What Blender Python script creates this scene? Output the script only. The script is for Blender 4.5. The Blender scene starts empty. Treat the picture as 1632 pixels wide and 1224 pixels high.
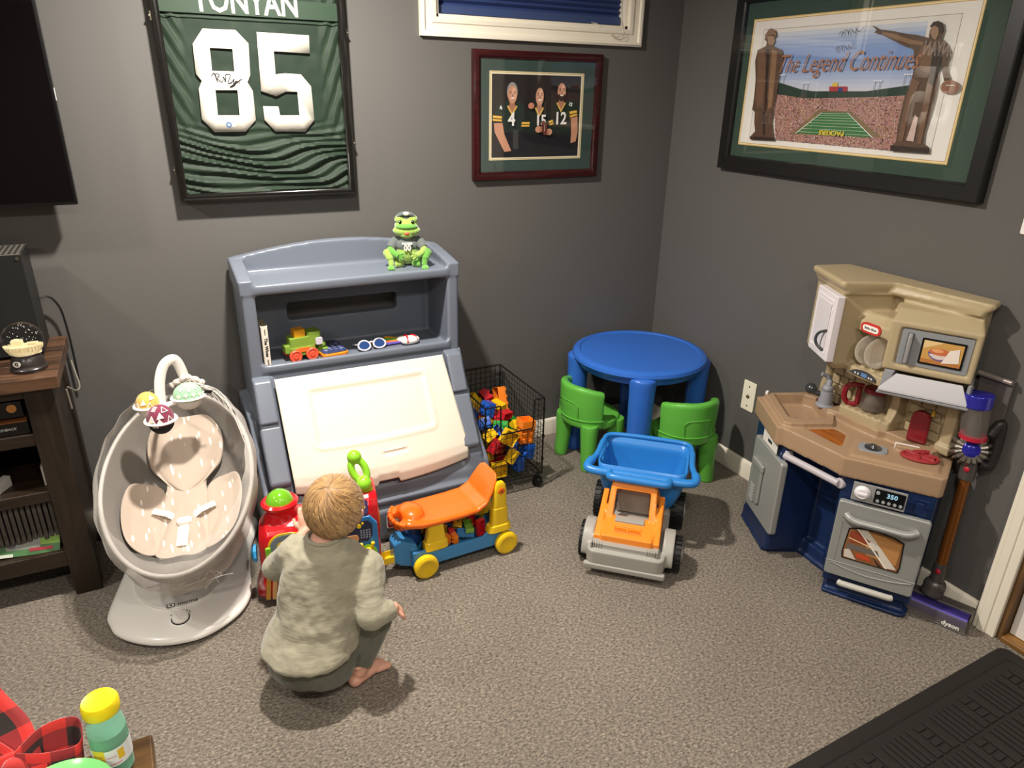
import bpy, bmesh, math, random
from mathutils import Vector, Matrix, Euler, noise
random.seed(7)
S = bpy.context.scene
COL = S.collection
def V3(*a): return Vector(a)
def srgb(c):
    if isinstance(c, str): c = tuple(int(c[i:i+2], 16)/255 for i in (0, 2, 4))
    return tuple((x/12.92 if x <= .04045 else ((x+.055)/1.055)**2.4) for x in c)
# ---------------------------------------------------------------- camera, light, exposure
CAMP = (-2.23048, -2.77677, 1.6)
_r = V3(0.89353514, -0.44862046, 0.01829308); _f = V3(0.42068897, 0.82227518, -0.3832549); _u = _r.cross(_f)
cd = bpy.data.cameras.new('camera'); cam = bpy.data.objects.new('camera', cd); COL.objects.link(cam)
cam.matrix_world = Matrix(((_r.x, _u.x, -_f.x, CAMP[0]), (_r.y, _u.y, -_f.y, CAMP[1]), (_r.z, _u.z, -_f.z, CAMP[2]), (0, 0, 0, 1)))
cd.sensor_width = 36; cd.sensor_fit = 'HORIZONTAL'; cd.lens = 1123.8/1632*36; cd.clip_start = .02
S.camera = cam
w = bpy.data.worlds.new('world'); S.world = w; w.use_nodes = True
w.node_tree.nodes['Background'].inputs[0].default_value = (.02, .03, .06, 1)
w.node_tree.nodes['Background'].inputs[1].default_value = .3
S.view_settings.view_transform = 'Standard'; S.view_settings.look = 'None'; S.view_settings.gamma = 1
S.view_settings.use_curve_mapping = False
S.view_settings.exposure = 1.2
CEIL = 2.27
def can_or_fill_light(x, y, e, size=.13, col=(1, .93, .845)):
    l = bpy.data.lights.new('recessed_or_fill_light', 'AREA'); l.shape = 'DISK'; l.size = size; l.energy = e; l.color = col
    o = bpy.data.objects.new('recessed_or_fill_light', l); COL.objects.link(o); o.location = (x, y, CEIL-.004)
    return o
can_or_fill_light(-1.82, -.80, 30, .10)
can_or_fill_light(-3.55, -.80, 10)
can_or_fill_light(-1.9, -2.7, 10, .16)
can_or_fill_light(-3.6, -2.8, 10, .16)
can_or_fill_light(-2.4, -4.4, 7, .16)
can_or_fill_light(-.9, -2.9, 4.5, .16)  # unseen fill lamp, added to brighten the right wall and floor
# ---------------------------------------------------------------- materials
MATS = {}
def M(name, col, rough=.5, metal=0, spec=.5, coat=0, trans=0, ior=1.45, emit=None, es=1, bump=0, bs=200, bw=None, alpha=1, sheen=0, var=0, vs=3, sss=0):
    if name in MATS: return MATS[name]
    m = bpy.data.materials.new(name); m.use_nodes = True; nt = m.node_tree; b = nt.nodes['Principled BSDF']
    c = srgb(col); b.inputs['Base Color'].default_value = (*c, 1)
    b.inputs['Roughness'].default_value = rough; b.inputs['Metallic'].default_value = metal
    b.inputs['Specular IOR Level'].default_value = spec; b.inputs['Coat Weight'].default_value = coat; b.inputs['Coat Roughness'].default_value = .12
    b.inputs['Transmission Weight'].default_value = trans; b.inputs['IOR'].default_value = ior; b.inputs['Alpha'].default_value = alpha
    b.inputs['Sheen Weight'].default_value = sheen
    if sss: b.inputs['Subsurface Weight'].default_value = sss; b.inputs['Subsurface Scale'].default_value = .01
    if emit: b.inputs['Emission Color'].default_value = (*srgb(emit), 1); b.inputs['Emission Strength'].default_value = es
    tc = nt.nodes.new('ShaderNodeTexCoord')
    if var:
        n = nt.nodes.new('ShaderNodeTexNoise'); n.inputs['Scale'].default_value = vs; n.inputs['Detail'].default_value = 5
        r = nt.nodes.new('ShaderNodeValToRGB'); r.color_ramp.elements[0].position = .3; r.color_ramp.elements[1].position = .7
        r.color_ramp.elements[0].color = (*[x*(1-var) for x in c], 1); r.color_ramp.elements[1].color = (*[min(1, x*(1+var)) for x in c], 1)
        nt.links.new(tc.outputs['Object'], n.inputs['Vector']); nt.links.new(n.outputs['Fac'], r.inputs['Fac']); nt.links.new(r.outputs['Color'], b.inputs['Base Color'])
    if bump:
        n = nt.nodes.new('ShaderNodeTexNoise'); n.inputs['Scale'].default_value = bs; n.inputs['Detail'].default_value = 3
        bp = nt.nodes.new('ShaderNodeBump'); bp.inputs['Strength'].default_value = bump; bp.inputs['Distance'].default_value = bw or .002
        nt.links.new(tc.outputs['Object'], n.inputs['Vector']); nt.links.new(n.outputs['Fac'], bp.inputs['Height']); nt.links.new(bp.outputs['Normal'], b.inputs['Normal'])
    MATS[name] = m; return m
def nodes(m):
    nt = m.node_tree; return nt, nt.nodes['Principled BSDF'], [n for n in nt.nodes if n.type == 'TEX_COORD'][0]
def wood(name, c1, c2, scale=6, axis='X', rough=.45, dist=3.0):
    m = M(name, c1, rough); nt, b, tc = nodes(m)
    mp = nt.nodes.new('ShaderNodeMapping'); s = [scale*2.5]*3; s['XYZ'.index(axis)] = scale*.22; mp.inputs['Scale'].default_value = s
    n = nt.nodes.new('ShaderNodeTexNoise'); n.inputs['Scale'].default_value = 2.2; n.inputs['Detail'].default_value = 7; n.inputs['Distortion'].default_value = dist*.3
    r = nt.nodes.new('ShaderNodeValToRGB'); r.color_ramp.elements[0].color = (*srgb(c1), 1); r.color_ramp.elements[1].color = (*srgb(c2), 1)
    r.color_ramp.elements[0].position = .36; r.color_ramp.elements[1].position = .66
    nt.links.new(tc.outputs['Object'], mp.inputs['Vector']); nt.links.new(mp.outputs[0], n.inputs['Vector']); nt.links.new(n.outputs['Fac'], r.inputs['Fac']); nt.links.new(r.outputs['Color'], b.inputs['Base Color'])
    bp = nt.nodes.new('ShaderNodeBump'); bp.inputs['Strength'].default_value = .3; bp.inputs['Distance'].default_value = .002
    nt.links.new(n.outputs['Fac'], bp.inputs['Height']); nt.links.new(bp.outputs['Normal'], b.inputs['Normal'])
    return m
# ---------------------------------------------------------------- geometry helpers
def frame(o, u, v):
    """matrix taking (a,b,c) to o + a*u + b*v + c*(u x v)"""
    u = Vector(u).normalized(); v = Vector(v).normalized(); n = u.cross(v)
    return Matrix(((u.x, v.x, n.x, o[0]), (u.y, v.y, n.y, o[1]), (u.z, v.z, n.z, o[2]), (0, 0, 0, 1)))
def rotz(a, loc=(0, 0, 0)): return Matrix.Translation(loc) @ Matrix.Rotation(a, 4, 'Z')
def catmull(pts, n=8, closed=False):
    P = [Vector(p) for p in pts]; out = []; L = len(P)
    rng = L if closed else L-1
    for i in range(rng):
        if closed: a, b, c, d = P[(i-1) % L], P[i], P[(i+1) % L], P[(i+2) % L]
        else: a, b, c, d = P[max(i-1, 0)], P[i], P[i+1], P[min(i+2, L-1)]
        for k in range(n):
            t = k/n; out.append(.5*((2*b)+(c-a)*t+(2*a-5*b+4*c-d)*t*t+(3*b-a-3*c+d)*t**3))
    if not closed: out.append(P[-1])
    return out
def rrect(w, h, r, n=5):
    pts = []
    for cx, cy, a0 in ((w/2-r, h/2-r, 0), (-w/2+r, h/2-r, 90), (-w/2+r, -h/2+r, 180), (w/2-r, -h/2+r, 270)):
        for k in range(n+1):
            a = math.radians(a0+90*k/n); pts.append((cx+r*math.cos(a), cy+r*math.sin(a)))
    return pts
class MB:
    def __init__(s, X=None): s.v = []; s.f = []; s.m = []; s.mi = 0; s.X = X or Matrix.Identity(4); s.mats = []
    def mat(s, m):
        if m not in s.mats: s.mats.append(m)
        s.mi = s.mats.index(m); return s
    def add(s, vs, fs, X=None):
        k = len(s.v); T = s.X @ X if X else s.X
        s.v += [T @ Vector(p) for p in vs]; s.f += [tuple(i+k for i in f) for f in fs]; s.m += [s.mi]*len(fs); return s
    def box(s, lo, hi, X=None):
        x0, y0, z0 = lo; x1, y1, z1 = hi
        return s.add([(x0, y0, z0), (x1, y0, z0), (x1, y1, z0), (x0, y1, z0), (x0, y0, z1), (x1, y0, z1), (x1, y1, z1), (x0, y1, z1)],
                     [(0, 3, 2, 1), (4, 5, 6, 7), (0, 1, 5, 4), (1, 2, 6, 5), (2, 3, 7, 6), (3, 0, 4, 7)], X)
    def bx(s, c, d, X=None): return s.box([c[i]-d[i]/2 for i in range(3)], [c[i]+d[i]/2 for i in range(3)], X)
    def prism(s, poly, z0, z1, X=None, top=None):
        n = len(poly); top = top or poly
        vs = [(p[0], p[1], z0) for p in poly]+[(p[0], p[1], z1) for p in top]
        fs = [tuple(reversed(range(n))), tuple(range(n, 2*n))]+[(i, (i+1) % n, (i+1) % n+n, i+n) for i in range(n)]
        return s.add(vs, fs, X)
    def flat(s, poly, z=0, X=None):
        a = sum(poly[i][0]*poly[(i+1) % len(poly)][1]-poly[(i+1) % len(poly)][0]*poly[i][1] for i in range(len(poly)))
        if a < 0: poly = list(reversed(poly))
        return s.add([(p[0], p[1], z) for p in poly], [tuple(range(len(poly)))], X)
    def loft(s, rings, cap=True, X=None, closed=False):
        n = len(rings[0]); vs = [p for r in rings for p in r]; fs = []; R = len(rings)
        for j in range(R if closed else R-1):
            for i in range(n):
                a = j*n+i; b = j*n+(i+1) % n; c = ((j+1) % R)*n+(i+1) % n; d = ((j+1) % R)*n+i; fs.append((a, b, c, d))
        if cap and not closed: fs += [tuple(reversed(range(n))), tuple(range((R-1)*n, R*n))]
        return s.add(vs, fs, X)
    def tube(s, pts, r, n=10, closed=False, X=None, flat=1, up=None):
        P = [Vector(p) for p in pts]; L = len(P); rs = r if isinstance(r, (list, tuple)) else [r]*L; rings = []; prev = None
        for i, p in enumerate(P):
            if closed: t = P[(i+1) % L]-P[i-1]
            else: t = P[min(i+1, L-1)]-P[max(i-1, 0)]
            if t.length < 1e-9: t = V3(0, 0, 1)
            t.normalize()
            if up is not None: a = Vector(up)
            else: a = prev if prev is not None else (V3(0, 0, 1) if abs(t.z) < .9 else V3(1, 0, 0))
            a = a-t*a.dot(t)
            if a.length < 1e-5: a = t.orthogonal()
            a.normalize(); b = t.cross(a); prev = a
            rings.append([p+(a*math.cos(2*math.pi*k/n)*flat+b*math.sin(2*math.pi*k/n))*rs[i] for k in range(n)])
        return s.loft(rings, True, X, closed)
    def rod(s, a, b, r, r2=None, n=12, X=None): return s.tube([a, b], [r, r if r2 is None else r2], n, X=X)
    def lathe(s, prof, n=24, X=None):
        rings = [[(r*math.cos(2*math.pi*k/n), r*math.sin(2*math.pi*k/n), z) for k in range(n)] for r, z in prof]
        return s.loft(rings, True, X)
    def ell(s, c, r, X=None, n=16, m=10, R=None, e=1.0):
        if not hasattr(r, '__len__'): r = (r, r, r)
        def pw(x): return math.copysign(abs(x)**e, x)
        rings = []
        for j in range(m+1):
            ph = -math.pi/2+math.pi*j/m; cp = max(math.cos(ph), 1e-4)
            ring = []
            for k in range(n):
                th = 2*math.pi*k/n
                p = V3(pw(cp)*pw(math.cos(th))*r[0], pw(cp)*pw(math.sin(th))*r[1], pw(math.sin(ph))*r[2])
                if R: p = R @ p
                ring.append(p+Vector(c))
            rings.append(ring)
        return s.loft(rings, True, X)
    def text(s, txt, size, X=None, ext=.0008, off=0, wide=1, align='CENTER', shear=0):
        cu = bpy.data.curves.new('t', 'FONT'); cu.body = txt; cu.size = size; cu.extrude = ext; cu.offset = off; cu.align_x = align; cu.align_y = 'CENTER'; cu.shear = shear; cu.resolution_u = 2
        o = bpy.data.objects.new('t', cu); COL.objects.link(o); me = o.to_mesh()
        s.add([(v.co.x*wide, v.co.y, v.co.z) for v in me.vertices], [tuple(p.vertices) for p in me.polygons], X)
        o.to_mesh_clear(); bpy.data.objects.remove(o); bpy.data.curves.remove(cu); return s
    def build(s, name, mat=None, root=None, bevel=0, seg=2, sub=0, smooth=True, world=True, ang=32, solid=0, cuts=None, remesh=0, sm=0, label=None):
        me = bpy.data.meshes.new(name); off = Vector(root_loc(root)) if (root and world) else V3(0, 0, 0)
        me.from_pydata([tuple(v-off) for v in s.v], [], s.f)
        for m in (s.mats or [mat]): me.materials.append(m)
        if s.mats:
            for p, i in zip(me.polygons, s.m): p.material_index = i
        me.validate(); bm = bmesh.new(); bm.from_mesh(me)
        bmesh.ops.recalc_face_normals(bm, faces=bm.faces) if not getattr(s, 'keepn', False) else None
        bm.to_mesh(me); bm.free()
        o = bpy.data.objects.new(name, me); COL.objects.link(o)
        if root: o.parent = root
        if cuts:
            for c in cuts:
                cme = bpy.data.meshes.new('c'); cme.from_pydata([tuple(v-off) for v in c.v], [], c.f); b2 = bmesh.new(); b2.from_mesh(cme); bmesh.ops.recalc_face_normals(b2, faces=b2.faces); b2.to_mesh(cme); b2.free()
                co = bpy.data.objects.new('c', cme); COL.objects.link(co)
                md = o.modifiers.new('b', 'BOOLEAN'); md.object = co; md.operation = 'DIFFERENCE'; md.solver = 'EXACT'; md.use_self = True
                pr = o.parent; o.parent = None
                bpy.context.view_layer.update(); dg = bpy.context.evaluated_depsgraph_get()
                nm = bpy.data.meshes.new_from_object(o.evaluated_get(dg)); o.modifiers.clear(); o.data = nm; nm.name = name; bpy.data.objects.remove(co); o.parent = pr
        if remesh:
            md = o.modifiers.new('r', 'REMESH'); md.mode = 'VOXEL'; md.voxel_size = remesh; md.use_smooth_shade = True
        if sm:
            md = o.modifiers.new('s', 'SMOOTH'); md.factor = .5; md.iterations = sm
        if solid:
            md = o.modifiers.new('so', 'SOLIDIFY'); md.thickness = solid; md.offset = 0
        if bevel:
            md = o.modifiers.new('bv', 'BEVEL'); md.width = bevel; md.segments = seg; md.limit_method = 'ANGLE'; md.angle_limit = math.radians(ang); md.harden_normals = False
        if sub:
            md = o.modifiers.new('ss', 'SUBSURF'); md.levels = sub; md.render_levels = sub
        if smooth:
            for p in o.data.polygons: p.use_smooth = True
            if not sub and not remesh:
                if bevel: md = o.modifiers.new('wn', 'WEIGHTED_NORMAL'); md.keep_sharp = False; md.weight = 90
                else:
                    for e_ in [1]:
                        b3 = bmesh.new(); b3.from_mesh(o.data)
                        for e in b3.edges:
                            if len(e.link_faces) == 2 and e.calc_face_angle(0) > math.radians(40): e.smooth = False
                        b3.to_mesh(o.data); b3.free()
        if label: o['label'] = label
        return o
def root_loc(r): return Vector(r.location)+(root_loc(r.parent) if r.parent else V3(0, 0, 0))
def thing(name, label, cat, loc=(0, 0, 0), rz=0, group=None):
    o = bpy.data.objects.new(name, None); COL.objects.link(o); o.location = loc; o.rotation_euler = (0, 0, rz); o.empty_display_size = .05
    o['label'] = label; o['category'] = cat
    if group: o['group'] = group
    return o
def tag(o, label, cat, group=None, kind=None):
    o['label'] = label; o['category'] = cat
    if group: o['group'] = group
    if kind: o['kind'] = kind
    return o
def struct(o): o['kind'] = 'structure'; return o
def dup(r, loc=None, rot=None, label=None):
    def cp(o, par):
        c = o.copy(); COL.objects.link(c)
        if par: c.parent = par
        for ch in list(o.children): cp(ch, c)
        return c
    c = cp(r, None)
    if loc is not None: c.location = loc
    if rot is not None: c.rotation_euler = rot
    if label: c['label'] = label
    return c
# ================================================================ room
def wallmat():
    m = M('wall_paint', '5d5b58', .62, bump=.15, bs=260, bw=.0012, spec=.35); return m
WALL = wallmat()
CREAM = M('trim_paint', 'e9e1cf', .42, spec=.5, var=.03, vs=4)
def carpet():
    m = M('carpet', '8a857e', .95, spec=.15, sheen=.1); nt, b, tc = nodes(m)
    n1 = nt.nodes.new('ShaderNodeTexNoise'); n1.inputs['Scale'].default_value = 95; n1.inputs['Detail'].default_value = 6; n1.inputs['Roughness'].default_value = .8
    mp = nt.nodes.new('ShaderNodeMapping'); mp.inputs['Scale'].default_value = (1, 1.6, 1); mp.inputs['Rotation'].default_value = (0, 0, .2)
    r = nt.nodes.new('ShaderNodeValToRGB'); e = r.color_ramp.elements
    e[0].position = .34; e[0].color = (*srgb('35312d'), 1); e[1].position = .68; e[1].color = (*srgb('c6baa9'), 1)
    x = e.new(.50); x.color = (*srgb('7c7368'), 1); x = e.new(.60); x.color = (*srgb('9d9282'), 1)
    n2 = nt.nodes.new('ShaderNodeTexNoise'); n2.inputs['Scale'].default_value = 2.2; n2.inputs['Detail'].default_value = 4
    mx = nt.nodes.new('ShaderNodeMix'); mx.data_type = 'RGBA'; mx.blend_type = 'MULTIPLY'; mx.inputs[0].default_value = .35
    r2 = nt.nodes.new('ShaderNodeValToRGB'); r2.color_ramp.elements[0].position = .35; r2.color_ramp.elements[0].color = (.6, .6, .6, 1); r2.color_ramp.elements[1].position = .65
    bp = nt.nodes.new('ShaderNodeBump'); bp.inputs['Strength'].default_value = .7; bp.inputs['Distance'].default_value = .004
    L = nt.links.new
    L(tc.outputs['Object'], mp.inputs[0]); L(mp.outputs[0], n1.inputs['Vector']); L(n1.outputs['Fac'], r.inputs[0]); L(tc.outputs['Object'], n2.inputs['Vector']); L(n2.outputs['Fac'], r2.inputs[0])
    L(r.outputs[0], mx.inputs[6]); L(r2.outputs[0], mx.inputs[7]); L(mx.outputs[2], b.inputs['Base Color']); L(n1.outputs['Fac'], bp.inputs['Height']); L(bp.outputs[0], b.inputs['Normal'])
    return m
struct(MB().box((-5.2, -5.6, -.1), (.25, .15, 0)).build('floor', carpet(), smooth=False))
struct(MB().box((-5.2, -5.6, CEIL), (.25, .15, CEIL+.1)).build('ceiling', M('ceiling_paint', 'e6e2da', .8), smooth=False))
# back wall with the window opening
wx0, wx1, wz0, wz1 = -1.162, -.292, 1.852, 2.2
b = MB(); b.box((-5.2, 0, 0), (wx0, .15, CEIL)); b.box((wx1, 0, 0), (.0, .15, CEIL)); b.box((wx0, 0, 0), (wx1, .15, wz0)); b.box((wx0, 0, wz1), (wx1, .15, CEIL))
struct(b.build('wall_back', WALL, smooth=False))
b = MB(); b.box((0, -1.90, 0), (.15, .15, CEIL)); b.box((0, -5.6, 0), (.15, -2.80, CEIL)); b.box((0, -2.80, 2.06), (.15, -1.90, CEIL))
struct(b.build('wall_right', WALL, smooth=False))
struct(MB().box((-5.3, -5.6, 0), (-5.2, .15, CEIL)).build('wall_left', WALL, smooth=False))
struct(MB().box((-5.2, -5.7, 0), (.15, -5.6, CEIL)).build('wall_front', WALL, smooth=False))
# baseboards: profile with a rounded top
def base_prof(h=.085, t=.013): return [(0, 0), (t, 0), (t, h-.012), (t*.75, h-.004), (t*.3, h), (0, h)]
b = MB(); pr = base_prof()
b.loft([[(x, -p[0], p[1]) for p in pr] for x in (-5.2, 0)]); struct(b.build('baseboard_back', CREAM))
b = MB(); b.loft([[(-p[0], y, p[1]) for p in pr] for y in (-.0, -1.815)]); struct(b.build('baseboard_right', CREAM))
# window: trim, blind, sash
tr = thing('window_1', 'white framed basement window with lowered navy blue pleated blind', 'window', (-.727, 0, wz0)); struct(tr)
b = MB()
W_ = .066
def cas(b, pts, prof):
    """mitred casing round a closed loop of (x,z) corners; prof = (outset, depth)"""
    n = len(pts); rings = []
    cx = sum(p[0] for p in pts)/n; cz = sum(p[1] for p in pts)/n
    for x, z in pts:
        sx = 1 if x > cx else -1; sz = 1 if z > cz else -1
        rings.append([(x+sx*o, -d, z+sz*o) for o, d in prof])
    return b.loft(rings, False, closed=True)
prof = [(0, 0), (0, .012), (.006, .016), (.018, .016), (.022, .011), (.046, .014), (.05, .022), (.058, .024), (.066, .02), (.066, 0)]
cas(b, [(wx0, wz0), (wx1, wz0), (wx1, wz1), (wx0, wz1)], prof).build('window_frame', CREAM, tr)
b = MB(); b.box((wx0, 0, wz0), (wx0+.012, .12, wz1)); b.box((wx1-.012, 0, wz0), (wx1, .12, wz1)); b.box((wx0, 0, wz0-.0), (wx1, .12, wz0+.012)); b.box((wx0, 0, wz1-.012), (wx1, .12, wz1))
b.build('window_jamb', CREAM, tr, smooth=False)
b = MB(); b.box((wx0+.012, .125, wz0+.012), (wx1-.012, .13, wz1-.012)); b.build('glass', M('night_glass', '0a0d14', .05, spec=.6), tr, smooth=False)
NAVY = M('blind_navy', '34477a', .7, bump=.2, bs=500)
b = MB(); zs = []; z = wz0+.045
rr = []
while z < wz1-.02:
    rr.append((z, .052 if len(rr) % 2 else .036)); z += .0105
b.loft([[(wx0+.016, y, z), (wx1-.016, y, z), (wx1-.016, .075, z), (wx0+.016, .075, z)] for z, y in rr])
b.build('blind_fabric', NAVY, tr, smooth=False)
b = MB(); b.box((wx0+.016, .030, wz0+.016), (wx1-.016, .062, wz0+.046)); b.build('blind_rail', M('rail_navy', '3a4a74', .45), tr, bevel=.004)
b = MB()
for k, (dx, dz) in enumerate(((0, 0), (.012, .01), (-.01, .004))):
    b.tube(catmull([(wx1-.015, .028, wz0+.2), (wx1-.02, .024, wz0+.05), (wx1-.03+dx, -.02, wz0-.015-dz), (wx1-.075+dx, -.028, wz0-.03-dz), (wx1-.12, -.022, wz0-.01), (wx1-.16+dx, .02, wz0+.02)], 8), .0009, 5)
b.build('cord', M('cord', 'cfc8bb', .7), tr)
# door at the right edge
CAS = [(0, 0), (.004, .016), (.012, .018), (.052, .012), (.062, .014), (.066, .0)]
b = MB(); b.box((-.018, -1.889, 0), (0, -1.82, 2.10)); b.box((-.018, -2.88, 2.03), (0, -1.82, 2.10)); b.box((-.018, -2.88, 0), (0, -2.81, 2.1)); b.box((-.023, -1.862, 0), (-.014, -1.835, 2.1))
struct(b.build('trim_door', CREAM, bevel=.003))
EDGE = wood('raw_wood', '6f4f2c', '4f3619', 8, 'Z', .6)
d = thing('door_1', 'white door standing in its casing at the right edge', 'door', (.05, -1.93, 0)); struct(d)
b = MB(); b.box((-.004, -1.905, 0), (.14, -1.888, 2.04)); b.build('jamb', EDGE, d, smooth=False)
b = MB(); b.box((.03, -2.79, .02), (.072, -1.908, 2.03)); b.build('slab', M('door_white', 'e4dfd6', .4), d, bevel=.002)
b = MB(); b.box((-.010, -2.81, .0), (.12, -1.905, .018)); b.build('threshold', wood('threshold_wood', '9a7038', '6c481f', 8, 'Y', .4), d, bevel=.004)
# wall plates
pl = thing('wall_plate', 'ivory wall plate with coax jack left of the play kitchen', 'wall plate', (-.001, -.712, .38))
MB(frame((-.0005, -.712, .381), (0, -1, 0), (0, 0, 1))).prism(rrect(.072, .136, .006), .0, .006, ).build('plate', M('ivory', 'efe8d2', .35), pl, bevel=.002)
XP = frame((-.0005, -.712, .381), (0, -1, 0), (0, 0, 1))
for z in (-.045, .045): MB(XP).rod((0, z, .005), (0, z, .0075), .004, n=10).build('screw', M('brassy', '9b8f6a', .3, 1), pl)
b = MB(XP); b.rod((0, 0, .005), (0, 0, .014), .0055, n=8); b.rod((0, 0, .005), (0, 0, .008), .009, n=6); b.build('jack', M('nickel', 'a29a88', .3, 1), pl)
sw = thing('light_switch', 'white light switch plate on the wall at the right picture edge', 'light switch', (-.001, -1.65, 1.29))
MB(frame((-.0005, -1.649, 1.307), (0, -1, 0), (0, 0, 1))).prism(rrect(.074, .118, .006), 0, .006).build('plate', M('white_plastic', 'eeeae2', .35), sw, bevel=.002)
MB(frame((-.0005, -1.649, 1.307), (0, -1, 0), (0, 0, 1))).box((-.005, -.012, .005), (.005, .012, .014)).build('toggle', MATS['white_plastic'], sw, bevel=.001)
s1_face=[(0.5424,1.811),(0.5593,1.8143),(0.5792,1.8077),(0.585,1.7901),(0.5752,1.7786),(0.5532,1.7844)]
s1_hat=[(0.5291,1.7989),(0.5351,1.8205),(0.5464,1.8359),(0.5649,1.8363),(0.5812,1.827),(0.5895,1.8072),(0.5691,1.8166),(0.5488,1.8148)]
s1_coatL=[(0.5017,1.7614),(0.5313,1.7732),(0.5523,1.724),(0.5622,1.6514),(0.5669,1.5777),(0.5445,1.5547),(0.5258,1.5919),(0.5214,1.6662)]
s1_coatR=[(0.5748,1.7659),(0.6021,1.758),(0.6091,1.7014),(0.6126,1.6369),(0.6177,1.564),(0.5983,1.5561),(0.5855,1.6514)]
s1_fold=[(0.5464,1.767),(0.5612,1.7664),(0.5781,1.6514),(0.5924,1.5485),(0.5817,1.5482),(0.5665,1.6514)]
s1_legs=[(0.5761,1.5443),(0.5868,1.5446),(0.6027,1.4586),(0.592,1.458)]
s1_base=[(0.5245,1.451),(0.6572,1.4527),(0.6574,1.4422),(0.527,1.4387)]
s2_face=[(1.2103,1.802),(1.2235,1.8067),(1.237,1.7976),(1.2402,1.7808),(1.234,1.7672),(1.2224,1.7734),(1.212,1.7879)]
s2_hair=[(1.2062,1.805),(1.2143,1.8167),(1.2301,1.819),(1.2469,1.8091),(1.2543,1.7911),(1.2473,1.7832),(1.2394,1.7986),(1.2234,1.8073),(1.2121,1.8024)]
s2_armhi=[(1.0428,1.7999),(1.0856,1.7917),(1.1552,1.7708),(1.1983,1.7632),(1.194,1.7537),(1.1511,1.7595),(1.0812,1.7801),(1.0448,1.792)]
s2_torso=[(1.193,1.7577),(1.2251,1.7507),(1.2449,1.7133),(1.2387,1.6734),(1.205,1.6854),(1.1855,1.7206)]
s2_shade=[(1.234,1.7419),(1.2668,1.7296),(1.2675,1.6901),(1.2616,1.6501),(1.2589,1.6094),(1.2384,1.6618)]
s2_legL=[(1.1832,1.6621),(1.2141,1.6502),(1.1977,1.5785),(1.1993,1.4737),(1.1827,1.4727),(1.1789,1.5535)]
s2_legR=[(1.2381,1.6502),(1.2613,1.6386),(1.2629,1.5682),(1.2641,1.4717),(1.2503,1.4708),(1.2422,1.5556)]
s2_gap=[(1.2215,1.5549),(1.2342,1.5463),(1.2369,1.4761),(1.2107,1.4776)]
s2_base=[(1.1584,1.4596),(1.2933,1.4603),(1.2967,1.4447),(1.1626,1.4427)]
d8=[(-1.9834,1.7708),(-1.8813,1.7711),(-1.8451,1.7326),(-1.8507,1.6353),(-1.8624,1.6119),(-1.8483,1.5845),(-1.8492,1.4916),(-1.8875,1.4524),(-1.9882,1.4523),(-2.0234,1.4937),(-2.0201,1.5887),(-2.0074,1.6137),(-2.0222,1.6344),(-2.0199,1.724)]
d8a=[(-1.9687,1.7144),(-1.8986,1.7137),(-1.9007,1.6447),(-1.971,1.6449)]
d8b=[(-1.9682,1.5854),(-1.8983,1.5866),(-1.9007,1.5065),(-1.9714,1.5063)]
d5=[(-1.815,1.7688),(-1.642,1.7663),(-1.644,1.7091),(-1.765,1.7118),(-1.7674,1.6395),(-1.736,1.6433),(-1.6812,1.6417),(-1.6488,1.6029),(-1.6472,1.4917),(-1.6829,1.4512),(-1.7872,1.4533),(-1.8199,1.4916),(-1.8195,1.5368),(-1.7683,1.5357),(-1.7658,1.5069),(-1.698,1.5071),(-1.6986,1.5847),(-1.7381,1.5848),(-1.771,1.5686),(-1.8209,1.5849)]
jn=[(-1.9574,1.823),(-1.714,1.8213),(-1.9398,1.4759),(-1.8297,1.7248),(-2.082,1.7877),(-1.607,1.8059)]
l_in=[(0.3954,1.9323),(0.4085,1.3619),(1.4113,1.3632),(1.3913,1.8606)]
l_gold=[(0.4494,1.8729),(0.4575,1.4144),(1.3594,1.4183),(1.3514,1.864)]
l_line=[(0.5102,1.8338),(1.2891,1.8349),(1.2982,1.4466),(0.5286,1.4419)]
l_sky=[(0.5877,1.8156),(1.0021,1.8261),(1.2038,1.819),(1.2255,1.7366),(1.1856,1.6798),(1.1803,1.6324),(1.0217,1.6189),(0.7468,1.6164),(0.6245,1.6441)]
l_sky2=[(0.6122,1.7013),(1.1745,1.7093),(1.1803,1.6324),(1.0217,1.6189),(0.7468,1.6164),(0.6245,1.6441)]
l_stat1=[(0.5542,1.8383),(0.5819,1.8284),(0.5892,1.8086),(0.5776,1.8009),(0.5798,1.7763),(0.6268,1.7606),(0.6387,1.7289),(0.6322,1.6656),(0.6323,1.5936),(0.6281,1.5496),(0.6302,1.5052),(0.6478,1.4574),(0.6572,1.4429),(0.5289,1.4404),(0.5294,1.4544),(0.5474,1.4709),(0.5367,1.5012),(0.5303,1.5429),(0.5155,1.5501),(0.5165,1.5993),(0.5104,1.6663),(0.495,1.7253),(0.5009,1.765),(0.5409,1.7778),(0.5432,1.7919),(0.5311,1.7995),(0.5295,1.8172),(0.5403,1.8307)]
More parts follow.
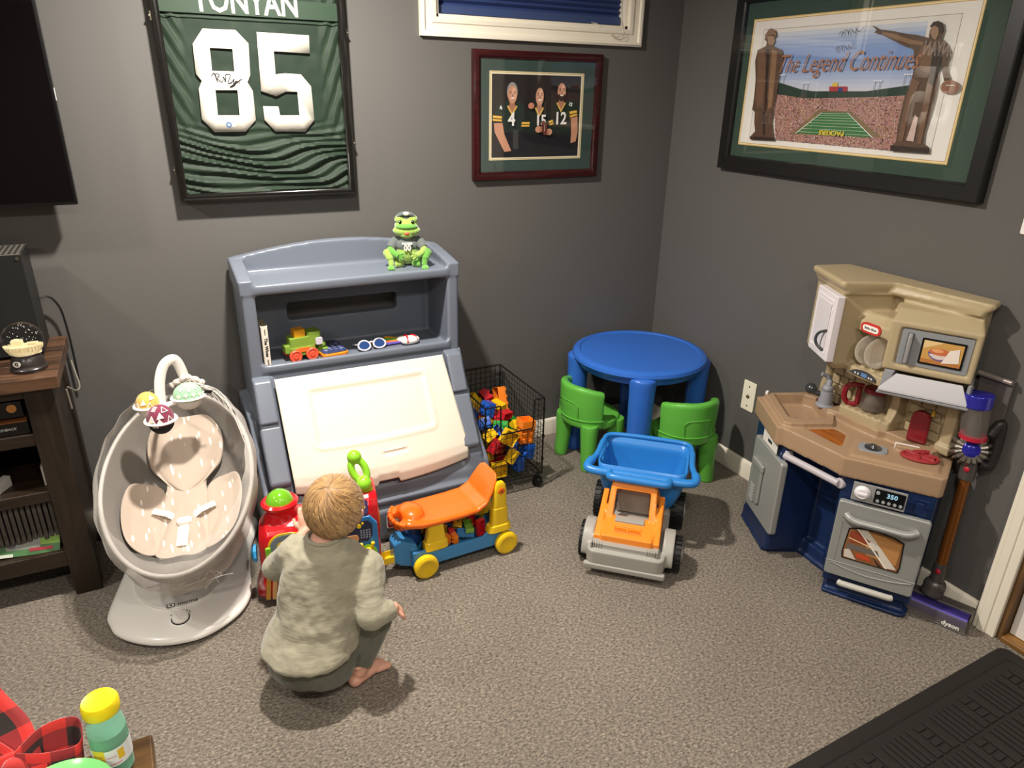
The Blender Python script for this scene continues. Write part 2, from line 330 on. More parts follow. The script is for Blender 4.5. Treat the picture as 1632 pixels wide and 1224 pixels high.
l_stat2=[(0.9981,1.8204),(1.0122,1.8165),(1.0337,1.8063),(1.0759,1.801),(1.1293,1.7894),(1.1654,1.7847),(1.209,1.774),(1.2071,1.7938),(1.212,1.813),(1.2268,1.8192),(1.2451,1.8109),(1.2536,1.7912),(1.2511,1.7692),(1.2743,1.7543),(1.2926,1.7287),(1.2873,1.701),(1.2946,1.6784),(1.3083,1.6585),(1.3041,1.65),(1.2904,1.6529),(1.2771,1.6786),(1.2691,1.7014),(1.2609,1.6902),(1.2715,1.6501),(1.2738,1.6038),(1.273,1.5685),(1.2688,1.5327),(1.2665,1.5024),(1.2709,1.4722),(1.2923,1.4615),(1.2967,1.4447),(1.1626,1.4427),(1.1624,1.4586),(1.1739,1.4721),(1.1697,1.5034),(1.1681,1.5531),(1.1701,1.6021),(1.1787,1.6384),(1.1821,1.6798),(1.1765,1.7151),(1.1655,1.7444),(1.1312,1.7545),(1.0827,1.7742),(1.041,1.7922),(1.0128,1.7985),(1.0183,1.8072)]
l_stand=[(0.623,1.6513),(0.7396,1.6268),(0.7977,1.6203),(1.021,1.6221),(1.178,1.6413),(1.1801,1.6053),(1.0272,1.5967),(0.7673,1.5888),(0.6307,1.6008)]
l_crowd=[(0.6291,1.6081),(0.7657,1.5957),(1.0256,1.603),(1.1785,1.6113),(1.1744,1.5286),(1.1737,1.4435),(0.6567,1.4451),(0.6281,1.5496)]
l_field0=[(0.8352,1.5571),(0.9753,1.5578),(1.1147,1.4813),(0.7254,1.4692)]
l_field=[(0.8549,1.5508),(0.9639,1.5528),(1.0803,1.4779),(0.7492,1.4742)]
l_score=[(0.8682,1.6362),(0.9439,1.6365),(0.9476,1.6209),(0.872,1.6202)]
l_ball=[(1.3143,1.6359),(1.3472,1.636),(1.3196,1.616)]
l_txt=[(0.6548,1.7006),(1.1527,1.698),(0.7463,1.682),(0.6511,1.7632)]
l_pk=[(0.8435,1.4807),(0.9896,1.4806)]
l_sig=[(0.849,1.8041),(0.937,1.8087),(0.8499,1.7559),(0.9136,1.7631)]
l_post=[(0.7642,1.6235),(0.745,1.6456),(0.778,1.6455),(1.061,1.6256),(1.0385,1.6474),(1.0745,1.6517),(0.6454,1.6513),(0.6235,1.6727),(0.6642,1.6668),(1.1665,1.6443),(1.1509,1.6773),(1.1793,1.6828)]
p_out=[(-1.0169,1.7463),(-0.4228,1.7531),(-0.4266,1.2608),(-1.0186,1.2561)]
p_in=[(-0.9843,1.7109),(-0.4606,1.7187),(-0.4514,1.2945),(-0.9838,1.2934)]
p_gold=[(-0.9443,1.6701),(-0.5024,1.6753),(-0.5052,1.3365),(-0.9447,1.3343)]
p_ph=[(-0.9358,1.662),(-0.518,1.6668),(-0.5176,1.3448),(-0.9351,1.344)]
p_h1=[(-0.8432,1.5894),(-0.8169,1.5898),(-0.8424,1.5531)]
p_h2=[(-0.7186,1.5839),(-0.6959,1.5842),(-0.7173,1.5484)]
p_h3=[(-0.6167,1.6039),(-0.5934,1.6043),(-0.6152,1.5741)]
p_j1=[(-0.886,1.5563),(-0.8558,1.5675),(-0.8295,1.5642),(-0.785,1.5537),(-0.7788,1.4945),(-0.7865,1.4495),(-0.8756,1.4425),(-0.8805,1.4797),(-0.9284,1.487),(-0.916,1.538)]
p_a1=[(-0.924,1.4797),(-0.8849,1.4797),(-0.8755,1.435),(-0.8525,1.3896),(-0.8432,1.3704),(-0.8744,1.3671),(-0.8971,1.4053),(-0.9194,1.4428)]
p_j2=[(-0.7752,1.5243),(-0.7213,1.5357),(-0.6567,1.5287),(-0.6357,1.4794),(-0.6571,1.4334),(-0.7725,1.4343),(-0.7962,1.4721)]
p_j3=[(-0.6625,1.5549),(-0.6122,1.5704),(-0.5652,1.5709),(-0.5347,1.5408),(-0.528,1.5102),(-0.5658,1.5009),(-0.5624,1.4405),(-0.648,1.441)]
p_a3=[(-0.5609,1.4986),(-0.5278,1.5063),(-0.5236,1.4402),(-0.5312,1.4048),(-0.557,1.3972),(-0.5556,1.4404)]
p_s1=[(-0.9286,1.5089),(-0.8879,1.5054),(-0.8894,1.4856),(-0.9302,1.4885)]
p_s2=[(-0.7965,1.4833),(-0.7586,1.4833),(-0.7617,1.466),(-0.7987,1.4661)]
p_s3=[(-0.5701,1.5253),(-0.5341,1.5309),(-0.5299,1.5102),(-0.5658,1.5009)]
p_s4=[(-0.6716,1.487),(-0.6504,1.4931),(-0.6449,1.4756),(-0.6634,1.4703)]
p_pants=[(-0.8756,1.4425),(-0.7865,1.4495),(-0.6571,1.4334),(-0.5624,1.4405),(-0.5225,1.3449),(-0.8785,1.3443)]
p_num=[(-0.8483,1.4944),(-0.7123,1.4908),(-0.6179,1.4985)]
p_ball=[(-0.6955,1.4604),(-0.6769,1.4604),(-0.6943,1.4298)]
p_hands=[(-0.723,1.4552),(-0.6716,1.445),(-0.7606,1.5466)]
p_wt=[(-1.2333,1.7852),(-0.2304,1.7901),(-1.1648,1.8494),(-0.3069,1.8532)]
# ================================================================ things on the walls
GLASS = M('frame_glass', 'ffffff', .0, trans=1, ior=1.45, spec=.5)
def thin_glass(name='thin_glass', refl=.06):
    m = bpy.data.materials.new(name); m.use_nodes = True; nt = m.node_tree; nt.nodes.clear()
    o = nt.nodes.new('ShaderNodeOutputMaterial'); t = nt.nodes.new('ShaderNodeBsdfTransparent'); g = nt.nodes.new('ShaderNodeBsdfGlossy'); g.inputs['Roughness'].default_value = .015
    mx = nt.nodes.new('ShaderNodeMixShader'); fr = nt.nodes.new('ShaderNodeFresnel'); fr.inputs['IOR'].default_value = 1.6
    ge = nt.nodes.new('ShaderNodeNewGeometry'); iv = nt.nodes.new('ShaderNodeMath'); iv.operation = 'SUBTRACT'; iv.inputs[0].default_value = 1; mu = nt.nodes.new('ShaderNodeMath'); mu.operation = 'MULTIPLY'; fr.inputs['IOR'].default_value = 1.7
    nt.links.new(ge.outputs['Backfacing'], iv.inputs[1]); nt.links.new(fr.outputs[0], mu.inputs[0]); nt.links.new(iv.outputs[0], mu.inputs[1])
    nt.links.new(mu.outputs[0], mx.inputs[0]); nt.links.new(t.outputs[0], mx.inputs[1]); nt.links.new(g.outputs[0], mx.inputs[2]); nt.links.new(mx.outputs[0], o.inputs[0])
    MATS[name] = m; return m
TG = thin_glass()
def pframe(b, x0, x1, z0, z1, prof):
    return cas(b, [(x0, z0), (x1, z0), (x1, z1), (x0, z1)], prof)
# television
BLK = M('tv_black', '0c0c0d', .25, spec=.6)
t = thing('television', 'large black flat television on the wall at the left edge', 'television', (-3.05, -.06, 1.25))
MB().box((-3.66, -.12, 1.243), (-2.43, -.085, 1.93)).build('bezel', BLK, t, bevel=.003)
MB().box((-3.65, -.1215, 1.255), (-2.438, -.1195, 1.92)).build('screen', M('tv_screen', '070405', .07, spec=.7, coat=.3), t, smooth=False)
MB().box((-3.4, -.085, 1.3), (-2.7, -.045, 1.85)).build('back_cover', M('tv_back', '101010', .5), t, bevel=.01)
MB().box((-3.2, -.045, 1.45), (-2.9, 0, 1.75)).build('wall_mount', M('mount_metal', '1a1a1a', .5, .5), t)
MB().box((-2.4298, -.112, 1.55), (-2.4285, -.104, 1.585)).build('sticker', M('sticker_white', 'd8d8d8', .5), t, smooth=False)
# framed jersey
JX0, JX1, JZ0, JZ1 = -2.128, -1.515, 1.226, 2.06
j = thing('framed_jersey', 'black framed green football jersey with white number 85', 'framed jersey', ((JX0+JX1)/2, 0, JZ0))
b = MB(); prof = [(0, 0), (0, .050), (-.006, .052), (-.010, .046), (-.016, .046), (-.020, .038), (-.024, .036), (-.024, 0)]
pframe(b, JX0, JX1, JZ0, JZ1, prof).build('frame', M('frame_black', '131110', .22, coat=.5), j)
MB().box((JX0+.02, -.006, JZ0+.02), (JX1-.02, -.001, JZ1-.02)).build('backing', M('backing', '20261f', .8), j, smooth=False)
def jersey_mat():
    m = M('jersey_mesh', '2c4a33', .6, spec=.35, sheen=.05); nt, b, tc = nodes(m)
    mp = nt.nodes.new('ShaderNodeMapping'); mp.inputs['Rotation'].default_value = (0, math.radians(45), 0)
    v = nt.nodes.new('ShaderNodeTexVoronoi'); v.inputs['Scale'].default_value = 260; v.inputs['Randomness'].default_value = 0
    r = nt.nodes.new('ShaderNodeValToRGB'); r.color_ramp.elements[0].position = .22; r.color_ramp.elements[0].color = (*srgb('46583f'), 1); r.color_ramp.elements[1].position = .34; r.color_ramp.elements[1].color = (*srgb('1b2c20'), 1)
    L = nt.links.new; L(tc.outputs['Object'], mp.inputs[0]); L(mp.outputs[0], v.inputs['Vector']); L(v.outputs['Distance'], r.inputs[0]); L(r.outputs[0], b.inputs['Base Color'])
    return m
def jdepth(x, z):
    u = (x-JX0)/(JX1-JX0); k = 0
    low = max(0, min(1, (1.50-z)/.12)); up = 1-low
    sag = z+.05*math.sin(math.pi*u)+.012*math.sin(9*u+30*z)
    k += low*(.0062*math.sin(sag*235+2.5*noise.noise(V3(x*5,z*9,3)))+.0035*math.sin(sag*120+2.5*u*3))
    e = max(0, 1-min(u, 1-u)/.16)
    k += up*e*.0075*math.sin(150*(x+ (1 if u < .5 else -1)*.45*z)+8*z)
    k += .0015*noise.noise(V3(x*22, z*22, 1))
    return k
b = MB(); nx, nz = 110, 150; vs = []; fs = []
for k in range(nz+1):
    for i in range(nx+1):
        x = JX0+.022+(JX1-JX0-.044)*i/nx; z = JZ0+.022+(JZ1-JZ0-.044)*k/nz
        vs.append((x, -.017-jdepth(x, z), z))
for k in range(nz):
    for i in range(nx): a = k*(nx+1)+i; fs.append((a, a+1, a+nx+2, a+nx+1))
b.add(vs, fs); b.build('jersey', jersey_mat(), j, sub=0, smooth=True)
XJ = frame((0, -.0275, 0), (1, 0, 0), (0, 0, 1))   # (x, z) plane facing the room
def holed(b, outer, holes, z, X, t=.0006):
    bm = bmesh.new(); loops = []
    for lp in [outer]+holes:
        vv = [bm.verts.new((p[0], p[1], 0)) for p in lp]; es = [bm.edges.new((vv[i], vv[(i+1) % len(vv)])) for i in range(len(vv))]; loops += es
    bmesh.ops.triangle_fill(bm, use_beauty=True, use_dissolve=False, edges=loops)
    bm.verts.index_update(); b.add([(v.co.x, v.co.y, z) for v in bm.verts], [tuple(v.index for v in f.verts) for f in bm.faces], X); bm.free()
JW = M('jersey_white', 'd2cec2', .6, bump=.2, bs=60, bw=.003)
b = MB(); holed(b, d8, [d8a, d8b], 0, XJ); holed(b, d5, [], 0, XJ); b.build('number', JW, j, solid=.0016)
b = MB(); b.text('TONYAN', .098, frame((-1.8355, -.0275, 1.852), (1, 0, 0), (0, 0, 1)), .0006, .0022, .80)
b.build('lettering', JW, j)
b = MB(); b.box((JX0+.024, -.0262, 1.804), (JX1-.024, -.0245, 1.8065)); b.box((JX0+.024, -.0255, 1.815), (JX1-.024, -.0225, 1.87)); b.build('yoke', M('jersey_solid', '243c2a', .55, sheen=.05), j)
pts = [(-1.975, 1.628), (-1.966, 1.638), (-1.958, 1.610), (-1.962, 1.636), (-1.950, 1.633), (-1.957, 1.622), (-1.944, 1.611), (-1.938, 1.628), (-1.933, 1.612), (-1.930, 1.634), (-1.915, 1.633), (-1.926, 1.608), (-1.912, 1.612), (-1.905, 1.622), (-1.908, 1.606), (-1.899, 1.616), (-1.905, 1.602), (-1.921, 1.596), (-1.88, 1.622)]
b = MB(); b.tube(catmull([(x, -.0296, z) for x, z in pts], 5), .0014, 5); b.text('85', .012, frame((-1.893, -.0294, 1.611), (1, 0, 0), (0, 0, 1)), .0003)
b.build('signature', M('ink', '1a1a1c', .5), j)
b = MB(XJ); c0 = jn[2]; b.mat(M('seal_blue', '3c5f93', .4)); b.prism([(c0[0]+.009*math.cos(a/10*math.pi), c0[1]+.009*math.sin(a/10*math.pi)) for a in range(20)], .0005, .0018)
b.mat(M('seal_white', 'dfe3ea', .4)); b.prism([(c0[0]+.0045*math.cos(a/5*math.pi), c0[1]+.0045*math.sin(a/5*math.pi)) for a in range(10)], .0018, .0022); b.prism(rrect(.008, .012, .001), .001, .0018, Matrix.Translation((c0[0]+.016, c0[1], 0)))
b.build('seal', None, j)
MB().box((JX0+.023, -.046, JZ0+.023), (JX1-.023, -.044, JZ1-.023)).build('glazing', TG, j, smooth=False)
for x, z in ((JX0-.001, 1.33), (JX1+.001, 1.41), (JX1+.001, 1.78), (JX0-.001, 1.8)):
    b = MB(); sx = -1 if x < -1.8 else 1
    b.box((min(x, x+sx*.006), -.034, z-.014), (max(x, x+sx*.006), -.018, z+.014)); b.rod((x+sx*.006, -.04, z), (x+sx*.006, -.014, z), .0035, n=8)
    b.build('latch', MATS['nickel'], j, bevel=.001)
# small picture of the three players
p = thing('framed_picture', 'small dark red framed photo of three men in football jerseys', 'framed picture', (-.715, 0, 1.256))
b = MB(); prof = [(0, 0), (0, .024), (-.004, .026), (-.022, .026), (-.026, .022), (-.030, .020), (-.032, .013), (-.032, 0)]
pframe(b, -1.0165, -.4185, 1.2575, 1.750, prof).build('frame', wood('mahogany', '2b0b0e', '3a1112', 6, 'X', .25), p)
XPp = frame((0, -.0135, 0), (1, 0, 0), (0, 0, 1))
def picture(root, name, X, layers, step=.00025):
    b = MB(X)
    for k, (m, poly) in enumerate(layers): b.mat(m); b.flat(poly, (k+1)*step)
    b.keepn = True; return b.build(name, None, root, smooth=False)
def ell2(c, rx, rz, n=18, a=0): return [(c[0]+rx*math.cos(t)*math.cos(a)-rz*math.sin(t)*math.sin(a), c[1]+rx*math.cos(t)*math.sin(a)+rz*math.sin(t)*math.cos(a)) for t in [2*math.pi*i/n for i in range(n)]]
def pm(c): return M('print_'+c, c, .5)
def arc2(c, rx, rz, a0, a1, n=10): return [(c[0]+rx*math.cos(math.radians(a0+(a1-a0)*i/n)), c[1]+rz*math.sin(math.radians(a0+(a1-a0)*i/n))) for i in range(n+1)]
def rc(x0, z0, x1, z1): return [(x0, z0), (x1, z0), (x1, z1), (x0, z1)]
MB().box((-.99, -.0135, 1.285), (-.446, -.008, 1.722)).build('mat_board', M('mat_green', '2f433e', .8), p, smooth=False)
H1, H2, H3 = p_h1[0], p_h2[0], p_h3[0]
SK, SKD = pm('c58f72'), pm('a8745a')
LY = [(pm('e2d2a4'), rc(-.9445, 1.3345, -.5035, 1.6745)), (pm('8a6a3c'), rc(-.9400, 1.3385, -.509, 1.6705)), (pm('efe4c4'), rc(-.9385, 1.340, -.511, 1.669)), (pm('211b1b'), rc(-.934, 1.3445, -.518, 1.664)),
      (pm('14151b'), p_pants), (SK, p_a1), (SK, p_a3), (pm('18241e'), p_j3), (pm('1c2a24'), p_j1), (pm('16211c'), p_j2),
      (pm('e8b64a'), p_s1), (pm('e8b64a'), p_s2), (pm('e8b64a'), p_s3), (pm('e8b64a'), p_s4)]
for s_ in (p_s1, p_s2, p_s3, p_s4):
    a_, b_, c_, d_ = s_; q_ = [tuple(a_[i]+(d_[i]-a_[i])*.45 for i in (0, 1)), tuple(b_[i]+(c_[i]-b_[i])*.45 for i in (0, 1)), tuple(b_[i]+(c_[i]-b_[i])*.6 for i in (0, 1)), tuple(a_[i]+(d_[i]-a_[i])*.6 for i in (0, 1))]
    LY.append((pm('22301f'), q_))
for (H, rx, hair, hc, beard) in ((H1, .022, 1, '8d8a86', None), (H2, .020, 0, 'b98c72', None), (H3, .021, 1, '1d1512', '2a1c16')):
    zc = H[1]
    LY.append((SKD, rc(H[0]-rx*.55, zc-.062, H[0]+rx*.55, zc-.02)))
    LY.append((pm('d8b056'), [(H[0]-rx*1.1, zc-.046), (H[0], zc-.082), (H[0]+rx*1.1, zc-.046), (H[0]+rx*.8, zc-.042), (H[0], zc-.070), (H[0]-rx*.8, zc-.042)]))
    LY.append((SKD, [(H[0]-rx*.8, zc-.043), (H[0], zc-.070), (H[0]+rx*.8, zc-.043)]))
    if hair: LY.append((pm(hc), ell2((H[0]-.001, zc+.009), rx*1.12, .036)))
    LY.append((SK, ell2((H[0], zc-.002), rx*.95, .034)))
    LY.append((pm('d9a88c'), ell2((H[0]+rx*.3, zc+.002), rx*.5, .024)))
    if beard: LY.append((pm(beard), arc2((H[0], zc-.012), rx*.95, .026, 180, 360))); LY.append((SKD, ell2((H[0], zc-.015), .007, .004, 8)))
    for sx in (-1, 1): LY.append((pm('2b1c18'), ell2((H[0]+sx*rx*.42, zc+.004), .0035, .0018, 8))); LY.append((pm('6b4a3a'), rc(H[0]+sx*rx*.42-.005, zc+.009, H[0]+sx*rx*.42+.005, zc+.011)))
    LY.append((pm('9c6a52'), [(H[0]-.002, zc+.002), (H[0]+.002, zc+.002), (H[0]+.004, zc-.008), (H[0]-.003, zc-.008)]))
    LY.append((pm('e9ddd2'), arc2((H[0], zc-.013), .009, .006, 180, 360, 6)))
LY += [(SK, ell2(p_hands[0], .016, .013)), (SK, ell2(p_hands[1], .014, .013)), (pm('b87a62'), ell2(p_hands[2], .014, .012)), (pm('5e2a20'), ell2(p_ball[0], .014, .030, 18, .25)), (pm('ddd5cc'), rc(p_ball[0][0]-.001, p_ball[0][1]-.012, p_ball[0][0]+.001, p_ball[0][1]+.012))]
for k in range(4): LY.append((SKD, ell2((p_hands[0][0]+.010, p_hands[0][1]-.008+.005*k), .007, .0022, 8))); LY.append((SKD, ell2((p_hands[1][0]-.007, p_hands[1][1]-.009+.005*k), .006, .0022, 8)))
picture(p, 'photo', XPp, LY)
b = MB()
for tx, c_, s_ in (('4', p_num[0], .072), ('15', p_num[1], .058), ('12', p_num[2], .068)):
    b.text(tx, s_, frame((c_[0], -.0255, c_[1]-.002), (1, 0, 0), (0, 0, 1)), .0002, .0016, .9)
b.text('4', .02, frame((p_h1[0][0]-.055, -.0255, p_h1[0][1]-.052), (1, 0, .3), (-.3, 0, 1)), .0002, .001)
b.text('12', .018, frame((p_h3[0][0]+.045, -.0255, p_h3[0][1]-.05), (1, 0, -.3), (.3, 0, 1)), .0002, .001)
b.build('jersey_numbers', pm('e6e4df'), p)
b = MB()
for x0, z0 in ((-.91, 1.375), (-.925, 1.312)): b.tube(catmull([(x0-.01, -.0262, z0), (x0, -.0262, z0+.016), (x0+.008, -.0262, z0-.006), (x0-.004, -.0262, z0-.012), (x0+.012, -.0262, z0+.01)], 5), .0008, 5)
b.build('signature', MATS['ink'], p)
MB().box((-.988, -.0285, 1.287), (-.447, -.0275, 1.72)).build('glazing', TG, p, smooth=False)
# the large picture on the right wall
q = thing('framed_print', 'large black framed stadium print between two bronze statue figures', 'framed picture', (0, -.93, 1.316))
XL = frame((-.015, 0, 0), (0, -1, 0), (0, 0, 1))   # a = -y
T_ = frame((0, 0, 0), (0, -1, 0), (1, 0, 0))        # casing helper: x->-y, y->x
b = MB(T_); prof = [(0, 0), (0, .030), (-.004, .034), (-.046, .034), (-.050, .030), (-.054, .018), (-.054, 0)]
b2 = MB(Matrix(((0, 1, 0, 0), (-1, 0, 0, 0), (0, 0, 1, 0), (0, 0, 0, 1))))
cas(b2, [(.362, 1.316), (1.487, 1.316), (1.487, 1.985), (.362, 1.985)], prof).build('frame', M('frame_black2', '181716', .35, coat=.2), q)
MB(XL).box((.40, 1.355, -.006), (1.45, 1.945, 0)).build('mat_board', M('mat_green2', '34483c', .8), q, smooth=False)
def lerp2(a, b, t): return (a[0]+(b[0]-a[0])*t, a[1]+(b[1]-a[1])*t)
GT = 1.875
LY = [(pm('d9b46a'), rc(.4530, 1.4150, 1.3560, GT)), (pm('f2e3b8'), rc(.4565, 1.4185, 1.3525, GT-.0035)), (pm('c9a058'), rc(.4600, 1.4220, 1.349, GT-.007)), (pm('eae6de'), rc(.4625, 1.4245, 1.3465, GT-.0095)),
      (pm('8f7d6c'), rc(.512, 1.4435, 1.2955, 1.8355)), (pm('e4e0d8'), rc(.5135, 1.445, 1.294, 1.834))]
zt, zb = 1.822, 1.605; xa, xb_ = .557, 1.19
cols = ['c9cfd9', '9fb2d3', '7f9acb', '7d98ca', '8ea5cf', 'a3b3d3', 'bfc6d8', 'd2cfd6']
nb = 16
def mixc(t):
    t *= len(cols)-1; i = min(int(t), len(cols)-2); f = t-i
    A = [int(cols[i][k:k+2], 16) for k in (0, 2, 4)]; B = [int(cols[i+1][k:k+2], 16) for k in (0, 2, 4)]
    return '%02x%02x%02x' % tuple(int(a+(b-a)*f) for a, b in zip(A, B))
for k in range(nb):
    z1 = zt-(zt-zb)*k/nb; z0 = zt-(zt-zb)*(k+1)/nb; LY.append((pm(mixc(k/(nb-1))), rc(xa, z0, xb_, z1)))
LY += [(pm('263b30'), l_stand), (pm('a97f76'), l_crowd), (pm('7d6a4a'), l_field0), (pm('34713c'), l_field)]
A, B_, C_, D_ = l_field
for t in (.08, .2, .32, .44, .56, .68, .8, .92):
    a = lerp2(A, D_, t**1.3); c = lerp2(B_, C_, t**1.3); LY.append((pm('c8d6c4'), [a, c, (c[0], c[1]-.0012), (a[0], a[1]-.0012)]))
for e0, e1 in ((A, D_), (B_, C_)): LY.append((pm('e8ece4'), [e0, (e0[0]+.003, e0[1]), (e1[0]+.005, e1[1]), e1]))
LY += [(pm('a8303a'), l_score), (pm('d8b640'), rc(l_score[0][0]+.012, l_score[0][1], l_score[0][0]+.035, l_score[0][1]+.012)),
       (pm('2a3f7a'), rc(l_score[0][0]+.04, l_score[0][1]-.016, l_score[0][0]+.06, l_score[0][1]-.004))]
rnd = random.Random(3)
def inside(pt, poly):
    c = False
    for i in range(len(poly)):
        (x1, y1), (x2, y2) = poly[i], poly[i-1]
        if (y1 > pt[1]) != (y2 > pt[1]) and pt[0] < (x2-x1)*(pt[1]-y1)/(y2-y1)+x1: c = not c
    return c
CR = MB(XL)
for k in range(2600):
    x = rnd.uniform(.53, 1.2); z = rnd.uniform(1.43, 1.62)
    if inside((x, z), l_crowd) and not inside((x, z), l_field0):
        CR.mat(pm(rnd.choice(['c9a096', '8a5c54', 'd8bfb4', '6e4c48', 'e6d6cc', 'a2484a', '5c5a62', 'c8b04e']))); s_ = .0016; CR.flat(rc(x-s_, z-s_*.8, x+s_, z+s_*.8), .012-.0025)
BR, BRL, BRD = pm('5a4334'), pm('8a6a4e'), pm('33251e')
LY2 = [(BR, l_stat1), (BR, l_stat2)]
BRM = pm('72543f')
LY2 += [(BRM, s1_coatL), (BRL, s1_coatR), (BRD, s1_fold), (BRD, s1_legs), (pm('9a7a62'), s1_face), (BRL, s1_hat), (BRD, s1_base), (BRM, s2_torso), (BRL, s2_armhi), (BRD, s2_shade), (BRM, s2_legL), (BRM, s2_legR), (pm('c9b0a6'), s2_gap), (pm('9a7a62'), s2_face), (BRD, s2_hair), (BRD, s2_base), (pm('8a5e48'), ell2(l_ball[0], .030, .019, 18, -.1)), (pm('e0dcd4'), rc(l_ball[0][0]-.014, l_ball[0][1]+.004, l_ball[0][0]+.014, l_ball[0][1]+.006))]
b = MB(XL)
for k, (m, poly) in enumerate(LY): b.mat(m); b.flat(poly, .0002*(k+1))
for m, poly in [(m, p_) for m, p_ in LY2]: pass
zz = .0002*(len(LY)+1)
b.v += [v+V3(.012-.0025-zz-.0004, 0, 0)*1 for v in CR.v]; k0 = len(b.v)-len(CR.v)
b.f += [tuple(i+k0 for i in f) for f in CR.f]
for mi in CR.m: b.mat(CR.mats[mi]); b.m.append(b.mi)
for k, (m, poly) in enumerate(LY2): b.mat(m); b.flat(poly, zz+.0012+.0002*k)
PO = pm('6f7a8a')
for (bx_, bz_, sz_) in ((l_post[0][0], l_post[0][1], .03), (l_post[3][0], l_post[3][1], .035), (l_post[6][0], l_post[6][1], .03), (l_post[9][0], l_post[9][1], .035)):
    b.mat(PO)
    for dx in (-.010, .010): b.flat(rc(bx_+dx-.0009, bz_-.01, bx_+dx+.0009, bz_+sz_*.8), zz+.001)
    b.mat(pm('dfe4ec'))
    for dx in (-.012, -.004, .004, .012): b.flat(rc(bx_+dx-.003, bz_+sz_*.72, bx_+dx+.003, bz_+sz_*.86), zz+.0011)
b.keepn = True; b.build('print', None, q, smooth=False)
zt_ = zz+.0045
b = MB(XL); b.mat(pm('a8714f'))
b.text('The Legend Continues', .090, Matrix.Translation((.905, 1.712, zt_)) @ Matrix.Rotation(.01, 4, 'Z'), .0002, -.0004, .70, shear=.45)
b.mat(pm('d9c23c')); b.text('PACKERS', .021, Matrix.Translation(((l_pk[0][0]+l_pk[1][0])/2, (l_pk[0][1]+l_pk[1][1])/2+.004, zt_)) @ Matrix.Rotation(math.pi, 4, 'Z'), .0001, .0008, 1.25)
b.build('lettering', None, q)
b = MB(XL)
for (x0, z0, w_) in ((.875, 1.800, .09), (.87, 1.752, .07)):
    pts = [(x0+w_*t+.006*math.sin(t*21), z0+.011*math.sin(t*26)*(1-.4*t)+.012*t, zt_+.0003) for t in [i/26 for i in range(27)]]
    b.tube(pts, .0008, 5)
b.build('signature', MATS['ink'], q)
MB(XL).box((.41, 1.365, .0130), (1.44, 1.94, .0140)).build('glazing', TG, q, smooth=False)
# ================================================================ toy chest with bookcase
GREY = M('chest_grey', '6b727e', .33, spec=.5, bump=.12, bs=120, bw=.001)
CRM = M('chest_cream', 'dcd5c4', .38, bump=.06, bs=90, bw=.001)
ch = thing('toy_chest', 'grey plastic toy chest with a cream lid and a bookcase top', 'toy chest', (-1.6, -.29, 0))
b = MB(); zf = .662
b.box((-2.0, -.300, .60), (-1.205, -.03, zf))                      # shelf floor
b.box((-2.0, -.300, .938), (-1.205, -.03, .967))                    # top shelf
for x0, x1 in ((-2.0, -1.955), (-1.250, -1.205)): b.box((x0, -.300, .60), (x1, -.03, .967))
b.box((-2.0, -.075, .60), (-1.205, -.03, .770)); b.box((-2.0, -.075, .838), (-1.205, -.03, .967)); b.box((-2.0, -.075, .7), (-1.82, -.03, .9)); b.box((-1.385, -.075, .7), (-1.205, -.03, .9))
arch = [(-2.003, .94)]+[(-2.003+.801*t, 1.022+.045*math.sin(math.pi*t)) for t in [i/20 for i in range(21)]]+[(-1.202, .94)]
b.prism(arch, .03, .070, Matrix(((1, 0, 0, 0), (0, 0, -1, 0), (0, 1, 0, 0), (0, 0, 0, 1))))
for x0, x1 in ((-2.006, -1.957), (-1.248, -1.199)):
    b.prism([(-.03, .94), (-.03, 1.022), (-.10, 1.020), (-.25, 1.000), (-.302, .990), (-.302, .94)], x0, x1, Matrix(((0, 0, 1, 0), (1, 0, 0, 0), (0, 1, 0, 0), (0, 0, 0, 1))))
b.box((-1.957, -.306, .655), (-1.248, -.285, .682)); b.box((-1.957, -.306, .945), (-1.248, -.285, .974))
b.build('bookcase', GREY, ch, remesh=.006, sm=3)
YZ = lambda: Matrix(((0, 0, 1, 0), (1, 0, 0, 0), (0, 1, 0, 0), (0, 0, 0, 1)))
b = MB(); b.prism([(-.03, 0), (-.03, .645), (-.29, .645), (-.315, .60), (-.445, .36), (-.49, .27), (-.53, .22), (-.545, .15), (-.553, .02), (-.545, 0)], -1.95, -1.25, YZ())
for x0, x1, xx0, xx1 in ((-2.03, -1.93, -2.0, -1.93), (-1.27, -1.17, -1.27, -1.2)):
    b.prism([(-.03, 0), (-.03, .645), (-.30, .645), (-.33, .60), (-.46, .37), (-.515, .275), (-.53, .2), (-.545, .15), (-.553, .02), (-.545, 0)], xx0, xx1, YZ())
    b.prism([(-.03, 0), (-.03, .50), (-.30, .48), (-.45, .30), (-.515, .24), (-.545, .15), (-.553, .02), (-.545, 0)], x0, x1, YZ())
b.box((-1.93, -.562, .02), (-1.27, -.5, .142)); b.box((-1.93, -.556, .165), (-1.27, -.5, .182))
b.build('base', GREY, ch, remesh=.007, sm=3)
PX = [(-.300, .648), (-.345, .640), (-.412, .505), (-.36, .48), (-.27, .58)]
PL = [(-.38, .47), (-.418, .497), (-.470, .400), (-.520, .322), (-.515, .30), (-.48, .30)]
for x0, x1 in ((-2.003, -1.938), (-1.278, -1.214)):
    MB().prism(PX, x0, x1, YZ()).build('hinge_cover', GREY, ch, bevel=.009, seg=3)
    MB().prism(PL, x0-.004, x1+.004, YZ()).build('side_rail', GREY, ch, bevel=.009, seg=3)
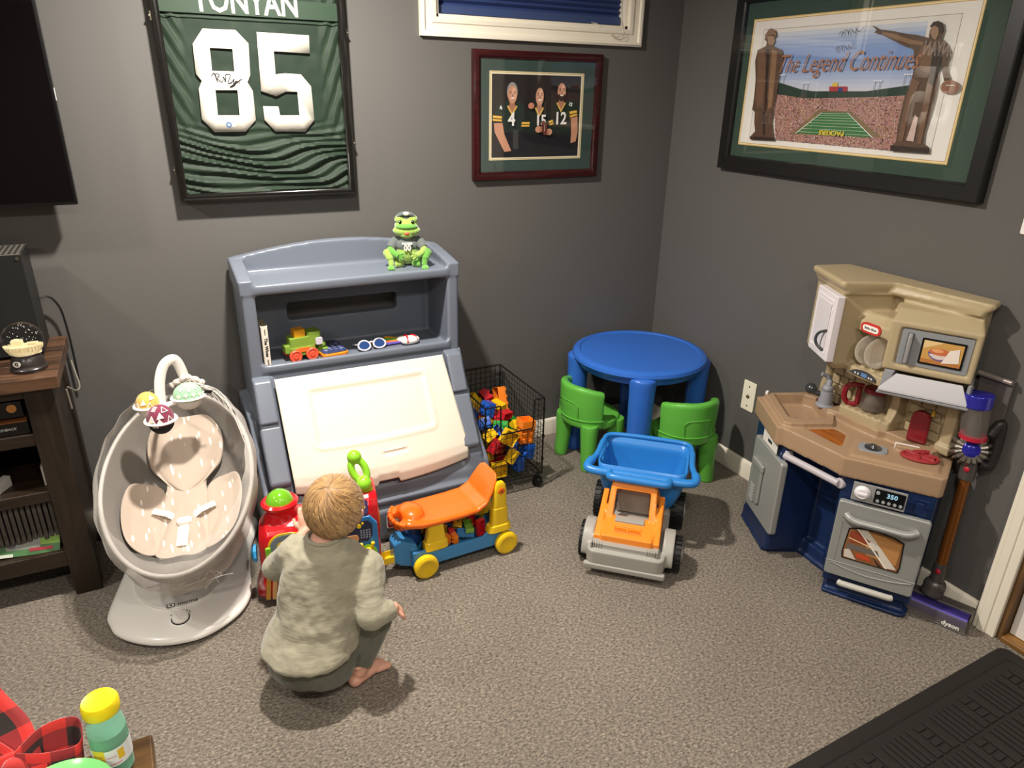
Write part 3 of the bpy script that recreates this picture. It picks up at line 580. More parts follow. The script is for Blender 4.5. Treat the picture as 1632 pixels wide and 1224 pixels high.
# lid
def sstep(a, b_, x): t = max(0, min(1, (x-a)/(b_-a))); return t*t*(3-2*t)
b = MB(); NU, NV = 90, 70; vs = []; fs = []
def rrd(u, v, w_, h_, r):  # signed distance to rounded rect
    qx = abs(u)-w_+r; qy = abs(v)-h_+r; return math.hypot(max(qx, 0), max(qy, 0))+min(max(qx, qy), 0)-r
for k in range(NV+1):
    for i in range(NU+1):
        u = -1+2*i/NU; bow = 1-u*u
        if k <= 56:
            t = k/56; y = -.338-.165*t-bow*.030*t; z = .640-.306*t-.010*bow*t; x = -1.612+u*(.318+.014*t)+.018*t
            L = t*.348; d = rrd(x+1.604, L-.155, .228, .108, .02)
            h = .004*(1-sstep(-.02, -.006, d))*-1+.0035*math.exp(-(d/.006)**2)
            d2 = rrd(x+1.555, L-.315, .052, .011, .008); h -= .004*(1-sstep(-.006, .001, d2)); h += .002*math.exp(-(d2/.004)**2)
            y -= h*.88; z += h*.47
        else:
            t = (k-56)/14; y = -.505-bow*.030-.012*min(1, t*2); nt_ = .018 if -.12 < u < .12 else 0
            z = .332-.010*bow-t*(.062+.012*bow-nt_); x = -1.594+u*(.332-.002*t)
        vs.append((x, y, z))
for k in range(NV):
    for i in range(NU): a = k*(NU+1)+i; fs.append((a, a+1, a+NU+2, a+NU+1))
b.add(vs, fs); o = b.build('lid', CRM, ch, solid=.012); o.modifiers['so'].offset = -1 if False else 0
# logo
XG = frame((-1.578, -.5635, .095), (1, 0, .06), (0, 0, 1))
b = MB(XG); b.mat(M('logo_white', 'f0eee8', .4)); b.prism(rrect(.078, .062, .012), 0, .0012); b.mat(M('logo_red', 'a8202c', .4)); b.prism(rrect(.070, .054, .010), .0012, .0018)
b.mat(MATS['logo_white']); b.text('Step2', .026, Matrix.Translation((0, .002, .0022)) @ Matrix.Rotation(.35, 4, 'Z'), .0003, .0008); b.build('badge', None, ch)
# ---------------------------------------------------------------- things in the bookcase
sf = zf+.0005
bk = thing('book', 'white spined novel standing upright at the left end of the bookcase', 'book', (-1.937, -.19, sf))
b = MB(); b.box((-1.946, -.272, sf), (-1.923, -.271+.0025, sf+.155)); b.box((-1.947, -.272, sf), (-1.9455, -.165, sf+.155)); b.box((-1.9245, -.272, sf), (-1.923, -.165, sf+.155)); b.build('cover', M('book_cover', 'e8dfcf', .5), bk)
MB().box((-1.9455, -.2695, sf+.002), (-1.9245, -.169, sf+.153)).build('pages', M('pages', 'b8aa90', .8, bump=.3, bs=600), bk)
XS = frame((-1.9345, -.2725, sf+.078), (0, 0, -1), (1, 0, 0))
b = MB(XS); b.mat(M('print_black', '2a2422', .5)); b.text('The Wives', .016, None, .0002, .0005); b.text('TARRYN', .006, Matrix.Translation((-.058, 0, 0)), .0002); b.text('FISHER', .008, Matrix.Translation((.058, 0, 0)), .0002); b.build('title', None, bk)
# toy bus/train green with orange wheels
GRN = M('toy_green', '7f9e3c', .3); ORW = M('toy_coral', 'e8583c', .35); YEL = M('toy_yellow_cube', 'e8a220', .3)
tt = thing('toy_train', 'small green toy train with coral wheels and a yellow block on top', 'toy train', (-1.80, -.21, sf), rz=math.radians(8))
b = MB(); b.prism(rrect(.100, .062, .014), .018, .05, Matrix.Translation((-.005, 0, 0))); b.prism(rrect(.078, .058, .012), .045, .088, Matrix.Translation((-.014, 0, 0)), )
b.prism(rrect(.052, .060, .012), .05, .102, Matrix.Translation((.040, 0, 0))); b.prism(rrect(.05, .05, .01), .012, .030, Matrix.Translation((.068, 0, 0)))
b.ell((.070, 0, .042), (.02, .024, .014)); b.box((-.07, -.02, .03), (-.05, .02, .06)); b.build('body', GRN, tt, remesh=.0022, sm=3, world=False)
MB().prism(rrect(.05, .016, .006), -.034, -.0315, Matrix.Translation((-.008, 0, .042)) @ Matrix.Rotation(math.pi/2, 4, 'X') @ Matrix.Translation((0, 0, 0)) @ Matrix.Translation((0, 0, 0)) @ Matrix.Scale(-1, 4, (0, 0, 1))).build('side_panel', M('toy_orange_panel', 'd9702c', .4), tt, world=False)
MB().prism(rrect(.026, .028, .006), 0, .004, Matrix.Translation((.054, -.0325, .066)) @ Matrix.Rotation(math.pi/2, 4, 'X')).build('window', M('toy_grey_window', 'cfc9d6', .3), tt, world=False, bevel=.001)
MB().bx((-.012, 0, .1), (.042, .042, .03)).build('cube', YEL, tt, world=False, bevel=.003)
for x in (-.040, .022):
    for y in (-.040, .040):
        o = MB(Matrix.Translation((x, y, .0235)) @ Matrix.Rotation(math.pi/2, 4, 'X')).lathe([(.001, -.006), (.021, -.006), (.0235, -.003), (.0235, .004), (.020, .007), (.016, .005), (.010, .005), (.009, .008), (.004, .0085), (.001, .0075)], 24).build('wheel', ORW, tt, world=False)
# toy phone
tp = thing('toy_calculator', 'orange and navy toy keypad lying beside the green toy train', 'toy keypad', (-1.697, -.195, sf), rz=math.radians(7))
b = MB(); b.prism(rrect(.098, .150, .018), 0, .020, top=rrect(.102, .154, .02)); b.build('case', M('toy_orange', 'f08a24', .3), tp, bevel=.004, seg=3, world=False)
MB().prism(rrect(.094, .142, .016), .020, .0245).build('face', M('toy_navy', '333c62', .35), tp, bevel=.002, world=False)
MB().prism(rrect(.044, .026, .003), .0245, .0255, Matrix.Translation((0, .044, 0))).build('screen', M('toy_screen', '18181c', .15), tp, world=False)
for r_ in range(4):
    for c_ in range(4): MB().prism(rrect(.013, .010, .003), .0245, .0275, Matrix.Translation((-.030+.020*c_, .016-.0205*r_, 0))).build('key', M('key_a', '5b6384', .4) if (r_+c_) % 3 else M('key_b', '7c86ad', .4), tp, world=False, bevel=.001)
# sunglasses
sg = thing('sunglasses', 'childs white framed sunglasses with blue lenses', 'sunglasses', (-1.54, -.225, sf), rz=math.radians(6))
WF = M('white_frame', 'c9c6cc', .35); XS = Matrix.Rotation(math.radians(55), 4, 'X')
b = MB(Matrix.Translation((0, 0, .020)) @ XS)
for sx in (-1, 1):
    b.tube([(sx*.031+.024*math.cos(a)*(1-.08*math.sin(a)), .019*math.sin(a), 0) for a in [2*math.pi*i/24 for i in range(24)]], .0035, 8, closed=True)
b.tube([(-.008, .008, 0), (0, .011, .001), (.008, .008, 0)], .0035, 8); b.build('frame', WF, sg, world=False)
for sx in (-1, 1):
    MB(Matrix.Translation((0, 0, .020)) @ XS).prism([(sx*.031+.022*math.cos(a), .017*math.sin(a)) for a in [2*math.pi*i/24 for i in range(24)]], -.001, .001).build('lens', M('blue_lens', '263f72', .08, coat=.5), sg, world=False, smooth=False)
    MB().tube([(sx*.055, -.002, .026), (sx*.058, .03, .018), (sx*.056, .062, .006), (sx*.050, .075, .004)], [.003, .0025, .0025, .003], 8).build('temple', WF, sg, world=False)
# bundle of toy pens in a white red case
tb = thing('toy_key_ring', 'white and red toy holding a fan of coloured plastic sticks', 'toy keys', (-1.385, -.215, sf), rz=math.radians(8))
b = MB(); b.ell((.0, -.006, .016), (.040, .026, .016), e=.85); b.ell((-.02, .022, .014), (.028, .02, .014)); b.build('handle', M('toy_white', 'ece6de', .3), tb, world=False)
b = MB(); b.tube(catmull([(-.020, -.031, .014), (-.016, -.018, .028), (-.012, .0, .033), (-.014, .016, .03)], 5), .004, 8); b.tube(catmull([(.022, -.028, .018), (.02, -.012, .03), (.012, .006, .032), (.02, .016, .026)], 5), .004, 8); b.build('red_band', M('toy_red', 'c2202c', .3), tb, world=False)
for k, (c_, a, l, z) in enumerate((('5a4aa0', 175, .085, .008), ('1f5fa8', 160, .10, .010), ('4fb53c', 148, .09, .016), ('f0a228', 133, .085, .018), ('e87830', 163, .135, .012))):
    aa = math.radians(a); p0 = V3(-.02, .008, z); p1 = p0+V3(math.cos(aa), math.sin(aa), .0)*l
    MB().tube([p0, p0.lerp(p1, .9), p1], [.0062, .0055, .002], 8).build('stick', M('stick_'+c_, c_, .35), tb, world=False)
# ---------------------------------------------------------------- frog plush
FG = M('plush_green', '579430', .85, sheen=.6, bump=.5, bs=700, bw=.001); FL = M('plush_lime', '8cab48', .85, sheen=.6, bump=.5, bs=700, bw=.001); SH = M('plush_shirt', '5d6462', .9, sheen=.2, bump=.3, bs=900)
fr = thing('frog_plush', 'green plush frog in a grey 00 jersey sitting on the bookcase top', 'stuffed toy', (-1.362, -.165, .9675), rz=-.30)
b = MB()
b.ell((0, 0, .050), (.046, .040, .048)); b.ell((0, 0, .095), (.036, .032, .03)); b.tube([(0, 0, .09), (0, 0, .13)], .026, 14)
b.ell((0, -.004, .150), (.045, .040, .036)); b.ell((0, -.014, .135), (.053, .036, .024)); b.ell((-.024, -.010, .176), (.020, .022, .018)); b.ell((.024, -.010, .176), (.020, .022, .018)); b.ell((0, -.026, .122), (.030, .022, .014))
b.build('body', FL, fr, remesh=.0022, sm=3, world=False)
b = MB(); b.ell((0, -.024, .152), (.042, .030, .0135), n=20); b.build('muzzle', FG, fr, world=False, remesh=.002, sm=2)
for sx in (-1, 1):
    b = MB(); b.tube(catmull([(sx*.035, .002, .024), (sx*.062, -.020, .036), (sx*.074, -.036, .052), (sx*.066, -.050, .034), (sx*.062, -.058, .010)], 6), [.022]*7+[.020]*6+[.015]*6+[.011]*6, 12)
    b.tube([(sx*.02, -.03, .012), (sx*.05, -.046, .012)], .013, 10)
    b.build('leg', FG if sx > 0 else FL, fr, world=False, remesh=.0022, sm=3)
    b = MB(); b.ell((sx*.064, -.070, .007), (.014, .018, .007))
    for a in (-28, 0, 28): b.tube([(sx*.064, -.070, .006), (sx*.064+.024*math.sin(math.radians(a)), -.070-.026*math.cos(math.radians(a)), .004)], [.007, .0045], 8)
    b.build('foot', FG, fr, world=False, remesh=.0018, sm=2)
    b = MB(); b.tube(catmull([(sx*.045, -.005, .085), (sx*.062, -.02, .072), (sx*.056, -.044, .058), (sx*.034, -.056, .046)], 5), .0125, 10)
    for a in (-30, 5, 40): b.tube([(sx*.036, -.054, .047), (sx*(.036-.022*math.cos(math.radians(a))), -.060, .047-.022*math.sin(math.radians(a)))], [.007, .005], 8)
    b.build('arm', FG if sx < 0 else FL, fr, world=False, remesh=.002, sm=2)
    o = MB().ell((sx*.023, -.0335, .170), (.0062, .005, .0072)).build('eye', M('eye_black', '16180f', .12), fr, world=False)
    MB().ell((sx*.023-.002, -.0378, .173), (.0016, .0012, .0018)).build('eye_glint', M('eye_glint_white', 'e8e8e8', .3), fr, world=False)  # white bead modelled as a painted highlight on each eye
b = MB(); b.ell((0, .002, .078), (.048, .044, .034)); b.ell((0, 0, .10), (.040, .034, .018))
for sx in (-1, 1): b.tube(catmull([(sx*.034, .002, .098), (sx*.052, -.008, .088), (sx*.062, -.022, .070)], 4), .0175, 12)
b.build('shirt', SH, fr, remesh=.0022, sm=3, world=False)
b = MB(); b.ell((0, -.001, .098), (.030, .026, .008)); b.build('collar', M('plush_collar', '8fae5c', .8), fr, world=False)
b = MB(); b.text('00', .032, Matrix.Translation((0, -.0470, .074)) @ Matrix.Rotation(math.pi/2, 4, 'X'), .0015, .0012, .85); b.text('PACKERS', .0105, Matrix.Translation((0, -.0425, .0895)) @ Matrix.Rotation(math.pi/2-.25, 4, 'X'), .0015, .0006, .9); b.build('shirt_number', JW, fr, world=False)
b = MB(); b.mat(M('mouth_dark', '3a1410', .6)); b.ell((0, -.0400, .1345), (.0185, .008, .0115)); b.mat(M('tongue', 'e0563c', .5)); b.ell((0, -.0455, .1290), (.0110, .006, .0065)); b.build('mouth', None, fr, world=False)
b = MB(); b.tube([(.040*math.sin(a), -.012-.033*math.cos(a), .143+.012*abs(math.sin(a))**1.5-.005) for a in [(-1.25+2.5*i/20) for i in range(21)]], .0012, 6); b.build('mouth_line', MATS['mouth_dark'], fr, world=False)
b = MB(); b.ell((0, .010, .178), (.042, .036, .026)); b.tube([(-.032, -.018, .186), (-.018, -.026, .196), (0, -.024, .200), (.018, -.026, .196), (.032, -.018, .186)], .006, 8); b.build('cap', M('cap_grey', '59605f', .9, bump=.3, bs=500), fr, world=False, remesh=.002, sm=2)
b = MB(); b.ell((0, -.0265, .199), (.013, .006, .0075)); b.build('cap_badge', MATS['jersey_white'], fr, world=False)
# ================================================================ left side: media console and what stands on it
WT = wood('walnut_top', '5e4432', '33251b', 5, 'X', .32); WD = wood('walnut_dark', '2e231a', '1e1610', 5, 'Z', .4); WDX = wood('walnut_rail', '30241a', '201710', 5, 'X', .38)
CX0, CX1, CY0, CY1 = -3.75, -2.575, -.405, -.03
mc = thing('media_console', 'dark brown rustic wooden media console at the left edge', 'media console', (-3.1, -.21, 0))
b = MB()
for i in range(3): b.box((-3.78, -.428+.138*i, .752), (-2.555, -.428+.138*(i+1)-.002, .792))
b.build('tabletop', WT, mc, bevel=.003)
for x in (-2.655, CX0):
    for y in (CY0, CY1-.06): MB().box((x, y, 0), (x+(.078 if x > -3 else .078), y+.06, .752)).build('leg', WD, mc, bevel=.003)
MB().box((-2.600, CY0+.03, .09), (-2.585, CY1, .752)).build('side_panel', WD, mc)
MB().box((CX0, CY1-.01, .09), (CX1-.01, CY1, .75)).build('back_panel', WD, mc)
MB().box((CX0+.05, CY0+.006, .722), (-2.655, CY0+.03, .752)).build('rail', WDX, mc, bevel=.002)
for z0, z1 in ((.565, .605), (.366, .404), (.118, .176)):
    MB().box((CX0+.03, CY0+.004, z0), (-2.65, CY1-.01, z1)).build('shelf', WDX, mc, bevel=.003)
# receiver tower / subwoofer
sb = thing('subwoofer', 'tall black slatted speaker box standing on the media console', 'speaker', (-2.80, -.15, .792))
MB().box((-3.02, -.225, .802), (-2.600, -.06, 1.118)).build('cabinet', M('speaker_black', '1b1c1c', .4, bump=.1, bs=300), sb, bevel=.002)
MB().box((-3.02, -.225, 1.118), (-2.600, -.06, 1.1195)).build('top_grille', M('grille', '6b675f', .5, .4), sb, smooth=False)
b = MB()
for i in range(28):
    for k in range(9): b.box((-3.005+.0148*i, -.216+.017*k, 1.1195), (-2.997+.0148*i, -.206+.017*k, 1.1203))
b.build('vent_holes', M('vent_black', '151515', .6), sb, smooth=False)
for x, z in ((-2.611, 1.106), (-2.611, .814)): MB(frame((x, -.2265, z), (1, 0, 0), (0, 0, 1))).lathe([(.001, -.002), (.005, -.002), (.005, .001), (.001, .0015)], 12).build('screw', MATS['nickel'], sb)
for x in (-2.99, -2.64): MB().box((x, -.215, .7925), (x+.03, -.07, .8022)).build('foot', MATS['speaker_black'], sb)
b = MB(); b.tube(catmull([(-2.62, -.065, .93), (-2.58, -.045, .94), (-2.555, -.035, .90), (-2.548, -.028, .83), (-2.547, -.024, .72), (-2.55, -.02, .60)], 8), .0035, 8)
tag(b.build('power_cable', M('cable_black', '151515', .5)), 'black cable arching behind the speaker box down the wall', 'cable')
b = MB(); b.tube(catmull([(-2.551, -.30, .705), (-2.535, -.26, .675), (-2.53, -.2, .668), (-2.54, -.14, .69), (-2.552, -.08, .72)], 8), .0028, 8)
b.tube([(-2.556, -.305, .70), (-2.554, -.30, .63)], .003, 6)
tag(b.build('side_cable', M('cable_grey', '7a746a', .5)), 'thin looped cable hanging on the side of the media console', 'cable')
# snow globe
sg = thing('snow_globe', 'glass snow globe with a cream stadium on a dark base', 'snow globe', (-2.632, -.335, .7925), rz=-.15)
b = MB(); b.lathe([(.001, 0), (.048, 0), (.050, .004), (.050, .010), (.046, .014), (.045, .02), (.043, .034), (.036, .046), (.030, .048), (.001, .048)], 36); b.build('base', M('globe_base', '2a2422', .35, coat=.3), sg, world=False)
MB().ell((0, 0, .092), .0545, n=36, m=20).build('glass_ball', M('globe_glass', 'ffffff', .0, trans=1, ior=1.22, spec=.9), sg, world=False)
b = MB(); b.prism([(.043*math.cos(a), .030*math.sin(a)) for a in [2*math.pi*i/28 for i in range(28)]], .052, .064)
b.prism([(.040*math.cos(a), .026*math.sin(a)) for a in [2*math.pi*i/28 for i in range(28)]], .064, .078)
for i in range(28):
    a = 2*math.pi*i/28; b.box((-.0015, -.001, .06), (.0015, .003, .079), Matrix.Translation((.041*math.cos(a), .027*math.sin(a), 0)) @ Matrix.Rotation(a-math.pi/2, 4, 'Z'))
b.box((-.026, -.004, .075), (-.004, .016, .090)); b.box((.010, -.004, .075), (.028, .014, .084)); b.ell((-.015, .006, .089), (.010, .009, .005))
b.build('stadium', M('globe_stadium', 'efe0b4', .6), sg, world=False, bevel=.0006)
b = MB(); rr_ = random.Random(5)
for i in range(34):
    a, c_ = rr_.uniform(0, 6.28), rr_.uniform(-.1, 1); r = .043*math.sqrt(max(0, 1-c_*c_))*rr_.uniform(.4, 1); b.ell((r*math.cos(a), r*math.sin(a), .094+.040*c_), .0011, n=6, m=4)
o = b.build('snow', M('snow', 'f4f4f4', .5), sg, world=False); o['kind'] = 'stuff'
XB = Matrix.Translation((-.017, -.0405, .030)) @ Matrix.Rotation(-.4, 4, 'Z') @ Matrix.Rotation(math.pi/2-.12, 4, 'X')
b = MB(XB); b.mat(JW); b.prism([(.012*math.cos(a), .009*math.sin(a)) for a in [2*math.pi*i/24 for i in range(24)]], .0, .0015); b.mat(M('print_black', '1a1a1a')); b.text('G', .014, Matrix.Translation((0, 0, .0018)), .0003, .0006, 1.2); b.build('emblem', None, sg, world=False)
rm = MB(); rm.prism(rrect(.16, .04, .008), .7925, .808, rotz(.12, (-2.79, -.375, 0))); o = rm.build('remote_control', M('remote_black', '161616', .35), bevel=.003, seg=3); tag(o, 'black remote control lying at the front of the console top', 'remote control')
# shelf contents
ec = thing('game_console', 'flat black retro game console with orange round buttons', 'game console', (-2.80, -.28, .605))
MB().box((-2.99, -.385, .660), (-2.668, -.16, .712)).build('case', M('console_black', '121212', .3), ec, bevel=.003)
for x in (-2.945, -2.835, -2.695): MB(frame((x, -.3855, .692), (1, 0, 0), (0, 0, 1))).lathe([(.001, 0), (.013, 0), (.013, .002), (.001, .0025)], 20).build('button', M('button_orange', 'a8703a', .4), ec)
MB(frame((-2.765, -.3855, .688), (1, 0, 0), (0, 0, 1))).prism([(-.010, -.008), (.010, -.008), (.002, .010), (-.002, .010)], 0, .0008).build('emblem', M('silver_print', 'a9a9a9', .4), ec)
e2 = thing('game_console', 'lower black retro console with thin orange trim and white lettering', 'game console', (-2.82, -.28, .605))
MB().box((-3.0, -.392, .6055), (-2.662, -.16, .648)).build('case', MATS['console_black'], e2, bevel=.003)
MB().box((-3.0, -.395, .648), (-2.664, -.17, .652)).build('trim', M('orange_wood', '7a4a28', .4), e2)
b = MB(frame((-2.742, -.3925, .628), (1, 0, 0), (0, 0, 1))); b.text('ATARI FLASHBACK', .011, None, .0002, .0004, 1.0, shear=.3); b.build('lettering', MATS['silver_print'], e2)
MB().box((-2.668, -.36, .4055), (-2.66, -.30, .475)).build('paper_slip', M('paper', 'ddd6cc', .7))
tag(bpy.data.objects['paper_slip'], 'small white paper slip standing against the console leg', 'paper')
wb = thing('white_box', 'white box standing on the middle console shelf at the picture edge', 'box', (-2.86, -.27, .404))
MB(rotz(.25)).box((0, 0, 0), (.001, .001, .001))
MB(rotz(.22, (-2.88, -.26, 0))).box((-.07, -.10, .4045), (.05, .10, .49)).build('carton', M('white_card', 'd9d2c6', .5), wb, bevel=.002)
MB(rotz(.22, (-2.88, -.26, 0))).box((-.072, -.102, .4905), (.052, .102, .499)).build('lid', M('white_card', 'd9d2c6', .5), wb, bevel=.002)
gl = MB(rotz(-.5, (-2.80, -.36, 0))); gl.box((-.01, -.10, .4045), (.012, .06, .44)); tag(gl.build('game_case', M('white_case', 'c8c4bc', .3), bevel=.001), 'white plastic case lying slanted in front of the white box', 'game case')
rr_ = random.Random(11)
x = -3.02; k = 0
cs = None
tops = ['c8c8c8', '9a9a9a', 'b0702a', 'b8b8b8', 'a0a0a0']
while x < -2.668:
    wd = .0145
    if cs is None:
        cs = thing('game_case', 'dark slim disc case standing in the row on the bottom shelf', 'game case', (x, -.30, .1765), group='dark disc cases on the bottom shelf'); first = cs
        MB().box((0, -.055, 0), (wd-.0012, .06, .178)).build('case', M('case_dark', '24211f', .35), cs, world=False, bevel=.0015)
        MB().box((.002, -.0556, .02), (wd-.003, -.0549, .165)).build('spine_insert', M('spine', '504a44', .5, var=.4, vs=60), cs, world=False, smooth=False)
        MB(frame((wd/2-.0005, -.0558, .012), (1, 0, 0), (0, 0, 1))).prism([(.004*math.cos(a), .004*math.sin(a)) for a in [i*.6 for i in range(10)]], 0, .0004).build('spine_dot', M('spine_dot', 'a8a49c', .4), cs, world=False, smooth=False)
    else: dup(first, (x, -.30+rr_.uniform(-.004, .004), .1765))
    x += wd+.001+rr_.choice((0, 0, 0, .0006)); k += 1
ma = thing('magazine', 'colourful sports magazine lying in front of the disc cases', 'magazine', (-2.80, -.40, .1765))
XM = Matrix.Translation((-2.80, -.372, .1775)) @ Matrix.Rotation(-.10, 4, 'Z') @ Matrix.Rotation(.06, 4, 'Y')
b = MB(XM @ Matrix.Rotation(.95, 4, 'X')); b.box((-.15, -.0, .0), (.13, .115, .003)); b.build('pages', M('mag_pages', 'c9c5b8', .5), ma, smooth=False)
b = MB(XM @ Matrix.Rotation(.95, 4, 'X'))
for c_, q_ in (('3e6b3a', rc(-.15, 0, .13, .115)), ('c8ccc0', rc(.06, .05, .13, .112)), ('7ea63c', rc(.07, .03, .13, .055)), ('8a8f86', rc(-.02, .02, .075, .10)), ('5b4a44', ell2((.02, .062), .03, .026)), ('b8b0a4', ell2((.04, .075), .016, .014)), ('4a4f52', ell2((-.005, .045), .016, .018)), ('a32434', rc(-.15, .028, -.04, .055)), ('d8d2c6', rc(-.15, .020, -.04, .027)), ('a32434', rc(.045, .012, .11, .022)), ('bfc4b4', rc(-.15, .0, .0, .010))):
    b.mat(pm(c_)); b.flat(q_, .0032+.0002*len(b.mats))
b.keepn = True; b.build('cover', None, ma, smooth=False)
# ---------------------------------------------------------------- infant swing (bouncer)
SW = thing('infant_swing', 'white electric infant swing with grey mesh seat and toy mobile', 'infant swing', (-2.32, -.48, 0))
BW = M('swing_white', 'ece8e0', .3, coat=.15); BB = M('swing_black', '111111', .5); BG = M('swing_fabric', '7b756e', .9, sheen=.2, bump=.4, bs=900, bw=.001)
OUT = [(-2.556, -.596), (-2.548, -.648), (-2.535, -.69), (-2.504, -.733), (-2.461, -.772), (-2.415, -.800), (-2.36, -.818), (-2.296, -.822), (-2.233, -.800), (-2.172, -.755), (-2.134, -.695), (-2.119, -.63), (-2.110, -.531), (-2.09, -.409), (-2.066, -.329), (-2.048, -.271), (-2.043, -.217), (-2.065, -.175), (-2.14, -.13), (-2.3, -.11), (-2.43, -.14), (-2.485, -.22), (-2.502, -.35), (-2.532, -.48)]
ol = catmull([(x, y, 0) for x, y in OUT], 5, True); cxy = V3(-2.31, -.46, 0)
def ringz(s, z): return [((p-cxy)*s+cxy).to_tuple()[:2]+(z,) for p in ol]
def inset(d, z): return [((p-cxy)*(1-d/(p-cxy).length)+cxy).to_tuple()[:2]+(z,) for p in ol]
MB().loft([inset(.02, .002), inset(.012, .004), inset(.012, .014), inset(.02, .016)]).build('underside', BB, SW)
MB().loft([inset(.012, .012), inset(.001, .014), inset(0, .020), inset(.004, .027), inset(.020, .034), inset(.055, .040), inset(.11, .043), inset(.2, .043)]).build('base', BW, SW)
b = MB(); q = [((p-cxy)*.70+cxy) for p in ol]
b.prism([(-2.33+.145*math.cos(a), -.50+.185*math.sin(a)) for a in [2*math.pi*i/48 for i in range(48)]], .042, .050); b.build('deck', M('swing_white2', 'e2ded6', .3), SW, bevel=.003)
b = MB(); b.lathe([(.001, .04), (.120, .042), (.100, .06), (.075, .11), (.06, .16), (.05, .20), (.001, .20)], 36, Matrix.Translation((-2.30, -.42, 0))); b.build('motor_tower', BW, SW)
b = MB(Matrix.Translation((-2.345, -.735, .0415)) @ Matrix.Rotation(.12, 4, 'X')); b.lathe([(.001, 0), (.034, 0), (.034, .002), (.001, .002)], 30); b.build('dial_plate', M('dial_plate', 'f2efe9', .3), SW)
b = MB(Matrix.Translation((-2.345, -.735, .0435)) @ Matrix.Rotation(.12, 4, 'X')); b.lathe([(.001, 0), (.0275, 0), (.0275, .003), (.001, .003)], 30); b.build('dial_gap', BB, SW)
b = MB(Matrix.Translation((-2.345, -.735, .0435)) @ Matrix.Rotation(.12, 4, 'X')); b.lathe([(.001, 0), (.0245, 0), (.0245, .012), (.022, .015), (.001, .016)], 30); b.build('dial', BW, SW)
XQ = frame((-2.335, -.668, .0508), (1, -.03, 0), (.03, 1, 0))
b = MB(XQ); PG = M('print_grey', '5c5853', .4); b.mat(PG); b.prism(rrect(.026, .022, .006), 0, .0006, Matrix.Translation((-.034, 0, 0))); b.mat(BW); b.prism(rrect(.019, .015, .004), .0006, .0009, Matrix.Translation((-.034, 0, 0))); b.mat(PG); b.text('4', .016, Matrix.Translation((-.034, 0, .0011)), .0002, .0008); b.text('moms', .024, Matrix.Translation((.016, 0, .0004)), .0002, .0004, 1.05)
b.build('lettering', None, SW)
b = MB(frame((-2.345, -.735, .0445), (1, 0, 0), (0, 1, .1)))
for a in (135, 105, 75, 55, 38): b.prism([(.036*math.cos(math.radians(a))+.0018*math.cos(t), .034*math.sin(math.radians(a))+.0018*math.sin(t)) for t in [i*.785 for i in range(8)]], -.001, .0015)
b.build('dial_marks', PG, SW)
# seat ring in 3D
RC = V3(-2.282, -.492, .416); hd, tl = math.radians(80.7), math.radians(25.3); RA, RB = .363, .227
AX = V3(math.cos(hd)*math.cos(tl), math.sin(hd)*math.cos(tl), math.sin(tl)); BX = V3(-math.sin(hd), math.cos(hd), 0); NX = AX.cross(BX); NX = NX if NX.z > 0 else -NX
def rp(t, s=1, d=0, da=0): return RC+AX*(RA*math.cos(t)*s+da)+BX*(RB*math.sin(t)*s)+NX*d
NT = 64; TS = [2*math.pi*i/NT for i in range(NT)]
MB().tube([rp(t) for t in TS], .007, 12, closed=True).build('seat_ring', M('ring_grey', 'b9b4ad', .5), SW)
def dk(ax): return 1-.62*sstep(.35, 1.0, -ax)-.15*sstep(.6, 1, ax)
rings = []
for s, dz, da in ((.985, .004, 0), (.955, -.02, 0), (.91, -.065, -.005), (.82, -.115, -.012), (.66, -.150, -.02), (.45, -.166, -.03), (.2, -.172, -.035), (.02, -.173, -.035)):
    rings.append([rp(t, s, dz*dk(math.cos(t)*s)+.004*noise.noise(V3(math.cos(t)*3, math.sin(t)*3, s*5))*(s < .95), da) for t in TS])
MB().loft(rings, cap=False).build('mesh_seat', BG, SW, sub=1, solid=.004)
# outer pouch below
rings = []
for s, dz, da in ((1.0, -.006, 0), (.99, -.035, 0), (.95, -.085, 0), (.86, -.118, .0), (.68, -.150, -.0), (.45, -.176, -.01), (.1, -.182, -.02)):
    rings.append([rp(t, s, dz+.006*noise.noise(V3(math.cos(t)*4, math.sin(t)*4, s*7))*(s < .99), da) for t in TS])
MB().loft(rings, cap=False).build('seat_pouch', M('swing_fabric2', '79736b', .9, bump=.4, bs=900, bw=.001), SW, sub=1, solid=.003)
# frame tube from tower to ring back
MB().tube(catmull([RC+NX*-.21+AX*-.03, V3(-2.30, -.44, .2)], 4), .035, 16).build('seat_post', BW, SW)
# infant insert
def on_seat(a, bb):   # a: along axis -1..1, b across -1..1 -> on bowl surface
    s = math.hypot(a, bb); prof = [(0, -.173, -.035), (.2, -.172, -.035), (.45, -.166, -.03), (.66, -.150, -.02), (.82, -.115, -.012), (.91, -.065, -.005), (.955, -.02, 0), (1.1, .06, 0)]
    for k in range(len(prof)-1):
        if s <= prof[k+1][0]: f = (s-prof[k][0])/(prof[k+1][0]-prof[k][0]); d = prof[k][1]+(prof[k+1][1]-prof[k][1])*f; da = prof[k][2]+(prof[k+1][2]-prof[k][2])*f; break
    else: d, da = .06, 0
    return RC+AX*(RA*a+da)+BX*(RB*bb)+NX*d*dk(a)
INS = M('insert_cream', 'b3a292', .85, sheen=.3); nt, bs_, tc_ = nodes(INS)
vn = nt.nodes.new('ShaderNodeTexVoronoi'); vn.inputs['Scale'].default_value = 24; mp = nt.nodes.new('ShaderNodeMapping'); mp.inputs['Scale'].default_value = (2.4, .55, .7); rp_ = nt.nodes.new('ShaderNodeValToRGB')
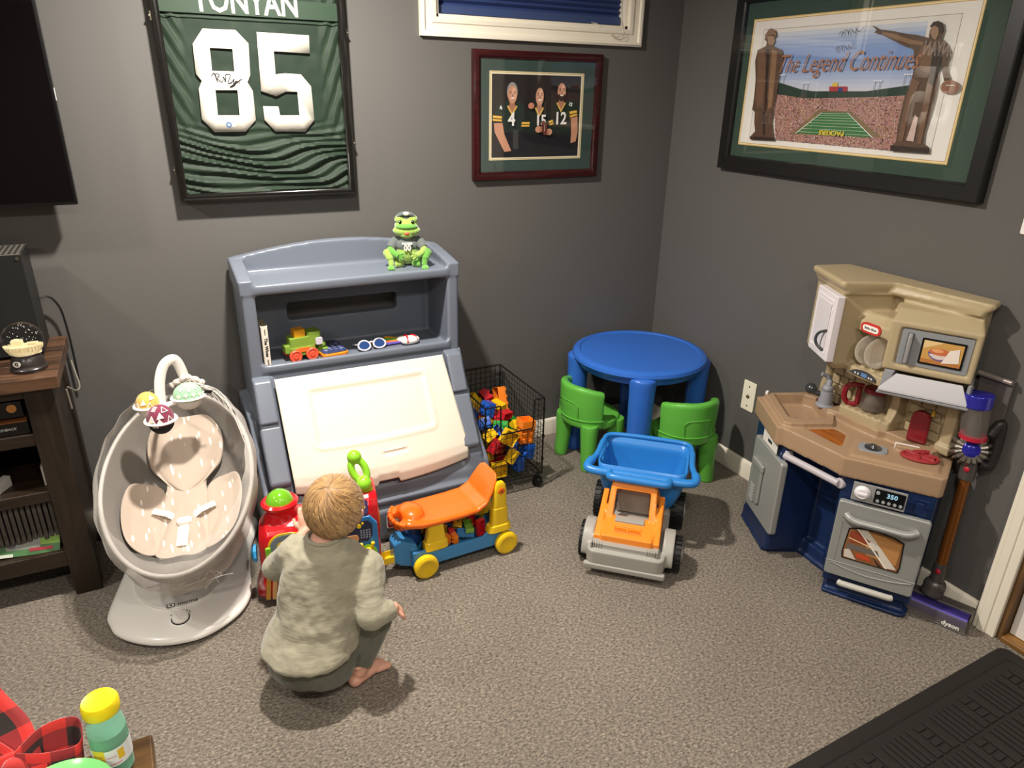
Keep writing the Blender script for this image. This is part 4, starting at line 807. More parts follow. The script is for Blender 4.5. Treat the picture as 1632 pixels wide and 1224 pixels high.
rp_.color_ramp.elements[0].position = .20; rp_.color_ramp.elements[0].color = (*srgb('e9dccd'), 1); rp_.color_ramp.elements[1].position = .24; rp_.color_ramp.elements[1].color = (*srgb('b5a494'), 1)
nt.links.new(tc_.outputs['Object'], mp.inputs[0]); nt.links.new(mp.outputs[0], vn.inputs['Vector']); nt.links.new(vn.outputs['Distance'], rp_.inputs[0]); nt.links.new(rp_.outputs[0], bs_.inputs['Base Color'])
def pad(poly, lift, thick, name, root, mat):
    pl = catmull([(a, b_, 0) for a, b_ in poly], 5, True); ca = sum(p.x for p in pl)/len(pl); cb = sum(p.y for p in pl)/len(pl)
    rings = []
    for s, h in ((1, 0), (1.0, thick*.5), (.97, thick*.85), (.85, thick), (.6, thick*1.05), (.3, thick*1.05), (.02, thick*1.05)):
        rings.append([on_seat(ca+(p.x-ca)*s, cb+(p.y-cb)*s)+NX*(lift+h) for p in pl])
    return MB().loft(rings).build(name, mat, root, sub=1)
pad([(.86, 0), (.82, .34), (.64, .54), (.42, .50), (.28, .28), (.05, .34), (-.3, .36), (-.58, .34), (-.66, .2), (-.62, 0), (-.66, -.2), (-.58, -.34), (-.3, -.36), (.05, -.34), (.28, -.28), (.42, -.50), (.64, -.54), (.82, -.34)], .02, .022, 'infant_insert', SW, INS)
pad([(.26, .56), (.18, .76), (-.10, .82), (-.42, .72), (-.60, .48), (-.56, .30), (-.2, .30), (.2, .30)], .024, .020, 'side_bolster', SW, INS)
pad([(.26, -.56), (.18, -.76), (-.10, -.82), (-.42, -.72), (-.60, -.48), (-.56, -.30), (-.2, -.30), (.2, -.30)], .024, .020, 'side_bolster', SW, INS)
pad([(.70, 0), (.66, .18), (.5, .24), (.36, .16), (.32, 0), (.36, -.16), (.5, -.24), (.66, -.18)], .038, .010, 'head_pad', SW, INS)
# crotch strap, buckle, clips
b = MB()
p0 = on_seat(-.50, 0)+NX*.058; p1 = on_seat(-.22, -.02)+NX*.068
b.tube([p0, p0.lerp(p1, .5)+NX*.008, p1], .017, 8, flat=.3, up=NX); 
for sx in (-1, 1): b.tube([p1, on_seat(-.10, sx*.22)+NX*.066, on_seat(-.05, sx*.42)+NX*.058], .011, 8, flat=.25, up=NX)
b.build('harness', M('strap_cream', 'e6ddd2', .8), SW)
b = MB(); b.ell(p1+NX*.008, (.024, .016, .012), e=.6); b.build('buckle', M('buckle_white', 'e8e2da', .35), SW)
for sx in (-1, 1): 
    c = on_seat(-.60, sx*.20)+NX*.035; MB(frame(c, BX, AX)).prism(rrect(.035, .018, .004), 0, .003).build('tab', M('tab_white', 'f4f0ea', .5), SW)
# insect net: translucent shell just outside the ring, gathered
def netmat():
    m = bpy.data.materials.new('sheer_net'); m.use_nodes = True; nt = m.node_tree; nt.nodes.clear()
    o = nt.nodes.new('ShaderNodeOutputMaterial'); t = nt.nodes.new('ShaderNodeBsdfTransparent'); d = nt.nodes.new('ShaderNodeBsdfDiffuse'); d.inputs[0].default_value = (*srgb('e6e0d8'), 1)
    mx = nt.nodes.new('ShaderNodeMixShader'); tc = nt.nodes.new('ShaderNodeTexCoord'); n = nt.nodes.new('ShaderNodeTexNoise'); n.inputs['Scale'].default_value = 9; n.inputs['Detail'].default_value = 3
    mr = nt.nodes.new('ShaderNodeMapRange'); mr.inputs[1].default_value = .35; mr.inputs[2].default_value = .7; mr.inputs[3].default_value = .16; mr.inputs[4].default_value = .42
    lw = nt.nodes.new('ShaderNodeLayerWeight'); lw.inputs[0].default_value = .25; ad = nt.nodes.new('ShaderNodeMath'); ad.operation = 'MULTIPLY_ADD'; ad.inputs[1].default_value = .35
    L = nt.links.new; L(tc.outputs['Object'], n.inputs[0]); L(n.outputs[0], mr.inputs[0]); L(lw.outputs['Facing'], ad.inputs[0]); L(mr.outputs[0], ad.inputs[2]); L(ad.outputs[0], mx.inputs[0]); L(t.outputs[0], mx.inputs[1]); L(d.outputs[0], mx.inputs[2]); L(mx.outputs[0], o.inputs[0]); return m
NET = netmat()
rings = []
for s, dz in ((1.0, -.12), (1.055, -.06), (1.085, .0), (1.06, .045), (.95, .080)):
    rings.append([rp(t, s*(1+.015*math.sin(t*17)), dz+.006*math.sin(t*23), 0) for t in TS])
MB().loft(rings, cap=False).build('insect_net', NET, SW, sub=1)
b = MB()
G0 = rp(-.12, 1.0, .05)   # gather at the head end
for i in range(9):
    r_ = random.Random(i); t1 = -1.35+.12*i; mid = rp(t1*.55, 1.0-.05*r_.random(), .06+.02*r_.random()); b.tube(catmull([G0+V3(r_.uniform(-.02, .02), 0, .005), mid, rp(t1, .96, .03)], 8), .0016, 5)
for i in range(8):
    r_ = random.Random(40+i); c = rp(math.pi+.1, .93, -.09)+BX*r_.uniform(-.05, .05); b.tube(catmull([c+BX*.07*math.cos(a+i)*(1+.3*r_.random())+AX*.02*math.sin(a+i)-NX*.03*math.sin(a*2+i) for a in (0, 1.2, 2.4, 3.6)], 6), .0012, 5)
o = b.build('net_threads', M('thread', 'd2ccc4', .8), SW)
b = MB(); b.tube(catmull([G0+BX*.055, G0+V3(0, .0, .028), G0-BX*.055], 8), [.010+.003*math.sin(i*2.3) for i in range(17)], 8); b.build('net_gather', M('gather', 'd0c8bf', .8), SW, label='ruched net gather')
# mobile arch
b = MB(); AC = V3(-2.255, -.20, 0)
pts = [V3(-2.300, -.235, .50), V3(-2.300, -.225, .58), V3(-2.292, -.215, .65), V3(-2.272, -.205, .700), V3(-2.245, -.195, .716), V3(-2.228, -.185, .700), V3(-2.214, -.175, .64), V3(-2.206, -.165, .56), V3(-2.20, -.16, .48)]
b.tube(catmull(pts, 8), .018, 14, flat=.55, up=(.3, -1, 0)); b.build('mobile_arch', BW, SW)
# toy bar reaching forward with three plush balls
TB = [V3(-2.297, -.235, .565), V3(-2.296, -.30, .60), V3(-2.290, -.37, .632)]
MB().tube(TB, .007, 10).build('mobile_arm', BW, SW)
hub = V3(-2.285, -.385, .626)
def plush_ball(pos, rx, c1, c2, mark, name, lbl):
    d = (pos-hub).normalized()
    o = MB().ell(pos, rx, n=24, m=14).build(name, c1, SW, label=lbl)
    x0 = V3(0, 0, 0)
    b = MB(); b.tube([pos+V3(math.cos(t)*(rx[0]+.004), math.sin(t)*(rx[1]+.004), -.004) for t in [2*math.pi*i/30 for i in range(30)]], .006, 8, closed=True, flat=.6); b.tube([hub, pos-d*rx[0]*.9+V3(0, 0, -.004)], .009, 8); b.build('toy_holder', BW, SW)
    MB().ell(pos+V3(0, 0, -.010), (rx[0]*.92, rx[1]*.92, rx[2]*.95), n=24, m=12).build('toy_underside', c2, o, world=False) if False else None
    u = MB(); u.ell(pos+V3(0, 0, -.008), (rx[0]*.96, rx[1]*.96, rx[2]*.96), n=24, m=14)
    u.v = [v for v in u.v]
    uo = u.build('toy_underside', c2, SW)
    q = MB()
    for (lat, lon, s, kind) in mark:
        n_ = V3(math.cos(lat)*math.cos(lon), math.cos(lat)*math.sin(lon), math.sin(lat)); P = pos+V3(n_.x*rx[0], n_.y*rx[1], n_.z*rx[2])*1.012
        nn = V3(n_.x/rx[0], n_.y/rx[1], n_.z/rx[2]).normalized(); uu = nn.cross(V3(0, 0, 1)).normalized()*-1; vv = nn.cross(uu)
        X = frame(P, uu, vv)
        if kind == '+': q.prism([(-s*.3, -s), (s*.3, -s), (s*.3, -s*.3), (s, -s*.3), (s, s*.3), (s*.3, s*.3), (s*.3, s), (-s*.3, s), (-s*.3, s*.3), (-s, s*.3), (-s, -s*.3), (-s*.3, -s*.3)], -.0012, .0006, X)
        if kind == 't': q.prism([(-s, -s), (s, -s*.8), (0, s)], -.0016, .0006, X)
        if kind == 'v':
            for e0, e1 in (((-s, -s), (s, -s)), ((s, -s), (0, s)), ((0, s), (-s, -s))): q.tube([(e0[0], e0[1], 0), (e1[0], e1[1], 0)], .0014, 5, X=X)
        if kind == 'l':
            for k_ in (-1, 0, 1): q.box((k_*s*.5-.001, -s, -.001), (k_*s*.5+.001, s, .0006), X)
    q.build('toy_pattern', M('pattern_cream', 'f0e8dc', .8), SW)
R_ = math.radians
plush_ball(V3(-2.335, -.375, .636), (.036, .034, .042), M('plush_yellow', 'e8b45a', .85, sheen=.3), M('plush_bw', 'd8d4cc', .85), [(R_(25), R_(-110), .009, 't'), (R_(10), R_(-80), .009, 'v'), (R_(10), R_(-145), .008, 'v'), (R_(45), R_(-60), .009, 't')], 'plush_ball', 'yellow patterned plush ball')
plush_ball(V3(-2.212, -.365, .642), (.047, .036, .044), M('plush_mint', '9cc9a4', .85, sheen=.3), MATS['plush_bw'], [(R_(a), R_(l), .007, '+') for a, l in ((15, -100), (15, -70), (12, -130), (40, -85), (42, -125), (45, -45), (10, -40), (65, -100))], 'plush_ball', 'mint green plush ball with crosses')
plush_ball(V3(-2.303, -.462, .616), (.041, .040, .046), M('plush_maroon', '7c2c46', .85, sheen=.3), M('plush_black', '17171a', .85), [(R_(30), R_(-90), .011, 't'), (R_(15), R_(-130), .012, 't'), (R_(5), R_(-95), .011, 't'), (R_(55), R_(-60), .010, 'v'), (R_(10), R_(-50), .009, 'v'), (R_(60), R_(-130), .010, 'l'), (R_(-8), R_(-115), .008, 'v')], 'plush_ball', 'maroon plush ball with triangles')
MB().prism([(0, 0), (.024, -.004), (.030, .006), (.006, .010)], 0, .002, Matrix.Translation((-2.165, -.375, .645)) @ Matrix.Rotation(math.pi/2, 4, 'X')).build('toy_tag', BB, SW)
MB().ell(hub, (.016, .016, .008)).build('mobile_hub', BW, SW)
# ================================================================ ride-on train engine
TR = M('train_red', 'c41820', .22, spec=.5, coat=.3); TBu = M('train_blue', '2f7fc0', .3, coat=.2); TYe = M('train_yellow', 'ecc41c', .28, coat=.2); TLi = M('train_lime', '8ccf2c', .25, coat=.3); TOr = M('wagon_orange', 'ee6a16', .25, coat=.2); TPu = M('train_purple', '2b2050', .35)
tn = thing('ride_on_train', 'red toy train engine with lime dome and handle in front of the toddler', 'toy train', (-1.885, -.678, 0), rz=math.radians(-10))
# local: x right (cab), -y towards the room; front face y ~ -.09
b = MB()
def sec(x, hw, z0, z1, n=20, yc=0, p=.55):
    out = []
    for i in range(n):
        t = 2*math.pi*i/n; c, s_ = math.cos(t), math.sin(t); out.append((x, yc+hw*math.copysign(abs(c)**p, c), (z0+z1)/2+(z1-z0)/2*math.copysign(abs(s_)**p, s_)))
    return out
b.loft([sec(-.195, .050, .06, .20), sec(-.19, .075, .04, .255), sec(-.165, .088, .035, .285), sec(-.10, .092, .035, .292), sec(.0, .092, .035, .290), sec(.06, .094, .035, .285), sec(.10, .096, .035, .27)])
b.loft([sec(.03, .070, .25, .30, p=.5), sec(.05, .092, .035, .33, p=.5), sec(.10, .098, .03, .355, p=.45), sec(.17, .098, .03, .365, p=.45), sec(.195, .088, .04, .36, p=.5), sec(.20, .06, .06, .33, p=.5)])
b.lathe([(.001, .27), (.062, .27), (.058, .285), (.048, .305), (.050, .318), (.058, .330), (.056, .342), (.045, .345), (.001, .345)], 30, Matrix.Translation((-.115, .0, .0)))
b.ell((-.032, -.03, .318), (.014, .014, .014)); b.rod((-.032, -.03, .28), (-.032, -.03, .318), .008)
b.loft([sec(-.215, .045, .0, .0+.04), sec(-.19, .088, .01, .10), sec(-.165, .10, .012, .12), sec(-.13, .092, .02, .12)])
b.build('body', TR, tn, remesh=.0042, sm=3, world=False)
MB(Matrix.Translation((-.115, 0, .340))).lathe([(.046, -.005), (.044, .006), (.036, .024), (.022, .036), (.008, .041), (.001, .0415)], 32).build('dome', M('dome_lime', '7fd22a', .12, trans=.35, coat=.5), tn, world=False)
MB(Matrix.Translation((-.115, 0, 0))).lathe([(.046, .335), (.058, .333), (.060, .340), (.052, .347), (.046, .345)], 36).build('dome_ring', TR, tn, world=False)
XF = Matrix.Translation((0, -.092, 0)) @ Matrix.Rotation(math.pi/2, 4, 'X')
b = MB(XF); b.prism(rrect(.125, .12, .05), 0, .004, Matrix.Translation((-.10, .215, 0))); b.build('window_rim', TYe, tn, world=False, bevel=.002)
b = MB(XF); b.prism(rrect(.112, .107, .045), .003, .0052, Matrix.Translation((-.10, .215, 0))); b.build('window_panel', M('panel_greyblue', '7f8f95', .4), tn, world=False)
b = MB(XF); b.mat(TYe); b.prism([(-.115+.020*math.cos(t), .225+.020*math.sin(t)) for t in [i*.35 for i in range(18)]], .004, .0065); b.mat(M('face_brown', '5a3a24', .5)); b.prism([(-.115+.013*math.cos(t), .225+.013*math.sin(t)) for t in [i*.35 for i in range(18)]], .0065, .0075); b.build('clock', None, tn, world=False)
b = MB(XF); b.prism(rrect(.018, .05, .006), 0, .010, Matrix.Translation((-.162, .205, 0))); b.build('lever', TLi, tn, world=False, bevel=.003)
# blue activity panel, purple panel, figure
b = MB(XF); b.prism([(.038, .18), (.06, .275), (.09, .30), (.165, .30), (.188, .27), (.190, .16), (.175, .075), (.15, .06), (.06, .12)], 0, .012); b.build('activity_panel', TBu, tn, world=False, bevel=.004)
b = MB(XF); b.prism([(.075, .21), (.082, .272), (.10, .285), (.158, .285), (.172, .268), (.170, .225), (.155, .205)], .0115, .014); b.build('dark_panel', M('panel_dark', '2c3048', .3), tn, world=False)
b = MB(XF)
for i in range(4):
    for j in range(4): b.prism(rrect(.0055, .006, .001), .0135, .0145, Matrix.Translation((.134+.009*i, .222+.009*j, 0)))
b.build('speaker_grid', M('grid_grey', '8b8f9c', .4), tn, world=False)
b = MB(XF); b.rod((.128, .268, .014), (.128, .268, .018), .007); b.rod((.140, .277, .014), (.140, .277, .017), .004); b.build('round_button', TYe, tn, world=False)
b = MB(XF); b.prism(rrect(.05, .026, .010), .0135, .016, Matrix.Translation((.10, .222, 0))); b.build('picture_plate', M('plate_tan', 'd89a68', .4), tn, world=False)
b = MB(XF); b.prism([(.150+.034*math.cos(t), .150+.042*math.sin(t)) for t in [i*.3 for i in range(21)]], .011, .015); b.build('phone_cradle', TLi, tn, world=False, bevel=.002)
fig = MB(XF); fig.prism(rrect(.046, .052, .016), .013, .026, Matrix.Translation((.150, .155, 0))); fig.rod((.133, .180, .02), (.131, .196, .02), .006); fig.rod((.165, .180, .02), (.168, .196, .02), .006); fig.ell((.131, .198, .02), .007); fig.ell((.169, .198, .02), .007)
fg = fig.build('toy_figure', TYe, tn, world=False, bevel=.004, seg=3)
b = MB(XF); b.mat(M('figure_face', 'e8a088', .4)); b.prism([(.150+.015*math.cos(t), .158+.013*math.sin(t)) for t in [i*.35 for i in range(18)]], .026, .0275); b.mat(MATS['face_brown'])
for x in (-.006, .006): b.prism([(.150+x+.0022*math.cos(t), .161+.0028*math.sin(t)) for t in [i*.8 for i in range(8)]], .0275, .0280)
b.prism(arc2((.150, .157), .007, .006, 180, 360, 8), .0275, .0282); b.mat(TOr); b.prism(rrect(.022, .016, .004), .026, .0275, Matrix.Translation((.152, .134, 0))); b.build('figure_details', None, fg, world=False)
b = MB(XF); b.prism(rrect(.06, .018, .007), .010, .013, Matrix.Translation((.078, .165, 0))); b.build('name_plate', TLi, tn, world=False)
XU = Matrix.Translation((.120, -.084, .325)) @ Matrix.Rotation(math.radians(62), 4, 'X')
b = MB(XU); b.prism(rrect(.085, .050, .012), -.006, .008); b.build('upper_panel', TPu, tn, world=False, bevel=.002)
b = MB(XU); b.mat(TYe); b.prism([(.018, -.010), (.034, -.002), (.030, .014), (.020, .016)], .008, .0095); b.mat(M('musician_white', 'd8d0c0', .4)); b.prism(rrect(.014, .02, .003), .008, .0095, Matrix.Translation((-.01, 0, 0))); b.build('panel_picture', None, tn, world=False)
# handle
b = MB(); P1, P2 = V3(.135, -.0, .470), V3(.158, -.035, .385)
b.ell(P1, .0245); b.ell(P2, .0265)
for s in (-1, 1): b.tube(catmull([P1, P1.lerp(P2, .3)+V3(s*.020, 0, .0), P1.lerp(P2, .7)+V3(s*.020, .0, .0), P2], 5), .0125, 10)
b.tube([P2, P2+V3(.015, .01, -.05)], .022, 12)
b.build('handle', TLi, tn, world=False, remesh=.003, sm=3)
# side stripes, front lamp, wheels
b = MB(XF @ Matrix.Translation((-.158, .07, .005)) @ Matrix.Rotation(-.12, 4, 'Z'))
for i, c_ in enumerate(('d9a03c', 'e8b878', '9fb4cf')):
    b.mat(M('stripe_'+c_, c_, .4)); b.prism(rrect(.014, .085, .003), 0, .003, Matrix.Translation((-.018+.020*i, 0, 0)))
b.build('cattle_guard_stripes', None, tn, world=False)
b = MB(); b.lathe([(.001, 0), (.030, 0), (.030, .008), (.018, .016), (.001, .018)], 8, Matrix.Translation((-.205, -.02, .165)) @ Matrix.Rotation(-math.pi/2, 4, 'Y')); b.build('front_lamp', M('lamp_cyan', '3aa0dc', .3), tn, world=False)
for x, y in ((-.10, -.090), (-.0, -.090), (.13, -.092), (-.10, .080), (.13, .080)):
    o = MB(Matrix.Translation((x, y, .0385)) @ Matrix.Rotation(math.pi/2, 4, 'X')).lathe([(.001, -.010), (.034, -.010), (.038, -.006), (.038, .008), (.034, .012), (.020, .012), (.016, .008), (.001, .008)], 28).build('wheel', TYe, tn, world=False)

MB(Matrix.Translation((.193, .02, .20)) @ Matrix.Scale(.5, 4, (1, 0, 0))).ell((0, 0, 0), (.035, .03, .075)).build('side_disc', M('roller_yellow', 'e0a62c', .3), tn, world=False)
# ---------------------------------------------------------------- wagon
wg = thing('ride_on_wagon', 'blue toy wagon with orange seat and yellow wheels behind the train', 'toy wagon', (-1.41, -.72, 0), rz=math.radians(2))
b = MB(); b.prism(rrect(.36, .15, .03), .035, .050); 
for y in (-.082, .072): b.loft([[(x, y, .035), (x, y+.010, .035), (x, y+.010, z), (x, y, z)] for x, z in ((-.19, .095), (-.17, .105), (-.12, .105), (-.09, .088), (.08, .088), (.11, .112), (.17, .118), (.185, .11))])
b.box((-.19, -.08, .035), (-.165, .08, .105)); b.box((.165, -.08, .035), (.188, .08, .11))
b.loft([[(-.165, -.06, .03), (-.165, .03, .03), (-.165, .03, .12), (-.165, -.06, .12)], [(-.225, -.055, .045), (-.225, .02, .045), (-.225, .02, .15), (-.225, -.055, .15)], [(-.245, -.04, .055), (-.245, .01, .055), (-.245, .01, .13), (-.245, -.04, .13)]])
b.build('chassis', M('wagon_blue', '3d86bd', .3, coat=.2), wg, remesh=.004, sm=3, world=False)
MB().lathe([(.001, .0), (.034, .0), (.032, .10), (.001, .105)], 20, Matrix.Translation((-.158, .01, .10))).build('front_post', M('wagon_navy', '1d3f78', .35), wg, world=False)
for x, y, s in ((-.100, -.066, 1), (-.10, .055, 1)):
    b = MB(); b.loft([[(x+dx*w_, y+dy*d_, z) for dx, dy in rrect(1, 1, .25, 4)] for z, w_, d_ in ((.095, .090, .045), (.125, .086, .042), (.128, .076, .036), (.170, .062, .032), (.196, .058, .030))]); b.build('seat_support', TYe, wg, world=False, bevel=.003)
for y in (-.074, .064):
    b = MB(); b.loft([[(.148+dx*w_+ox, y+dy*d_, z) for dx, dy in rrect(1, 1, .3, 4)] for z, w_, d_, ox in ((.10, .098, .05, 0), (.125, .088, .044, 0), (.128, .070, .036, .002), (.195, .062, .034, .002), (.197, .056, .030, .002), (.265, .050, .028, .004), (.290, .040, .024, .004), (.300, .022, .014, .004))])
    b.build('rear_post', TYe, wg, world=False, bevel=.002)
b = MB(Matrix.Translation((.152, -.0885, .268)) @ Matrix.Rotation(math.pi/2, 4, 'X')); b.lathe([(.001, 0), (.013, 0), (.013, .002), (.011, .003), (.001, .003)], 20); b.build('round_badge', TOr, wg, world=False)
b = MB(Matrix.Translation((.152, -.0920, .268)) @ Matrix.Rotation(math.pi/2, 4, 'X')); b.prism(rrect(.004, .012, .001), 0, .0012); b.build('badge_mark', MATS['face_brown'], wg, world=False)
# orange seat: swept section rising at the back
b = MB(); SECS = [(-.235, .205, .03, .020), (-.222, .215, .055, .028), (-.195, .228, .072, .034), (-.15, .222, .082, .034), (-.10, .222, .086, .032), (.0, .222, .088, .030), (.06, .226, .088, .030), (.095, .245, .086, .032), (.120, .285, .080, .032), (.140, .318, .070, .026), (.150, .328, .05, .018)]
rings = []
for x, z, hw, th in SECS:
    r_ = []
    for i in range(28):
        t = 2*math.pi*i/28; c, s_ = math.cos(t), math.sin(t); yy = hw*math.copysign(abs(c)**.5, c); zz_ = z-th/2+th/2*math.copysign(abs(s_)**.6, s_)-(.010*(1-(yy/hw)**2) if s_ > 0 else 0)*(1 if -.14 < x < .11 else 0)
        r_.append((x, -.004+yy, zz_))
    rings.append(r_)
b.loft(rings); b.ell((-.165, -.004, .225), (.045, .058, .026)); 
for i in range(9):
    t = math.radians(120+15*i); b.ell((-.185+.052*math.cos(t), -.004+.074*math.sin(t), .216), (.010, .006, .012))
cut = MB(); cut.prism(rrect(.020, .060, .008), .15, .30, Matrix.Translation((-.214, -.004, 0)))
b.build('seat', TOr, wg, cuts=[cut], remesh=.004, sm=2, world=False)
for x in (-.148, .172):
    for y in (-.094, .084):
        b = MB(Matrix.Translation((x, y, .0455)) @ Matrix.Rotation(math.pi/2, 4, 'X')); b.lathe([(.001, -.012), (.036, -.014), (.044, -.009), (.0455, 0), (.044, .010), (.036, .016), (.028, .016), (.018, .009), (.010, .007), (.001, .007)], 32); b.build('wheel', TYe, wg, world=False)
b = MB(); b.box((-.29, -.040, .060), (-.235, -.038+.004, .085)); b.box((-.29, .0, .060), (-.235, .004, .085)); b.box((-.29, -.040, .058), (-.235, .004, .064)); b.box((-.24, -.042, .056), (-.234, .006, .088)); b.build('hitch', TYe, wg, world=False, bevel=.0015)
# ---------------------------------------------------------------- building blocks
def block_mesh(nx, ny, u, h, sr, sh, roof=False):
    b = MB(); W_, D_ = nx*u, ny*u; g = .0006
    if roof: b.prism([(-D_/2+g, 0), (D_/2-g, 0), (D_/2-g, h*.3), (0, h), (-D_/2+g, h*.3)], -W_/2+g, W_/2-g, Matrix(((0, 0, 1, 0), (1, 0, 0, 0), (0, 1, 0, -(h+sh)/2), (0, 0, 0, 1))))
    else:
        z0 = -(h+sh)/2; t = u*.07
        o = [(-W_/2+g, -D_/2+g), (W_/2-g, -D_/2+g), (W_/2-g, D_/2-g), (-W_/2+g, D_/2-g)]; i_ = [(x-math.copysign(t, x), y-math.copysign(t, y)) for x, y in o]
        vs = [(x, y, z0) for x, y in o]+[(x, y, z0+h) for x, y in o]+[(x, y, z0) for x, y in i_]+[(x, y, z0+h-t) for x, y in i_]
        fs = [(4, 5, 6, 7), (15, 14, 13, 12)]
        for k_ in range(4): n_ = (k_+1) % 4; fs += [(k_, n_, n_+4, k_+4), (k_+8, k_+12, n_+12, n_+8), (k_, k_+8, n_+8, n_)]
        b.add(vs, fs)
        for ix in range(nx):
            for iy in range(ny): b.lathe([(sr, 0), (sr, sh*.85), (sr*.92, sh), (.0005, sh)], 14, Matrix.Translation(((ix-(nx-1)/2)*u, (iy-(ny-1)/2)*u, z0+h)))
    return b
BC = [('yellow', 'e6b81a'), ('blue', '1c58b8'), ('green', '2f9a3c'), ('red', 'c4222c'), ('orange', 'ee8020'), ('yellow', 'e6b81a')]
BLK = {}
def get_block(kind, cname, chex, small=False):
    key = (kind, cname, small)
    if key not in BLK:
        u = .016 if small else .032; nx, ny = {'sq': (2, 2), 'long': (4, 2), 'small': (1, 2), 'roof': (2, 2)}[kind]
        o = block_mesh(nx, ny, u, (.019 if small else .036), u*.30, (.005 if small else .009), kind == 'roof').build('toy_block', M('block_'+cname, chex, .22, coat=.2), bevel=.0008, seg=1); BLK[key] = [o, False]
    o, used = BLK[key]
    if used:
        c = o.copy(); COL.objects.link(c); return c
    BLK[key][1] = True; return o
SHN = {'sq': 'square', 'long': 'long', 'small': 'narrow', 'roof': 'roof shaped'}
def where(x, y, z, box, zr):
    x0, x1, y0, y1 = box
    return ('top' if z > zr*.66 else 'middle' if z > zr*.33 else 'bottom')+' of the heap', ('back' if y > y0+(y1-y0)*.66 else 'mid' if y > y0+(y1-y0)*.33 else 'front')+(' right' if x > (x0+x1)/2 else ' left')
from mathutils import Quaternion
